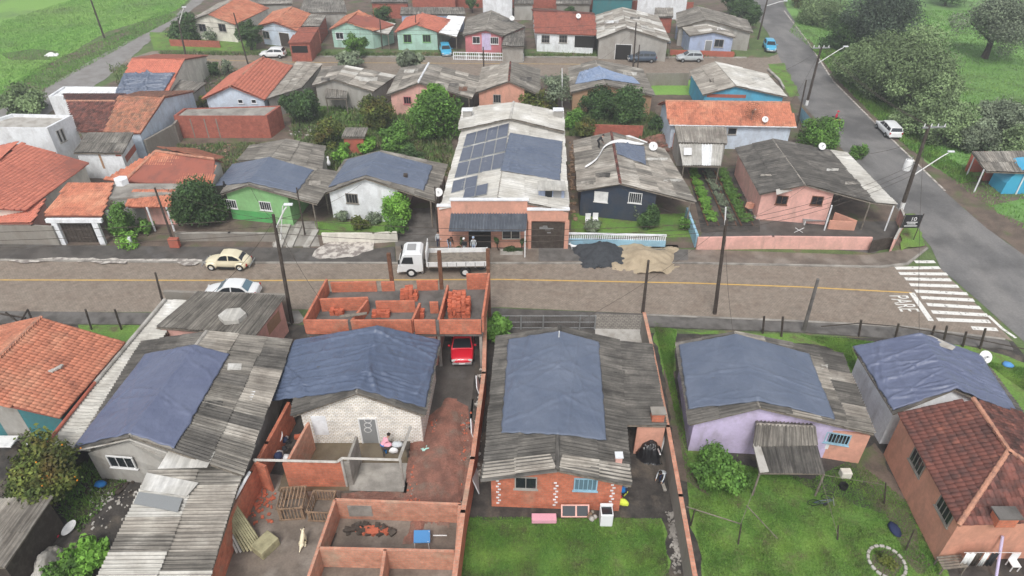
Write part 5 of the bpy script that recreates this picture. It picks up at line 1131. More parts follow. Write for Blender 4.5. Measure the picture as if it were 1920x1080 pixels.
# ======================= VEHICLES =======================
def loft(mb,st,half):
    m=len(half(st[0])); n=len(st); vs=[]
    for s in st:
        h=half(s); vs+=h+[(x,-y,z) for x,y,z in reversed(h)]
    k=2*m
    fs=[(i*k+j,(i+1)*k+j,(i+1)*k+(j+1)%k,i*k+(j+1)%k) for i in range(n-1) for j in range(k)]
    fs+=[tuple(range(k)),tuple(range(n*k-1,(n-1)*k-1,-1))]; mb.add(vs,fs)
def wheels(root,xs,y,r,w=.2,rim='plastic_grey',dual=()):
    for x in xs:
        for s in(-1,1):
            t=MB().lathe([(r*.55,-w/2),(r*.93,-w/2),(r,-w*.3),(r,w*.3),(r*.93,w/2),(r*.55,w/2),(r*.55,-w/2)],(0,0,0),18,'Y').build('wheel','rubber',root,world=False)
            t.location=(x,s*y,r)
            MB().lathe([(0,-w*.42),(r*.25,-w*.5),(r*.5,-w*.35),(r*.6,-w*.5),(r*.6,w*.5),(r*.5,w*.35),(r*.25,w*.5),(0,w*.42)],(0,0,0),12,'Y').build('rim',rim,t,world=False)
def car(label,loc,head,paint='p_white',kind='hatch',cat='car',name='parked_car',group=None,rim='steel_grey'):
    root=thing(name,label,cat,loc,head,group)
    W_=.83
    if kind=='beetle':
        st=[(-2.0,.38,.55,.3),(-1.9,.3,.78,.46),(-1.6,.26,.98,.58),(-1.1,.24,1.02,.64),(-.4,.22,.86,.7),(.5,.22,.86,.68),(.95,.25,.93,.6),(1.35,.28,.88,.52),(1.7,.33,.73,.42),(1.93,.4,.5,.26)]
        cab=[(-1.5,.9),(-1.2,1.25),(-.75,1.46),(-.15,1.5),(.3,1.42),(.72,.9)]; wb,wt=.66,.5; xs=(-1.2,1.2); r=.32; L=2.0
    elif kind=='wagon':
        st=[(-2.1,.4,.85,.72),(-2.05,.28,.95,.8),(-1.5,.22,.98,.83),(0,.2,.95,.84),(1.1,.2,.92,.83),(1.6,.25,.84,.8),(1.95,.33,.7,.73),(2.05,.42,.6,.6)]
        cab=[(-2.0,.92),(-1.82,1.4),(-.2,1.47),(.35,1.42),(1.05,.9)]; wb,wt=.77,.6; xs=(-1.3,1.25); r=.3; L=2.08
    elif kind=='sedan':
        st=[(-2.15,.4,.8,.72),(-2.05,.28,.93,.8),(-1.5,.22,.97,.83),(0,.2,.94,.84),(1.1,.2,.92,.83),(1.65,.25,.82,.8),(2.02,.35,.68,.72),(2.12,.42,.6,.6)]
        cab=[(-1.6,.92),(-1.05,1.38),(-.3,1.45),(.3,1.4),(1.0,.9)]; wb,wt=.77,.58; xs=(-1.35,1.3); r=.31; L=2.12
    else:
        st=[(-1.9,.42,.8,.7),(-1.85,.3,.92,.79),(-1.4,.22,.97,.82),(0,.2,.94,.83),(1.0,.2,.92,.82),(1.5,.25,.84,.79),(1.8,.35,.7,.72),(1.9,.42,.58,.58)]
        cab=[(-1.8,.92),(-1.5,1.38),(-.3,1.46),(.22,1.4),(.95,.9)]; wb,wt=.77,.6; xs=(-1.2,1.15); r=.3; L=1.9
    half=lambda s:[(s[0],s[3]*.8,s[1]),(s[0],s[3]*.97,s[1]+.1),(s[0],s[3],(s[1]+s[2])/2),(s[0],s[3]*.97,s[2]-.08),(s[0],s[3]*.84,s[2]-.01),(s[0],s[3]*.4,s[2]+.02)]
    mb=MB(); loft(mb,st,half); body=mb.build('body',paint,root,world=False,smooth=True)
    sb_=body.modifiers.new('s','SUBSURF'); sb_.levels=sb_.render_levels=1
    # cabin shell
    zt=max(z for _,z in cab); zb=.9
    hwz=lambda z: wb+(wt-wb)*(z-zb)/(zt-zb)
    hc=lambda s:[(s[0],hwz(.9)*1.0,.86),(s[0],hwz(max(s[1]-.06,.9)),max(s[1]-.06,.88)),(s[0],hwz(s[1])*.9,s[1]-.01),(s[0],hwz(s[1])*.4,s[1]+.01)]
    mb=MB(); loft(mb,cab,hc); mb.build('roof',paint,root,world=False,smooth=False,bevel=.03)
    def zr_(x):
        for (a,za),(b,zb_) in zip(cab[:-1],cab[1:]):
            if a<=x<=b: return za+(zb_-za)*(x-a)/(b-a)
        return .9
    x0,x1=cab[0][0],cab[-1][0]; mid=(x0+x1)/2+.05
    rg=[(x0+.22,mid-.05),(mid+.05,x1-.2)] if kind!='wagon' else [(x0+.2,-1.05),(-.97,-.12),(-.04,x1-.2)]
    for s in(-1,1):
        for a,b in rg:
            n=5; lo=[];hi=[]
            for i in range(n+1):
                x=a+(b-a)*i/n; z=zr_(x)-.11; z=max(z,.99); lo.append((x,s*(hwz(.97)+.012),.97)); hi.append((x,s*(hwz(z)+.012),z))
            V=lo+hi; F=[(i,i+1,n+2+i,n+1+i) if s<0 else (i,n+1+i,n+2+i,i+1) for i in range(n)]
            MB().add(V,F).build('side_window','glass_dark',root,world=False)
    for (a,za),(b,zb_),nm_ in ((cab[-2],cab[-1],'windscreen'),(cab[1],cab[0],'rear_window')):
        d=Vector((b-a,0,zb_-za)); nr=Vector((-d.z,0,d.x)) ; nr=nr if nr.z>0 else -nr; nr.normalize(); e=nr*.02
        p=Vector((a,0,za))+d*.12+e; q=Vector((a,0,za))+d*.9+e
        MB().add([(p.x,-hwz(p.z)*.86,p.z),(p.x,hwz(p.z)*.86,p.z),(q.x,hwz(q.z)*.9,q.z),(q.x,-hwz(q.z)*.9,q.z)],[(0,1,2,3)]).build(nm_,'glass_blue' if kind=='sedan' else 'glass_dark',root,world=False)
    if kind=='beetle':
        for x in xs:
            for s in(-1,1):
                mb=MB(); mb.lathe([(0,-.42)]+[(.5*math.cos(R(a)),.42*math.sin(R(a))) for a in range(-75,90,15)],(0,0,0),16); 
                V=[(x+v[0]*1.05,s*(.52+abs(0)+v[1]*.5),.42+v[2]*.85) for v in mb.v]; m2=MB(); m2.v=V; m2.f=mb.f; m2.build('mudguard',paint,root,world=False,smooth=True)
        for s in(-1,1): MB().box((0,s*.72,.27),(1.5,.14,.07)).build('running_board','rubber',root,world=False)
        for x in(-2.03,2.0): MB().box((x,0,.42),(.08,1.45,.09)).build('bumper','steel_grey',root,world=False,bevel=.03)
        wheels(root,xs,.68,r,.17,'steel_white')
        hx=1.62
        for s in(-1,1): MB().lathe([(0,0),(.1,.02),(.11,-.02)],(1.68,s*.52,.62),10,'X').build('headlight','light_lens',root,world=False); MB().box((-1.8,s*.6,.55),(.08,.12,.2)).build('tail_light','light_red',root,world=False)
    else:
        wheels(root,xs,W_-.06,r,.2,rim)
        for s in(-1,1):
            MB().box((L-.1,s*.56,.62),(.14,.32,.14),rz=-s*.25).build('headlight','light_lens',root,world=False,bevel=.03)
            MB().box((-L+.05,s*.66,.75),(.1,.18,.24)).build('tail_light','light_red',root,world=False,bevel=.02)
            MB().box((.62,s*.92,.98),(.12,.16,.12)).build('mirror',paint,root,world=False,bevel=.02)
        MB().box((L-.04,0,.38),(.12,1.35,.16)).build('bumper','plastic_grey' if kind!='sedan' else paint,root,world=False,bevel=.03); MB().box((-L+.02,0,.42),(.12,1.4,.18)).build('bumper',paint,root,world=False,bevel=.03)
        MB().box((-L-.05,0,.6),(.02,.42,.12)).build('number_plate','plastic_white',root,world=False); MB().box((L+.03,0,.42),(.02,.42,.12)).build('number_plate','plastic_white',root,world=False)
    return root
car('rounded cream beetle-shaped car parked at the kerb',U(430,499),R(180)-.03,'p_cream','beetle')
car('white sedan partly hidden behind the streaked annexe roof',U(438,556),R(180),'p_white','sedan')
car('red car parked nose out beneath the brick shell',U(868,656),R(-88),'p_red','hatch')
car('white estate car parked at the far kerb of the grey road',U(1663,249),math.atan2((U(1640,230)-U(1700,290)).y,(U(1640,230)-U(1700,290)).x),'p_white','wagon')
car('light blue hatchback at the top of the grey road',U(1442,93),math.atan2((U(1460,100)-U(1440,62)).y,(U(1460,100)-U(1440,62)).x),'p_cyan','hatch')
car('silver hatchback in front of the periwinkle house',U(1292,114),R(180),'p_silver','hatch')
car('dark estate car in front of the warehouse',U(1203,115),R(180),'p_dark','wagon')
car('white hatchback on the second street by the light blue house',U(513,107),R(180),'p_white','hatch')
car('small blue car under the white sheet carport',U(836,101),R(-80),'p_cyan','hatch')
# truck
tk=thing('flatbed_truck','white cab flatbed truck with pale drop-side body parked at the shop','truck',U(831,506),R(181.5))
st=[(1.55,.5,2.1,.98),(1.75,.45,2.28,1.0),(2.9,.45,2.28,1.0),(3.15,.45,2.1,1.0),(3.45,.42,1.35,1.0),(3.58,.42,1.2,.97),(3.62,.45,.7,.9)]
hf=lambda s:[(s[0],s[3]*.9,s[1]),(s[0],s[3],s[1]+.1),(s[0],s[3],1.2 if s[2]>1.3 else s[2]-.1),(s[0],s[3]*.92,s[2]-.1),(s[0],s[3]*.82,s[2]),(s[0],0.2,s[2]+.02)]
mb=MB(); loft(mb,st,hf); cb=mb.build('cab','p_white',tk,world=False,bevel=.03)
MB().add([(3.2,-.78,2.02),(3.2,.78,2.02),(3.49,.86,1.36),(3.49,-.86,1.36)],[(0,1,2,3)]).build('windscreen','glass_dark',cb,world=False)
for s in(-1,1):
    MB().add([(2.35,s*.99,1.95),(3.05,s*.99,1.95),(3.3,s*1.015,1.35),(2.3,s*1.015,1.3)],[(0,1,2,3)]).build('side_window','glass_dark',cb,world=False)
    MB().box((3.45,s*1.15,1.6),(.1,.12,.35)).build('mirror','rubber',cb,world=False); MB().box((3.62,s*.75,.75),(.08,.3,.16)).build('headlight','light_lens',cb,world=False)
MB().box((2.45,0,2.33),(.7,.9,.05)).build('roof_hatch','plastic_grey',cb,world=False)
MB().box((3.64,0,.52),(.14,1.9,.28)).build('bumper','p_white',tk,world=False,bevel=.04)
for s in(-1,1): MB().box((-.9,s*.42,.72),(5.0,.14,.2)).build('chassis_rail','wood_dark',tk,world=False)
MB().box((-1.25,0,1.0),(4.9,2.1,.12)).build('bed_floor','wood_grey',tk,world=False)
for s in(-1,1):
    b_=MB().box((-1.25,s*1.06,1.27),(4.9,.06,.42)).build('side_board','cloth_white',tk,world=False)
    for i in range(7): MB().box((-3.5+i*.76,s*1.1,1.2),(.06,.04,.52)).build('stake','plastic_grey',b_,world=False)
MB().box((-3.72,0,1.3),(.06,2.1,.5)).build('tail_board','cloth_white',tk,world=False)
hb=MB().box((1.22,0,1.55),(.06,2.1,1.0)).build('head_board','cloth_white',tk,world=False)
for s in(-1,1): MB().tube((1.22,s*1.0,1.0),(1.22,s*1.0,2.5),.04).build('rack_post','steel_white',hb,world=False)
MB().tube((1.22,-1,2.45),(1.22,1,2.45),.04).build('rack_bar','steel_white',hb,world=False)
wheels(tk,(2.55,),.9,.42,.26,'steel_white'); wheels(tk,(-1.9,),.88,.44,.42,'steel_white')
MB().box((.3,-.85,.7),(.9,.35,.4)).build('fuel_tank','plastic_grey',tk,world=False,bevel=.06); MB().lathe([(.2,-.1),(.42,-.1),(.42,.1),(.2,.1)],(-3.2,.3,.55),14).build('spare_wheel','rubber',tk,world=False)
# ======================= PEOPLE AND DOGS =======================
def skinfig(J,E,Rd,sub=2):
    me=bpy.data.meshes.new('tmp'); me.from_pydata([tuple(j) for j in J],E,[]); o=bpy.data.objects.new('tmp',me); col.objects.link(o)
    s=o.modifiers.new('k','SKIN'); sv=me.skin_vertices[0].data
    for i,r in enumerate(Rd): sv[i].radius=(r if isinstance(r,tuple) else (r,r)); sv[i].use_root=(i==0)
    s.use_smooth_shade=True; u=o.modifiers.new('u','SUBSURF'); u.levels=u.render_levels=sub
    dg=bpy.context.evaluated_depsgraph_get(); dg.update(); m=bpy.data.meshes.new_from_object(o.evaluated_get(dg)); bpy.data.objects.remove(o); return m
def person(label,loc,rz=0,pose='stand',top='cloth_grey',legs='cloth_navy',hair='hair',hat=None,group=None):
    root=thing('person',label,'person',loc,rz,group)
    z0=.92
    if pose=='crouch': hip=Vector((-.1,0,.42)); tor=Vector((.28,0,.38)); knee=Vector((.32,0,.42))
    elif pose=='bend': hip=Vector((-.12,0,.88)); tor=Vector((.42,0,.26)); knee=Vector((.06,0,.47))
    elif pose=='sit': hip=Vector((0,0,.5)); tor=Vector((.02,0,.52)); knee=Vector((.42,0,.5))
    else: hip=Vector((0,0,.92)); tor=Vector((.02,0,.5)); knee=Vector((.03,0,.48))
    ch=hip+tor*.72; nk=hip+tor*1.04; hd=nk+tor.normalized()*.1+Vector((.05,0,.05)); hd2=hd+Vector((.01,0,.09))
    J=[hip,hip+tor*.4,ch,nk,hd,hd2]; Rd=[(.14,.12),(.13,.11),(.15,.11),.055,.09,.085]; E=[(0,1),(1,2),(2,3),(3,4),(4,5)]
    hands=[]
    for s in(-1,1):
        k=len(J); sh=ch+Vector((0,s*.17,.04)); 
        if pose=='bend': el=sh+Vector((.12,s*.04,-.26)); ha=el+Vector((.12,-s*.02,-.22))
        elif pose=='crouch': el=sh+Vector((.18,s*.04,-.2)); ha=el+Vector((.2,-s*.05,-.05))
        elif s>0 and pose=='stand': el=sh+Vector((.02,s*.07,-.27)); ha=el+Vector((.16,-.04,-.14))
        else: el=sh+Vector((-.01,s*.07,-.28)); ha=el+Vector((.05,0,-.25))
        J+=[sh,el,ha,ha+(ha-el).normalized()*.08]; Rd+=[.058,.043,.03,.036]; E+=[(2,k),(k,k+1),(k+1,k+2),(k+2,k+3)]; hands.append((ha,(ha-el).normalized(),s))
        k=len(J); hp=hip+Vector((0,s*.09,-.03)); 
        kx=knee+Vector((0,s*.11,0)); 
        if pose=='walk': kx=kx+Vector((.13*s,0,.02))
        an=Vector((0.0 if pose!='sit' else .42,s*.11,.09)) if pose!='walk' else Vector((.22*s,s*.1,.09))
        if pose=='crouch': an=Vector((.05,s*.12,.09))
        J+=[hp,kx,an,an+Vector((.15,0,-.05))]; Rd+=[.09,.06,.04,.042]; E+=[(0,k),(k,k+1),(k+1,k+2),(k+2,k+3)]
    me=skinfig(J,E,Rd,1); me.materials.clear()
    for m_ in('skin',top,legs,'rubber'): me.materials.append(M(m_))
    bones=[((0,1),1),((1,2),1),((2,3),1),((4,5),0),((3,4),0)]
    kk=6
    for s in(0,1): bones+=[((kk,kk+1),1),((kk+1,kk+2),1),((kk+2,kk+3),0),((kk+4,kk+5),2),((kk+5,kk+6),2),((kk+6,kk+7),3)]; kk+=8
    for p in me.polygons:
        c=p.center; best=9;bi=0
        for (a,b),mi in bones:
            A=J[a];B=J[b];d=B-A;t=max(0,min(1,(c-A).dot(d)/max(d.dot(d),1e-6))); q=(c-A-d*t).length-(.04 if mi in(1,) and a in(0,1) else 0)
            if q<best: best=q;bi=mi
        if (c-J[0]).length<.17 and c.z<J[0].z+.02: bi=2
        p.material_index=bi; p.use_smooth=True
    bm=bmesh.new(); bm.from_mesh(me)
    for ha,d,s in hands:
        side=Vector((1,0,0)) if abs(d.z)>.7 else Vector((0,0,1)); pal=ha+d*.08
        for i in range(4):
            b0=pal+side*(.02*(i-1.5)); l=(.055,.065,.062,.045)[i]; m1=b0+d*l*.6; e=m1+d*l*.5+Vector((0,-s*.015,0))
            for a,b,r in((b0,m1,.009),(m1,e,.008)):
                t=MB().tube(a,b,r,r*.85,5); vs=[bm.verts.new(v) for v in t.v]; [bm.faces.new([vs[q] for q in f]) for f in t.f]
        t=MB().tube(ha+d*.04+side*.03,ha+d*.09+side*.065,.011,.008,5); vs=[bm.verts.new(v) for v in t.v]; [bm.faces.new([vs[q] for q in f]) for f in t.f]
    # nose and ears
    for c,r in((hd2+Vector((.095,0,-.02)),.018),(hd2+Vector((0,.09,-.02)),.022),(hd2+Vector((0,-.09,-.02)),.022)):
        g=bmesh.ops.create_icosphere(bm,subdivisions=1,radius=r,matrix=Matrix.Translation(c))
    bm.to_mesh(me); bm.free(); me.name='body'; mkobj('body',me,root)
    mb=MB(); mb.lathe([(0,.115),(.06,.105),(.1,.06),(.112,0),(.1,-.04)],hd2+Vector((-.018,0,.0)),12); mb.build('hat' if hat else 'hair',hat or hair,root,world=False,smooth=True)
    if hat: MB().box(hd2+Vector((.13,0,.03)),(.12,.14,.015)).build('hat_brim',hat,root,world=False)
    mb=MB()
    for s in(-1,1): mb.lathe([(0,.01),(.012,0),(0,-.01)],hd2+Vector((.088,s*.032,.005)),6)
    mb.build('eyes','hair',root,world=False)
    return root
person('person in grey jacket standing at the shop left corner beside the pole',U(823,464),R(-80),'stand','cloth_grey','cloth_navy')
person('person in dark clothes and blue trousers behind the truck bed',U(843,466),R(-60),'bend','cloth_black','cloth_sky')
person('person in black top and pale trousers with white cap at the shop door',Vector((fx(871,yD-1.1,.9),yD-1.1,.13)),R(-110),'stand','cloth_black','cloth_grey',hat='cloth_white')
person('person in light blue shirt standing in the shop doorway',Vector((fx(888,yD-.9,.9),yD-.9,.13)),R(-90),'stand','cloth_grey','cloth_sky',hat='cloth_sky')
pr=planept(n12,0,1122,279,.05); person('worker in dark clothes bending over on the navy house roof',pr,R(20),'bend','cloth_black','cloth_black')
person('person in pale shirt bending in the side yard of the brick cottage',U(1240,905),R(-130),'bend','cloth_grey','cloth_navy')
person('person in blue trousers and pink top at the washing table outside the white brick house',U(722,850),R(45),'bend','cloth_pink','cloth_blue')
def motorcycle(label,loc,rz):
    root=thing('motorcycle',label,'motorcycle',loc,rz); 
    for x in(-.62,.62): MB().lathe([(.22,-.05),(.29,-.04),(.3,0),(.29,.04),(.22,.05),(.22,-.05)],(x,0,.3),16,'Y').build('wheel','rubber',root,world=False)
    MB().tube((-.55,0,.45),(.35,0,.62),.12,.16).build('body','p_red',root,world=False); MB().box((-.35,0,.76),(.7,.24,.1)).build('seat','rubber',root,world=False,bevel=.03)
    MB().tube((.6,0,.3),(.4,0,.95),.04).tube((.4,-.33,1.0),(.4,.33,1.0),.025).build('handlebar','steel_grey',root,world=False)
    MB().box((-.05,0,.4),(.4,.25,.3)).build('engine','steel_grey',root,world=False,bevel=.04)
    return root
motorcycle('red motorcycle riding along the grey road with its rider',U(1567,233),R(-50))
person('rider in red jacket seated on the motorcycle on the grey road',U(1567,233)+Vector((-.15,.12,.3)),R(-50),'sit','cloth_red','cloth_black',hat='cloth_red')
def dog(label,loc,rz,pose='stand',m='cloth_white',s=1.0):
    root=thing('dog',label,'dog',loc,rz); V=Vector
    if pose=='stand':
        J=[V((0,0,.42)),V((.22,0,.43)),V((-.24,0,.43)),V((.34,0,.52)),V((.42,0,.6)),V((.54,0,.57)),V((-.34,0,.46)),V((-.46,0,.56))]
    else:
        J=[V((0,0,.36)),V((.16,0,.5)),V((-.16,0,.2)),V((.2,0,.62)),V((.24,0,.7)),V((.36,0,.68)),V((-.26,0,.12)),V((-.4,0,.06))]
    E=[(0,1),(0,2),(1,3),(3,4),(4,5),(2,6),(6,7)]; Rd=[.1,.125,.1,.07,.075,.035,.035,.02]
    for sd in(-1,1):
        k=len(J); b=J[1]; z=b.z; J+=[b+V((.03,sd*.07,-.1)),V((b.x-.01,sd*.08,.22)),V((b.x+.02,sd*.08,.03))]; Rd+=[.05,.03,.028]; E+=[(1,k),(k,k+1),(k+1,k+2)]
        k=len(J); b=J[2]
        if pose=='stand': J+=[V((b.x+.04,sd*.08,.28)),V((b.x-.1,sd*.08,.15)),V((b.x-.06,sd*.08,.03))]
        else: J+=[V((b.x+.16,sd*.12,.22)),V((b.x+.06,sd*.13,.06)),V((b.x+.2,sd*.13,.03))]
        Rd+=[.06,.03,.028]; E+=[(2,k),(k,k+1),(k+1,k+2)]
    me=skinfig(J,E,Rd,2); me.materials.clear(); me.materials.append(M(m)); me.shade_smooth(); o=mkobj('body',me,root)
    mb=MB(); 
    for sd in(-1,1): mb.tube(J[4]+V((-.02,sd*.05,.05)),J[4]+V((-.03,sd*.08,.13)),.035,.01,6)
    mb.build('ears',m,root,world=False); MB().box(J[5]+V((.04,0,.01)),(.03,.03,.03)).build('nose','rubber',root,world=False)
    root.scale=(s,s,s)
dog('white dog standing on the road by the truck front wheel, left one',U(777,512),R(160),s=1.05); dog('white dog standing on the road by the truck front wheel, right one',U(787,511),R(150))
dog('cream dog sitting on the concrete floor of the building yard',U(569,1022),R(80),'sit','p_cream',1.25)
dog('white dog walking at the left foot of the dark grit heap',U(1077,469),R(170),s=1.0)
# ======================= TREES AND SHRUBS =======================
T=tree
T(74,888,70,3.2,'citrus tree full of orange fruit at the lower left','leaf_olive',n=9000,leaf=.22,blobs=18,fruit=55,flat=.8)
T(168,1045,42,1.0,'bright leafy shrub in the dark yard at lower left','leaf_bright','shrub',1600,.28,.7,10,cat='shrub',trunk=False)
T(130,1075,40,.7,'darker leafy shrub at the bottom edge at lower left','leaf_green','shrub',1300,.22,.7,9,cat='shrub',trunk=False)
T(1360,882,50,1.5,'round light green tree on the right lawn','leaf_green',n=6500,leaf=.2,blobs=18)
T(932,614,27,1.7,'spiky green shrub between the brick shell and dark roof','leaf_green','shrub',2600,.3,.9,cat='shrub')
T(372,380,50,3.0,'broad dark green tree left of the green house','leaf_dark',n=7000,leaf=.24,blobs=18)
T(400,395,28,1.4,'dark shrub in front of the green house corner','leaf_dark','shrub',1500,.2,.8,cat='shrub')
T(742,386,29,2.6,'rounded bright green tree beside the white house','leaf_bright',n=4500,leaf=.2,flat=1.25,blobs=14)
T(742,425,22,1.2,'lower skirt of green shrub beneath the rounded bright tree','leaf_green','shrub',1800,.18,.9,cat='shrub',trunk=False)
T(670,418,18,.8,'olive shrub in front of the white house','leaf_olive','shrub',1200,.18,.8,cat='shrub',trunk=False)
T(640,405,14,.7,'small grey-green shrub by the white house window','leaf_grey','shrub',800,.16,.8,cat='shrub',trunk=False)
T(700,410,15,.7,'greyish shrub between olive shrub and bright tree','leaf_grey','shrub',900,.16,.8,cat='shrub',trunk=False)
T(222,415,30,2.2,'tall leafy hedge bush beside the white carport','leaf_green','shrub',3500,.2,1.3,cat='shrub')
T(240,450,22,.8,'low yellowish-green bush at the hedge foot','leaf_bright','shrub',1200,.18,.8,cat='shrub',trunk=False)
T(268,425,20,.8,'small bush behind the two orange bins','leaf_green','shrub',1000,.18,.8,cat='shrub',trunk=False)
T(1218,408,23,1.4,'dark rounded shrub in the navy house garden','leaf_dark','shrub',2600,.2,.95,cat='shrub')
T(1190,395,18,1.0,'grey twiggy shrub in the navy house garden','leaf_grey','shrub',900,.18,.9,cat='shrub')
T(1285,418,14,.9,'green shrub by the whitewashed side wall','leaf_green','shrub',900,.16,1,cat='shrub')
T(1110,425,18,.7,'mixed low plants behind the left end of the balustrade','leaf_grey','shrub',1000,.18,.7,cat='shrub',trunk=False)
T(1537,249,37,2.6,'dense round green tree beside the mesh dish house','leaf_green',n=7500,leaf=.22,blobs=20,shell=.75)
T(1609,283,19,1.0,'small round shrub at the road edge','leaf_green','shrub',1800,.18,.9,cat='shrub')
T(815,216,48,3.6,'large bright green round tree left of the solar building','leaf_green',n=9500,leaf=.28,blobs=20)
T(812,180,28,5.0,'upper crown of bright green tree behind the round one','leaf_bright',n=3800,leaf=.28,blobs=12)
T(562,193,34,3.0,'dark dense tree between the pale blue and whitish houses','leaf_dark',n=6000,leaf=.28,blobs=16)
T(706,209,34,2.6,'olive-brown round tree in the back garden','leaf_olive',n=5000,leaf=.26,blobs=14)
T(740,262,34,2.2,'mid green rough tree in the back garden','leaf_green',n=4500,leaf=.26,blobs=14)
T(610,248,30,2.0,'yellowish-green shrub tree left of the little red shed','leaf_olive',n=3500,leaf=.24,blobs=12)
T(690,270,18,1.4,'bright banana-like plants beside the rounded tarp','leaf_bright','shrub',900,.4,.8,cat='shrub')
T(640,292,15,1.0,'bright plants between the two street houses','leaf_bright','shrub',700,.4,.8,cat='shrub',trunk=False)
T(770,295,30,1.3,'dark tangled shrub under the big round tree','leaf_dark','shrub',2200,.24,.7,cat='shrub',trunk=False)
T(1125,192,34,2.6,'left dark fruit tree behind the navy house','leaf_dark',n=5500,leaf=.25,blobs=16)
T(1180,198,38,2.8,'right dark fruit tree behind the navy house','leaf_dark',n=6000,leaf=.25,blobs=16)
T(1100,240,22,1.6,'small olive tree above the red brick wall','leaf_olive',n=2200,leaf=.22)
T(1230,232,18,1.2,'bluish dark shrub at the corner of the long orange roof house','leaf_dark','shrub',1500,.22,.9,cat='shrub')
T(1075,222,22,1.6,'green shrub right of the solar building rear gable','leaf_green','shrub',2000,.24,.9,cat='shrub')
T(1045,165,34,3.4,'pale sparse yellow-green tree','leaf_grey',n=2400,leaf=.26,blobs=14,shell=.2)
T(1010,190,30,2.0,'yellow-green bushy growth behind the solar building','leaf_olive',n=2800,leaf=.26)
T(765,112,26,2.4,'palm-like grey-green tree on the second street','leaf_grey',n=1800,leaf=.55,blobs=8,flat=.7,name='palm_tree')
T(655,112,26,1.6,'spreading grey-green plant on the second street','leaf_grey',n=1800,leaf=.5,blobs=8,flat=.6)
T(666,82,22,2.4,'light green tree in front of the mint green house','leaf_green',n=2600,leaf=.3)
T(465,62,27,3.2,'dark tree between cream house and light blue house','leaf_dark',n=4500,leaf=.32,blobs=14)
T(345,52,30,2.4,'dark scrubby tree left of the cream house','leaf_dark',n=4000,leaf=.34,blobs=14)
T(395,65,16,1.2,'small bush under the cream house window','leaf_grey','shrub',900,.25,.8,cat='shrub')
T(720,30,20,2.0,'dark bush between the mint green houses','leaf_dark',n=2000,leaf=.3)
T(1410,28,17,3.0,'narrow tree beside the road at the top','leaf_dark',n=2500,leaf=.3,flat=1.4)
T(1385,8,30,3.0,'dark trees at the top edge left of the road','leaf_dark',n=4000,leaf=.36,blobs=14)
T(885,6,12,2.0,'small dark bush at the top edge','leaf_dark','shrub',900,.3,.9,cat='shrub')
T(1070,22,12,2.5,'small dark tree behind the red-brown roof','leaf_dark',n=1200,leaf=.3)
T(245,195,16,1.4,'yellowish shrub behind the mixed tile roof','leaf_olive','shrub',900,.24,.8,cat='shrub') if 0 else None
T(376,190,14,1.2,'yellow-green shrub beside the pale blue house wall','leaf_olive','shrub',900,.22,.8,cat='shrub')
T(400,128,12,1.6,'small dark cypress-like bush near the second street','leaf_dark','shrub',900,.24,1.2,cat='shrub')
T(425,124,12,1.4,'cactus-like bush beside the dark cypress-like bush','leaf_grey','shrub',700,.24,1.2,cat='shrub')
T(45,192,45,1.6,'rough grey-green thicket at the left edge beside the lane','leaf_park','thicket',4200,.34,.6,14,cat='thicket',trunk=False)
T(215,125,30,.8,'grassy clump at the lane side behind the tarped tile roof','leaf_park','shrub',1500,.25,.4,cat='shrub',trunk=False) if 0 else None
for x,y,r,h_,lb,m_,n_ in [(1655,28,66,7.5,'large dark conifer-like tree at the top of the park','leaf_conifer',12000),(1690,132,88,4.6,'very broad crown of the park tree above the white estate car','leaf_park',24000),(1618,120,50,3.6,'park tree crown nearest the roadside lamp','leaf_park',9000),(1745,175,58,4.0,'right lower crown of the broad park trees','leaf_park',12000),(1590,62,42,3.2,'dark park tree left of the conifer','leaf_dark',8000),(1540,22,40,2.6,'light scrub tree at the top beside the road','leaf_park',7000),(1510,-10,30,2.5,'scrubby tree at the top edge of the roadside','leaf_olive',4000),(1872,42,66,6.5,'big grey-green tree at the upper right corner','leaf_grey',13000),(1770,235,50,2.6,'dark bushy tree behind the transformer pole','leaf_park',9000),(1838,256,38,2.0,'grey-green bush between the pole and the brown shelter','leaf_grey',8000),(1893,222,44,2.8,'pale bushy tree right of the park lawn','leaf_grey',9000),(1925,268,40,2.2,'bush behind the brown shelter roof','leaf_park',5000),(1705,225,34,1.6,'low dark bush under the broad park crown','leaf_park',3500),(1780,-15,30,3,'small tree at the top edge of the lawn','leaf_dark',3000)]:
    T(x,y,r,h_,lb,m_,n=int(n_*1.5),leaf=.27,blobs=26,flat=.75,group='park trees beside the road',shell=.6)
tufts('grass_blades',[(872,970),(1240,972),(1262,1130),(850,1130)],70000,.09,z=.01)
tufts('grass_blades',[(1262,760),(1290,850),(1520,900),(1600,860),(1700,940),(1790,1130),(1330,1130)],80000,.09,z=.01)
tufts('grass_blades',[(1225,605),(1268,620),(1262,700),(1290,850),(1262,760)],12000,.1,z=.01)
tufts('grass_blades',[(1500,628),(1600,636),(1920,690),(1930,740),(1860,690),(1700,640),(1596,650),(1620,720),(1570,660)],14000,.1,z=.01)
tufts('field_grass',[(-40,225),(95,120),(200,60),(330,20),(380,-20),(200,-20),(-60,60)],40000,.2,z=0,mt='blade_field')
tufts('park_grass',[(1480,60),(1560,120),(1640,215),(1700,270),(1800,350),(1930,440),(1990,300),(1990,20),(1500,20)],60000,.22,z=0,mt='blade_field')
tufts('yard_weeds',[(590,200),(745,195),(830,210),(830,320),(600,300)],16000,.22,z=.01,mt='blade')
tufts('roadside_weeds',[(60,130),(200,70),(310,20),(335,30),(190,110),(90,165),(-20,205)],9000,.22,z=0,mt='blade_field')
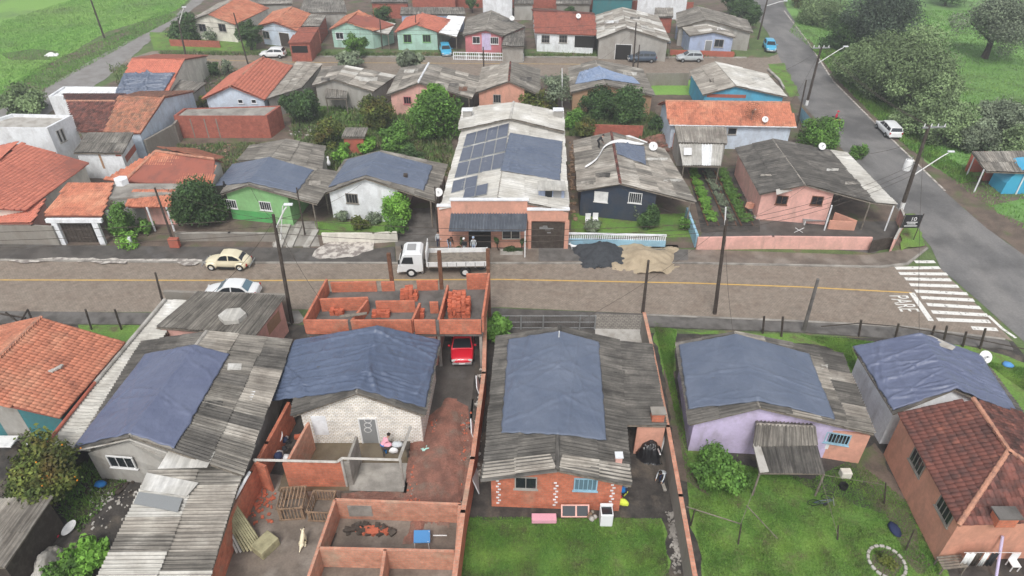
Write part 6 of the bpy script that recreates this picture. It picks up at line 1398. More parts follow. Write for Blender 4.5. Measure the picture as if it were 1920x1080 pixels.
# ======================= SMALL THINGS =======================
def heap(name,label,cx,cy,rx,ry,h,m,seed=0,cat='heap'):
    c=U(cx,cy); s=mpp(c); n=40; V=[];F=[]
    for i in range(n+1):
        for j in range(n+1):
            x=-1+2*i/n; y=-1+2*j/n; r=math.hypot(x,y); w=.3*noise.noise(Vector((x*1.6,y*1.6,seed)))+.1*noise.noise(Vector((x*5,y*5,seed))); z=h*max(0,1-(r*(1+w*2))**(2.2 if name=='black_sheet_heap' else 1.25))
            z+=(.09*noise.noise(Vector((x*5,y*5,seed+3)))+.05*noise.noise(Vector((x*13,y*13,seed+3))))*(1 if z>.02 else 0); V.append((c.x+x*rx*s,c.y+y*ry*s/.56,max(z,-.02)))
    F=[(i*(n+1)+j,(i+1)*(n+1)+j,(i+1)*(n+1)+j+1,i*(n+1)+j+1) for i in range(n) for j in range(n)]
    o=npmesh(name,V,F,m,smooth=True); o.data.transform(Matrix.Translation(-c)); o.location=c; return tag(o,label,cat)
heap('gravel_heap','dark grey heap of crushed grit on the kerb by the balustrade',1122,479,52,24,1.15,'coal_grit',1)
heap('sand_heap','pale tan heap of sand spreading into the street',1212,486,68,28,.85,'sand',4)
heap('rubbish_pile','pale scatter of rubbish at the edge of the green field',97,104,13,4,.5,'cloth_white',2)
heap('black_sheet_heap','heap covered with shiny black plastic in the cottage side yard',1216,850,25,17,1.25,'black_plastic',7)
heap('brick_rubble','reddish brick rubble heap behind the navy house roof',1235,262,24,8,.7,'dirt_red',8)
def scatter(name,label,poly,n,smin,smax,m,cat='rubble',z=.02):
    ps=[U(*p) for p in poly]; mb=MB(); rd=random.Random(len(label)); c=sum(ps,Vector())/len(ps)
    for i in range(n):
        w=[rd.random() for _ in ps]; w=[x**2 for x in w]; s=sum(w); p=sum((q*(x/s) for q,x in zip(ps,w)),Vector()); k=rd.uniform(smin,smax)
        mb.box((p.x,p.y,z+k*.2),(k,k*rd.uniform(.5,1),k*rd.uniform(.3,.7)),rz=rd.random()*3,rx=rd.uniform(-.3,.3))
    o=mb.build(name,m); o['kind']='stuff'; o['label']=label; return o
scatter('red_rubble','broken red brick bits over the red earth driveway',[(785,790),(885,770),(862,955),(760,950)],700,.05,.15,'red_clay')
scatter('red_rubble','pale rubble bits over the red earth driveway',[(785,790),(885,770),(862,955),(760,950)],260,.04,.12,'concrete')
scatter('red_rubble','broken brick bits in the building yard',[(455,905),(520,905),(510,990),(450,980)],80,.06,.2,'red_clay')
scatter('stones','whitish stones by the concrete wall',[(1248,960),(1262,960),(1290,1075),(1262,1075)],200,.05,.16,'concrete')
scatter('litter','pale litter in the dark yard at lower left',[(160,900),(270,880),(240,980),(160,1000)],80,.05,.18,'concrete_pale')
scatter('litter','dark junk under the building at the lower left yard',[(160,895),(260,890),(250,925),(160,930)],60,.1,.3,'wood_dark')
scatter('litter','brown debris in the bare plot',[(330,275),(480,270),(440,310),(330,300)],120,.08,.3,'wood')
scatter('litter','odds and ends along the narrow passage beside the cottage',[(893,690),(905,690),(900,900),(890,900)],70,.06,.22,'concrete_pale')
for p_,lb in (((1040,462),'small leftovers of sand in front of the shop garage'),): scatter('litter',lb,[(1010,480),(1065,475),(1060,492),(1000,492)],60,.03,.08,'sand')
# crates
def crate(label,c,w,d,h,rz,m='wood'):
    root=thing('slatted_crate',label,'crate',c,rz)
    for x in(-1,1):
        for y in(-1,1): MB().box((x*w/2,y*d/2,h/2),(.09,.09,h)).build('corner_post',m,root,world=False)
    for z in(.08,h-.06):
        for y in(-1,1): MB().box((0,y*(d/2+.06),z),(w+.2,.04,.1)).build('rail',m,root,world=False)
        for x in(-1,1): MB().box((x*(w/2+.06),0,z),(.04,d,.1)).build('rail',m,root,world=False)
    n=7
    for i in range(n):
        for y in(-1,1): MB().box((-w/2+w*(i+.5)/n,y*(d/2+.02),h/2),(.07,.03,h-.2)).build('slat',m,root,world=False)
    for i in range(5):
        for x in(-1,1): MB().box((x*(w/2+.02),-d/2+d*(i+.5)/5,h/2),(.03,.07,h-.2)).build('slat',m,root,world=False)
    return root
cr1=crate('left wooden slatted cage with barred top in the building yard',U(553,955),1.25,1.3,1.1,.08)
for i in range(6): MB().box((-.5+i*.2,0,1.12),(.06,1.3,.03)).build('slat','wood',cr1,world=False)
crate('right wooden slatted cage with open top in the building yard',U(607,958),1.15,1.3,.9,-.05,'brick_pale' if 0 else 'wood')
# stacked corrugated sheets leaning
for k in range(5):
    zs=[2.0,2.0,.1,.1]; q=[(428+k*1.5,945),(411+k*1.5,966),(444+k*5,1038),(466+k*3,1010)]; ps=[U(x,y,z) for (x,y),z in zip(q,[1.6,1.6,.05,.05])]
    root=None; c=sum(ps,Vector())/4; ps=[p+Vector((.06*k,0,.05*k)) for p in ps]
    V=[]
    for i in range(13):
        t=i/12; n_=(ps[1]-ps[0]).cross(ps[3]-ps[0]).normalized()*(.03 if i%2 else -.03); V+=[lerp(ps[0],ps[1],t)+n_-c,lerp(ps[3],ps[2],t)+n_-c]
    o=MB().add(V,[(2*i,2*i+1,2*i+3,2*i+2) for i in range(12)]).build('roof_sheet_loose','stone_block' if k>1 else 'fibro_light'); o.location=c; sd=o.modifiers.new('t','SOLIDIFY'); sd.thickness=.02
    tag(o,['lowest sheet','second lowest sheet','middle sheet','second highest sheet','topmost sheet'][k]+' of the weathered stack leaning on the brick boundary wall','sheet','sheets leaning on the boundary wall')
p=U(500,1028); tag(MB().box((0,0,.3),(.9,1.15,.6)).build('stone_block','stone_block',None,bevel=.05),'yellowish concrete block lying in the building yard','block'); o=bpy.data.objects['stone_block']; o.location=p; o.rotation_euler=(0,0,-.6)
MB().tube(U(630,1000,.1),U(602,1070,.1),.04).build('floor_pipe','wood_dark'); tag(bpy.data.objects['floor_pipe'],'dark pipe lying on the yard floor beside the cream dog','pipe')
# blue board on white legs
bt=thing('table','tilted blue-topped table with white legs in the brick room','table',U(793,1020)); c=U(791,1006,.75)
MB().box(c,(.85,.75,.05),rz=.1,ry=.12).build('tabletop','plastic_blue',bt); 
for x,y in((-.35,-.3),(.35,-.3),(.35,.3),(-.35,.3)): MB().tube(c+Vector((x,y,0)),V2(c,0)+Vector((x*1.1,y*1.1,.02)),.025).build('leg','steel_white',bt)
MB().tube(U(812,1004,.4),U(838,1004,.4),.035).build('pipe','steel_white'); tag(bpy.data.objects['pipe'],'white pipe lying right of the blue-topped table','pipe')
def blobs(label,x0,y0,x1,y1,n,ms,h=.5,name='laundry_heap',cat='clothes',sz=.25):
    c=U((x0+x1)/2,(y0+y1)/2); root=thing(name,label,cat,c); rd=random.Random(len(label))
    for i in range(n):
        p=U(rd.uniform(x0,x1),rd.uniform(y0,y1),rd.uniform(.1,h)); s=sz*rd.uniform(.6,1.3); mb=MB(); mb.lathe([(0,-.8),(.5,-.7),(.9,-.2),(.85,.3),(.4,.75),(0,.85)],(0,0,0),9)
        mb.v=[tuple(p+Vector(v)*s*(1+.35*noise.noise(Vector(v)*1.7+Vector((i,0,0))))) for v in mb.v]; mb.build('bundle',ms[i%len(ms)],root,smooth=True)
    return root
blobs('bundles of dark and white laundry in the narrow brick side passage',517,795,540,860,11,['cloth_navy','cloth_white','cloth_black','cloth_sky'],.7,sz=.24)
p=U(521,818,.9); mb=MB(); mb.lathe([(0,.02),(.26,.03),(.34,.1),(.38,.12),(.3,.04),(0,-.02)],(0,0,0),18); o=mb.build('wash_basin','cloth_white',smooth=True); o.location=p; o.scale=(.8,1.1,1); o.rotation_euler=(.7,.2,0); tag(o,'white oval basin with red cloth in the brick side passage','basin')
o=MB().lathe([(0,.1),(.2,.08),(.22,.02),(0,0)],(0,0,0),12).build('red_cloth','cloth_red',smooth=True); o.location=p+Vector((0,0,.08)); o.rotation_euler=(.7,.2,0); tag(o,'crumpled red cloth inside the white oval basin','cloth')
tb=thing('washing_table','dark table heaped with washing outside the white brick house','table',U(745,845)); c=U(742,835,.75); MB().box(c,(1.7,.6,.06)).build('tabletop','wood_dark',tb)
for x in(-.75,.75):
    for y in(-.22,.22): MB().box(V2(c,.37)+Vector((x,y,0)),(.07,.07,.74)).build('leg','wood_dark',tb)
def cl(label,c,m,s=(.3,.2,.15),name='cloth',rz=0):
    mb=MB(); mb.lathe([(0,-.5),(.8,-.45),(1,-.1),(.8,.3),(.3,.5),(0,.55)],(0,0,0),10); mb.v=[tuple(Vector((v[0]*s[0],v[1]*s[1],v[2]*s[2]))*(1+.3*noise.noise(Vector(v)*2+c))) for v in mb.v]; o=mb.build(name,m,smooth=True); o.location=c; o.rotation_euler=(0,0,rz); return tag(o,label,'cloth')
cl('pink and red crumpled cloth on the washing table',c+Vector((-.5,0,.1)),'cloth_pink'); cl('grey crumpled cloth on the washing table',c+Vector((.1,0,.12)),'cloth_grey',(.35,.25,.25)); cl('white towel hanging at the front of the washing table',c+Vector((-.1,-.3,-.1)),'cloth_white',(.3,.12,.4))
cl('mint green cloth on the floor by the pale beam corner',U(800,842,.1),'cloth_mint',(.45,.3,.15),rz=.5)
# centre house clutter
wm=thing('washing_machine','white top-loading washing machine outside the brick cottage','washing machine',U(1135,985)); c=U(1135,978)
MB().box(V2(c,.5),(.68,.66,1.0)).build('cabinet','enamel',wm,bevel=.04); MB().box(V2(c,1.02)+Vector((0,-.02,0)),(.56,.5,.04)).build('lid','glass_dark',wm,bevel=.02); MB().box(V2(c,1.1)+Vector((0,.27,0)),(.68,.14,.18)).build('control_panel','enamel',wm,bevel=.03)
wfm=thing('window_frame','pale window frame with two dark panes leaning at the cottage plinth','window frame',U(1078,975)); pa=[U(1052,970,.25),U(1105,970,.25),U(1105,946,.75),U(1052,946,.75)]
n_=(pa[1]-pa[0]).cross(pa[3]-pa[0]).normalized()*.04
MB().add([p for p in pa]+[p-n_ for p in pa],[(0,1,2,3),(7,6,5,4),(0,4,5,1),(1,5,6,2),(2,6,7,3),(3,7,4,0)]).build('frame','w_pink',wfm)
for u0,u1 in((.05,.5),(.56,.95)):
    g=lambda u,v: lerp(lerp(pa[0],pa[1],u),lerp(pa[3],pa[2],u),v)+n_*.3; MB().add([g(u0,.1),g(u1,.1),g(u1,.9),g(u0,.9)],[(0,1,2,3)]).build('pane','glass_blue' if 0 else 'glass_dark',wfm)
c=U(1020,972,.3); tag(MB().box((0,0,0),(1.35,.45,.3)).build('pink_bench','w_pink' if 0 else 'cloth_pink',None,bevel=.02),'pale pink long box on the ground at the cottage wall','box').location=c
blobs('tangle of brownish scrap beside the washing machine',1104,950,1116,975,9,['wood_grey','wood','concrete_pale'],.6,name='scrap_heap',cat='scrap',sz=.14)
rk=thing('clothes_rack','small rack with blue jacket hung at the cottage corner','rack',U(1165,950)); c=U(1162,945)
MB().tube(V2(c,0),V2(c,1.5),.03).tube(V2(c,1.5)+Vector((-.3,0,0)),V2(c,1.5)+Vector((.3,0,0)),.025).build('stand','steel_grey',rk)
cl('blue jacket hanging on the small rack at the cottage corner',V2(c,1.3),'cloth_blue',(.22,.15,.55)); cl('navy cloth hanging beside the blue jacket',V2(c,1.2)+Vector((.2,.05,0)),'cloth_navy',(.14,.14,.5))
cl('yellow-green raincoat lying over the rack foot beside the washing machine',V2(c,.55)+Vector((.05,-.25,0)),'cloth_yellow',(.42,.2,.4),rz=-.4); cl('red cloth tucked above the yellow raincoat',V2(c,.85)+Vector((-.12,-.15,0)),'cloth_red',(.16,.12,.2))
MB().tube(U(1170,930,.5),U(1177,922,.9),.03).build('broom_handle','cloth_yellow'); tag(bpy.data.objects['broom_handle'],'pale yellow stick propped on the raincoat','stick')
for q,z0_,z1_,lb in (((892,828),.05,1.5,'upper white door panel leaning on the brick boundary wall'),((893,905),.05,1.6,'lower white door panel leaning on the brick boundary wall'),((901,745),.05,1.4,'rear pale panel leaning on the brick boundary wall')):
    c=U(q[0]+4,q[1],.0); o=MB().box((0,0,.75),(.06,1.6 if 'lower' in lb else 1.2,1.5)).build('door_panel','w_white'); o.location=c; o.rotation_euler=(0,-.25,R(5)); tag(o,lb,'door panel','door panels leaning in the narrow passage')
for a_,b_,lb in (((1252,800),(1238,850),'long pale plank leaning on the black sheet heap'),((1238,852),(1230,832),'short pale plank crossing beside the long one')):
    o=MB().tube(U(*a_,1.6),U(*b_,.1),.05,n=4).build('plank','cloth_white'); tag(o,lb,'plank')
o=MB().box((0,0,.05),(.18,.7,.08)).build('plank','concrete_pale'); o.location=U(1244,912); o.rotation_euler=(0,0,.1); tag(o,'short pale plank lying by the concrete wall','plank')
# dishes
def dish(label,p,r,m='steel_white',tilt=(-.6,.3,0),mesh=False,name='satellite_dish',h=.6):
    root=thing(name,label,'satellite dish',p); prof=[(0,0)]+[(r*t,r*.28*t*t) for t in (.2,.4,.6,.8,1.0)]
    if mesh:
        mb=MB(); K=20
        for i in range(K):
            a=2*math.pi*i/K; P_=[Vector((q*math.cos(a),q*math.sin(a),z)) for q,z in prof]; 
            for x,y in zip(P_[:-1],P_[1:]): mb.tube(x,y,.02,n=3)
        for q,z in prof[1:]:
            for i in range(24): a=2*math.pi*i/24; b=2*math.pi*(i+1)/24; mb.tube((q*math.cos(a),q*math.sin(a),z),(q*math.cos(b),q*math.sin(b),z),.018,n=3)
        o=mb.build('mesh_bowl',m,root,world=False)
    else:
        mb=MB().lathe(prof,(0,0,0),20); o=mb.build('bowl',m,root,world=False,smooth=True); s=o.modifiers.new('t','SOLIDIFY'); s.thickness=.02
    o.location=(0,0,h); o.rotation_euler=(R(50),0,tilt[2])
    MB().tube((0,0,0),(0,0,h),.035).build('mast','steel_grey',root,world=False)
    f=MB().tube((0,0,.0),(0,0,r*.8),.02).box((0,0,r*.8),(.1,.1,.12)).build('feed_arm','steel_grey',o,world=False)
    return root
dish('white dish behind the sand-coloured fence post at the violet-blue tarp corner',U(1840,680,2.6),.42,h=.5); dish('white dish on the left edge of the solar building',U(823,372,2.6),.4); dish('white dish on the navy house roof',planept(n12,1,1223,285),.45)
dish('white dish on the far edge of the pink house roof',U(1538,285,3.0),.38); dish('small pale dish on the eave of the long orange roof',planept(n16,0,1432,234),.35,'cloth_white'); dish('large mesh antenna dish on the long orange roof',planept(n16,0,1408,226),.95,'rust',mesh=True,h=1.0)
dish('round dish on the grey roof behind the rose house',U(960,42,3.2),.4); dish('pale dish on the brown-red roof',planept(t6,0,1084,38),.4,'cloth_white')
# fence posts south-east
for i,(x,y,tx,ty,lb) in enumerate([(1430,617,1433,593,'first'),(1465,623,1468,594,'second'),(1610,623,1615,600,'third'),(1678,628,1685,607,'fourth'),(1747,622,1753,611,'fifth'),(1768,636,1776,611,'sixth'),(1805,642,1812,622,'seventh'),(1837,646,1848,616,'eighth')]):
    b,t=up(x,y+8,tx,ty); pr_=thing('fence_post',lb+' timber fence post from the left along the right pavement','post',b,group='fence posts along the pavement'); MB().tube(b,t,.08,n=6).build('post','wood_dark',pr_)
def rails(label,pts,z,m='wood_dark',r=.04,name='fence_rail'):
    mb=MB(); ps=[U(x,y,z) for x,y in pts]
    for a,b in zip(ps[:-1],ps[1:]): mb.tube(a,b,r,n=5)
    o=mb.build(name,m); tag(o,label,'rail'); return o
rails('sagging rail joining the right pavement posts',[(1540,612),(1610,606),(1685,612),(1790,628),(1850,640),(1950,660)],.8)
# left fence by the orange house
lf=thing('fence','dark timber fence behind the big orange roof at left','fence',U(100,600))
for x,y,tx,ty in[(172,618,160,580),(228,618,215,580),(48,615,10,585),(30,618,52,580),(62,606,52,580)]: b,t=up(x,y,tx,ty); MB().tube(b,t,.07,n=6).build('post','wood_dark',lf)
a=U(0,588,.9);b=U(48,596,.9); MB().tube(a,b,.08,n=5).build('rail','wood_dark',lf)
# front gate/fence of centre house
gf=thing('front_fence','dark mesh fence with grey posts behind the brick cottage','fence',U(1015,600)); a=U(925,592,1.3); b=U(1117,592,1.3)
for t_ in(0,.27,.49,.85,1): p=lerp(a,b,t_); MB().tube(V2(p,0),p,.06).build('post','steel_grey',gf)
for z in(1.28,.7,.15): MB().tube(V2(a,z),V2(b,z),.03,n=5).build('rail','steel_grey',gf)
for i in range(60): p=lerp(a,b,(i+.5)/60); MB().tube(V2(p,.1),V2(p,1.28),.012,n=3).build('wire','wood_dark',gf)
# sign at the corner
sg=thing('street_sign','dark framed hoarding sign with white writing at the corner','sign',U(1715,452)); a,b=U(1700,452),U(1723,458); 
q0=hitp(1702,403,V2(a,0),Vector((0,1,0))); q1=hitp(1734,404,V2(a,0),Vector((0,1,0))); q2=hitp(1724,427,V2(a,0),Vector((0,1,0)))
w_=q1.x-q0.x; h_=q0.z-q2.z
MB().box(((q0.x+q1.x)/2-.15,a.y,(q0.z+q2.z)/2),(w_,.06,h_)).build('board','p_black',sg)
for x in(q0.x-.2,q1.x-.1): MB().tube((x,a.y+.05,0),(x,a.y+.05,q0.z+.1),.04).build('post','wood_dark',sg)
l_=letters('10',((q0.x+q1.x)/2-.1,a.y-.04,0),.55,0,'cloth_white',q0.z-.32*h_,'sign_lettering',parent=None,rx=R(90)); l_.parent=sg; l_.location=Vector(l_.location)-sg.location
for k_,(w2,dz) in enumerate(((.8,.55),(.6,.68),(.95,.84))): MB().box(((q0.x+q1.x)/2-.15,a.y-.04,q0.z-dz*h_),(w2*w_*.8,.02,.07)).build('sign_line','cloth_white',sg)
# yard right: lines, posts, bicycle, stones
for a_,b_,lb in (((1287,950),(1388,982),'pale timber rail lying across the grass at left of the right lawn'),((1400,948),(1458,1010),'thin grey stick lying in the right lawn'),((1540,890),(1671,911),'pale wire stretched from the porch shed to the post'),((1424,890),(1388,985),'left clothes line from the porch shed'),((1538,890),(1570,1000),'right clothes line from the porch shed to the stump')):
    z1_=.9 if 'timber' in lb else (.05 if 'stick' in lb else 1.4); o=MB().tube(U(*a_,z1_ if 'porch' not in lb else 1.8),U(*b_,z1_*.8),.035 if 'line' not in lb and 'wire' not in lb else .014,n=5).build('rail' if 0 else 'clothes_line' if 'line' in lb or 'wire' in lb else 'pole_rail','wood_grey'); tag(o,lb,'line' if 'line' in lb or 'wire' in lb else 'rail')
for x,y,tx,ty,lb in((1384,1020,1390,982,'dark stake at the end of the pale rail'),(1295,985,1303,955,'dark stake at the start of the pale rail'),(1570,1012,1572,985,'twisted dark stump holding the right clothes line'),(1698,1032,1714,993,'thin leaning stake beside the stone ring'),(1658,945,1661,905,'thin post at the end of the pale wire')):
    b,t=up(x,y,tx,ty); r_=thing('stake',lb,'stake',b,group='stakes in the right lawn'); MB().tube(b,t,.05,.035,6).build('post','wood_dark',r_)
bc=thing('bicycle','dark bicycle lying tilted on the lawn by the porch shed','bicycle',U(1530,935),.4); 
for x in(-.5,.5):
    w0=MB()
    for i in range(18): a=i/18*2*math.pi;b=(i+1)/18*2*math.pi; w0.tube((x+.33*math.cos(a),0,.33+.33*math.sin(a)),(x+.33*math.cos(b),0,.33+.33*math.sin(b)),.022,n=4)
    for i in range(8): a=i/8*2*math.pi; w0.tube((x,0,.33),(x+.33*math.cos(a),0,.33+.33*math.sin(a)),.006,n=3)
    w0.build('wheel','rubber',bc,world=False)
MB().tube((-.5,0,.33),(-.12,0,.38),.02).tube((-.12,0,.38),(-.2,0,.82),.02).tube((-.2,0,.75),(.35,0,.78),.02).tube((-.12,0,.38),(.37,0,.68),.02).tube((.35,0,.85),(.5,0,.33),.02).tube((-.5,0,.33),(-.2,0,.75),.02).build('frame','p_dark',bc,world=False)
MB().tube((.33,-.25,.92),(.33,.25,.92),.018).build('handlebar','steel_grey',bc,world=False); MB().box((-.22,0,.87),(.24,.12,.06)).build('saddle','rubber',bc,world=False); bc.rotation_euler=(R(60),0,.4); bc.location=bc.location+Vector((0,0,.1))
c=U(1662,1055); 
for i in range(18):
    a=i/18*2*math.pi; s_=mpp(c); p=c+Vector((32*s_*math.cos(a),26*s_*1.3*math.sin(a),.04)); o=MB().box((0,0,0),(.26,.16,.16),rz=a+1.57).build('border_stone','concrete_pale',None,bevel=.04); o.location=p; tag(o,'whitewashed border stone of the oval flower bed on the right lawn','stone','border stones of the oval bed')
sheet('flower_bed',[(1636,1040),(1660,1030),(1688,1038),(1692,1060),(1680,1080),(1650,1080),(1634,1060)],'dirt',.03); T(1662,1052,20,.25,'small plants growing in the oval stone bed','leaf_olive','shrub',500,.14,.4,cat='shrub',trunk=False)
o=MB().box((0,0,.25),(.6,.45,.5)).build('block','w_cream',None,bevel=.05); o.location=U(1583,893); tag(o,'pale cream block standing on the lawn beside the porch shed','block')
o=MB().lathe([(0,0),(.2,0),(.24,.35),(.2,.35),(.17,.05),(0,.05)],(0,0,0),14).build('bucket','rubber'); o.location=U(1580,916); tag(o,'black bucket on the lawn below the pale block','bucket')
o=cl('dark blue cloth on the bare strip beside the maroon roof house',U(1678,992,.15),'cloth_navy',(.3,.5,.25))
o=cl('blue plastic bag on the grass at the right edge',U(1890,683,.1),'plastic_blue',(.4,.3,.25))
# table and washing bottom right
wt=thing('slatted_table','weathered slatted table with a ring on it at the bottom right','table',U(1790,1066)); c=U(1786,1042,.7)+Vector((-.2,-.35,0))
for i in range(5): MB().box(c+Vector((0,-.3+.15*i,0)),(1.35,.11,.04),rz=.1).build('slat','wood_grey',wt)
for x in(-.55,.55):
    for y in(-.28,.28): MB().box(V2(c,.34)+Vector((x,y,0)),(.06,.06,.68)).build('leg','wood_grey',wt)
for x,w2,m_,lb in((1822,.5,'cloth_white','wide white towel hanging on the washing line'),(1852,.26,'cloth_white','narrow white towel hanging on the washing line'),(1867,.4,'cloth_black','black cloth hanging on the washing line'),(1838,.3,'wood_dark','dark maroon cloth hanging between the white towels')):
    c=U(x,1037,1.6); V=[];n=12
    for i in range(n+1):
        u=i/n
        for z in(0,-.5,-1.1): V.append((-w2/2+w2*u+.015*z,.035*math.sin(u*13+z*2),z))
    o=MB().add(V,[(3*i+j,3*i+3+j,3*i+4+j,3*i+1+j) for i in range(n) for j in(0,1)]).build('hanging_towel',m_,smooth=True); o.location=c; sd=o.modifiers.new('t','SOLIDIFY'); sd.thickness=.012; tag(o,lb,'towel')
tag(MB().tube(U(1808,1036,1.62),U(1915,1036,1.62),.014,n=5).build('washing_line','steel_white'),'washing line below the salmon wing at the bottom right','line')
o=MB().tube(U(1880,1005,2.2),U(1868,1080,.3),.07).build('purple_pole','cloth_purple' if 0 else 'w_lilac'); tag(o,'pale lilac pole standing against the salmon wing','pole')
for x,y,lb in((1896,1050,'white garden chair at the bottom right corner'),):
    ch=thing('garden_chair',lb,'chair',U(x,y+15)); c=U(x,y+15); MB().box(V2(c,.42),(.45,.45,.04)).build('seat','plastic_white',ch,bevel=.01); MB().box(V2(c,.7)+Vector((0,.22,0)),(.45,.04,.5)).build('backrest','plastic_white',ch,bevel=.01)
    for a_ in(-.19,.19):
        for b_ in(-.19,.19): MB().box(V2(c,.2)+Vector((a_,b_,0)),(.04,.04,.42)).build('leg','plastic_white',ch)
for x,y,lb in((1102,410,'left white garden chair on the lawn of the navy house'),(1116,409,'right white garden chair on the lawn of the navy house'),(527,0,'')):
    if not lb: continue
    ch=thing('garden_chair',lb,'chair',U(x,y+10),group='white chairs of the navy house'); c=U(x,y+10); MB().box(V2(c,.42),(.5,.5,.05)).build('seat','plastic_white',ch); MB().box(V2(c,.72)+Vector((0,.24,0)),(.5,.05,.55)).build('backrest','plastic_white',ch)
    for a_ in(-.2,.2):
        for b_ in(-.2,.2): MB().box(V2(c,.2)+Vector((a_,b_,0)),(.05,.05,.42)).build('leg','plastic_white',ch)
# lower-left yard things
o=MB().lathe([(0,.02),(.25,.03),(.33,.1),(.37,.12),(.3,.04),(0,-.01)],(0,0,0),20).build('wash_basin','cloth_white',smooth=True); o.location=U(131,990,.2); o.scale=(.75,1.25,1); o.rotation_euler=(.4,.2,-.6); tag(o,'white oval basin standing in the dark yard at lower left','basin')
cl('bright blue plastic sheet in the dark yard under the grey gable',U(188,907,.3),'cloth_blue',(.35,.25,.3)); cl('red cloth on the ground in the dark yard',U(105,1005,.1),'cloth_red',(.16,.12,.1))
heap('sack_pile','pale grey sack pile beside the bright shrub at the bottom left',88,1060,22,22,1.0,'cloth_grey' if 0 else 'concrete_pale',12)
shed('shed','striped grey shed roof at the bottom left corner',(-80,940),(98,930),(8,1064),(-190,1064),2.5,2.3,style='fibro',wall='wood_dark',cross=0)
blobs('jumble of white and dark household things left of the yellow wall','0',0,0,0,0,[]) if 0 else blobs('jumble of dark and white household things below the teal wall',15,815,75,835,14,['wood_dark','cloth_white','rust','cloth_black','concrete_dark'],.8,name='junk_pile',cat='junk',sz=.28)
o=MB().box((0,0,0),(1.2,.9,.12)).build('sink','cloth_white',None,bevel=.04); o.location=U(10,828,.8); tag(o,'white sink board at the left edge below the grey wall','sink')
for i,(x,lb) in enumerate(((325,'left'),(334,'right'))):
    o=MB().box((0,0,.45),(.45,.45,.9)).build('orange_bin','w_terracotta',None,bevel=.05); o.location=U(x,463,.12); tag(o,lb+' terracotta bin on the pavement below the porch','bin','terracotta bins on the pavement')
o=MB().box((0,0,.5),(.25,.2,1.0)).build('gate_pillar','w_white',None); o.location=U(248,463,.12); tag(o,'small white gate pillar at the hedge','pillar')
sd_=shed('shed','little red shed with dark roof in the back garden',(648,240),(690,240),(683,258),(640,258),2.4,2.1,style='fibro_mid',wall='w_terracotta')
for p_,lb in(((662,268),'tall bright plant right of the little red shed'),((645,278),'broad-leafed bright plant below the little red shed')): T(p_[0],p_[1],12,1.0,lb,'leaf_bright','shrub',400,.45,.9,cat='shrub',trunk=False)
o=MB().lathe([(0,0),(.14,0),(.2,.3),(.12,.5),(.08,.75),(.12,.9),(0,1.0)],(0,0,0),10).build('white_statue','cloth_white',smooth=True); o.location=U(617,310,2.6); tag(o,'small whitish ornament figure at the gap between the street houses','ornament')
o=MB().lathe([(0,0),(.12,0),(.16,.25),(.08,.45),(.1,.6),(0,.7)],(0,0,0),10).build('roof_ornament','cloth_black',smooth=True); o.location=planept(n9,0,422,352); tag(o,'black and white figure perched on the left corner of the green house tarp','ornament')
o=MB().box((0,0,0),(.6,.5,.5)).build('crate_box','w_orange'); o.location=U(1406,385,.9); o.rotation_euler=(0,.2,.5); tag(o,'orange box hung beside the pink house wall','box')
bn=thing('bench','pale slatted bench on the dark yard of the pink house','bench',U(1529,416)); c=U(1529,412,.45)
for i in range(4): MB().box(c+Vector((0,-.2+.13*i,0)),(2.3,.09,.05)).build('slat','steel_grey',bn)
for x in(-1.0,1.0): MB().box(V2(c,.22)+Vector((x,0,0)),(.08,.5,.44)).build('leg','steel_white',bn)
for i in range(3): MB().box(c+Vector((0,.28,.15+.14*i)),(2.3,.05,.09)).build('slat','steel_grey',bn)
cs=thing('trestle','white crossed trestle standing on the dark yard','trestle',U(1497,437)); c=U(1497,436); MB().tube(V2(c,0)+Vector((-.4,0,0)),V2(c,.5)+Vector((.4,0,0)),.03).tube(V2(c,.5)+Vector((-.4,0,0)),V2(c,0)+Vector((.4,0,0)),.03).build('legs','steel_white',cs)
# hoarding by the thin pole
loose('pale blue sheet fence panel beside the dense round tree',[(1502,200),(1520,222),(1508,238),(1496,215)],0,'w_bluepale',name='screen_panel',cat='fence panel',zs=[1.8,1.8,.1,.1])
rails('white crumpled debris line at the road edge above the blue house',[(1440,130),(1462,150),(1470,165)],.2,'concrete_pale',.18,name='rubble_line')
# haze: even pale air
bpy.context.view_layer.update()
hz=MB().box((0,295,16.3),(820,720,34.6)).build('haze',None if 0 else 'plastic_grey'); hz.data.materials.clear()
hm=bpy.data.materials.new('haze'); hm.use_nodes=True; hn=hm.node_tree; hn.nodes.remove(hn.nodes['Principled BSDF'])
pv=hn.nodes.new('ShaderNodeVolumePrincipled'); pv.inputs['Color'].default_value=(.9,.93,.97,1); pv.inputs['Density'].default_value=.0012; pv.inputs['Anisotropy'].default_value=.3
hn.links.new(pv.outputs[0],hn.nodes['Material Output'].inputs['Volume']); hz.data.materials.append(hm); hz['kind']='stuff'; hz['label']='thin pale haze over the whole neighbourhood'

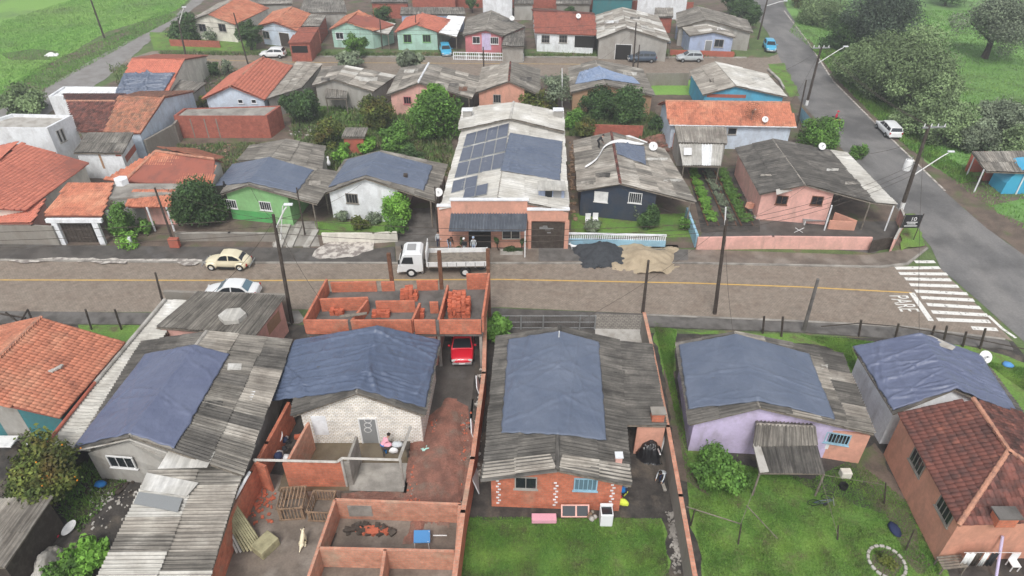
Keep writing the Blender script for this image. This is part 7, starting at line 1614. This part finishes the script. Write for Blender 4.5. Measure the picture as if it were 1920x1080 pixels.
# pale and dark patches of old mortar and replaced sheets on the roofs
def rpatch(H,i,px,py,w,h,m,name='patch_sheet'):
    p=[planept(H,i,px+dx*w/2,py+dy*h/2,.13) for dx,dy in((-1,1),(1,1),(1.1,-1),(-.9,-1))]
    MB().add(p+[q-Vector((0,0,.05)) for q in p],[(0,1,2,3),(0,4,5,1),(1,5,6,2),(2,6,7,3),(3,7,4,0)]).build(name,m,H.root)
for H_,i_,x_,y_,w_,h_,m_ in ((n21,0,770,135,26,6,'fibro_light'),(n21,1,840,160,40,5,'fibro_dark'),(n21,1,868,168,16,8,'rust'),(n22,1,690,150,34,7,'fibro_light'),(n22,0,610,150,16,5,'fibro_dark'),(n20,1,985,150,22,8,'fibro_dark'),(t7,0,1146,42,26,5,'metal_white'),(t7,1,1205,52,20,5,'fibro_light'),(t7,1,1190,35,18,4,'fibro_dark'),(t8,1,1352,55,16,4,'metal_white'),(n17,0,1334,152,8,7,'wood_dark'),(n17,1,1420,150,26,5,'fibro_light'),(n12,0,1130,330,26,8,'fibro_dark'),(n12,1,1260,340,34,4,'fibro_light'),(n12,1,1230,300,40,4,'fibro_light'),(n12,0,1100,345,26,6,'fibro_mid'),(n9,1,590,345,22,8,'fibro'),(n19,1,1180,140,26,6,'fibro_light'),(n15,1,1600,345,34,5,'fibro'),(n15,0,1440,330,30,3,'fibro'),(n15,1,1560,320,22,4,'fibro_light'),(h7,1,1545,690,12,8,'fibro_light'),(h6,1,1160,700,22,6,'fibro_dark'),(h2,1,440,690,26,12,'fibro_light'),(h2,1,400,760,34,12,'fibro_dark'),(t5,1,950,40,18,4,'fibro_dark'),(t5,0,880,52,10,4,'fibro')):
    rpatch(H_,i_,x_,y_,w_,h_,m_)
heap('red_earth_heap','reddish mound of excavated earth on the driveway below the tarp house',822,870,58,95,.3,'dirt_red',21)

for nm_,lb,poly,n_,h_,m_ in (('yard_plants','mixed weeds of the back gardens between the two streets',[(545,225),(640,200),(850,200),(845,330),(640,330),(560,290)],9000,.5,'blade_rough'),('yard_plants','weeds along the front of the far row of houses',[(300,98),(620,100),(1380,104),(1380,108),(620,106),(300,103)],5000,.4,'blade_rough'),('yard_plants','weeds behind the navy house',[(1065,215),(1230,215),(1240,265),(1068,255)],5000,.5,'blade_rough'),('yard_plants','scrub between the middle row houses',[(200,120),(420,125),(560,150),(600,200),(330,260),(240,200)],6000,.35,'blade_rough'),('yard_plants','weeds of the bare plot',[(330,272),(490,268),(440,330),(340,300)],2500,.3,'blade_rough'),('yard_plants','weeds at the roadside under the park trees',[(1520,90),(1600,180),(1700,275),(1800,345),(1840,340),(1700,240),(1560,90)],14000,.3,'blade'),('yard_plants','weeds around the lower left yard',[(120,880),(200,860),(250,890),(150,1000),(110,960)],2500,.25,'blade')):
    tufts(nm_,poly,n_,h_,m_,z=.01,label=lb)
for lb,poly,n_,m_ in (('junk and boards in the yard behind the red tile roof',[(340,130),(430,128),(420,175),(360,180)],70,'wood_grey'),('bits of rubble behind the far row',[(600,-10),(1000,-8),(1000,10),(620,12)],90,'brick_red' if 0 else 'dirt_red'),('planks and debris behind the green house',[(540,240),(630,240),(620,262),(545,262)],50,'concrete_pale'),('clutter beside the solar building wall',[(1067,260),(1076,262),(1080,440),(1066,440)],60,'wood'),('rubble under the white shed roof',[(1200,262),(1262,262),(1262,285),(1220,280)],60,'dirt_red'),('scraps at the foot of the pink house',[(1392,350),(1400,350),(1428,418),(1412,418)],40,'concrete_pale'),('grit bits around the dark grit heap',[(1060,470),(1080,465),(1190,500),(1120,508)],90,'coal_grit'),('scraps in the brick room',[(640,985),(750,985),(750,1005),(645,1005)],50,'wood_dark'),('red brick scraps in the brick room',[(660,990),(730,990),(730,1002),(660,1002)],25,'red_clay'),('bricks thrown in the passage beside the white brick house',[(556,806),(572,808),(575,840),(560,850)],20,'red_clay')):
    scatter('litter',lb,poly,n_,.12,.42 if n_<95 and 'grit' not in lb else .2,m_)
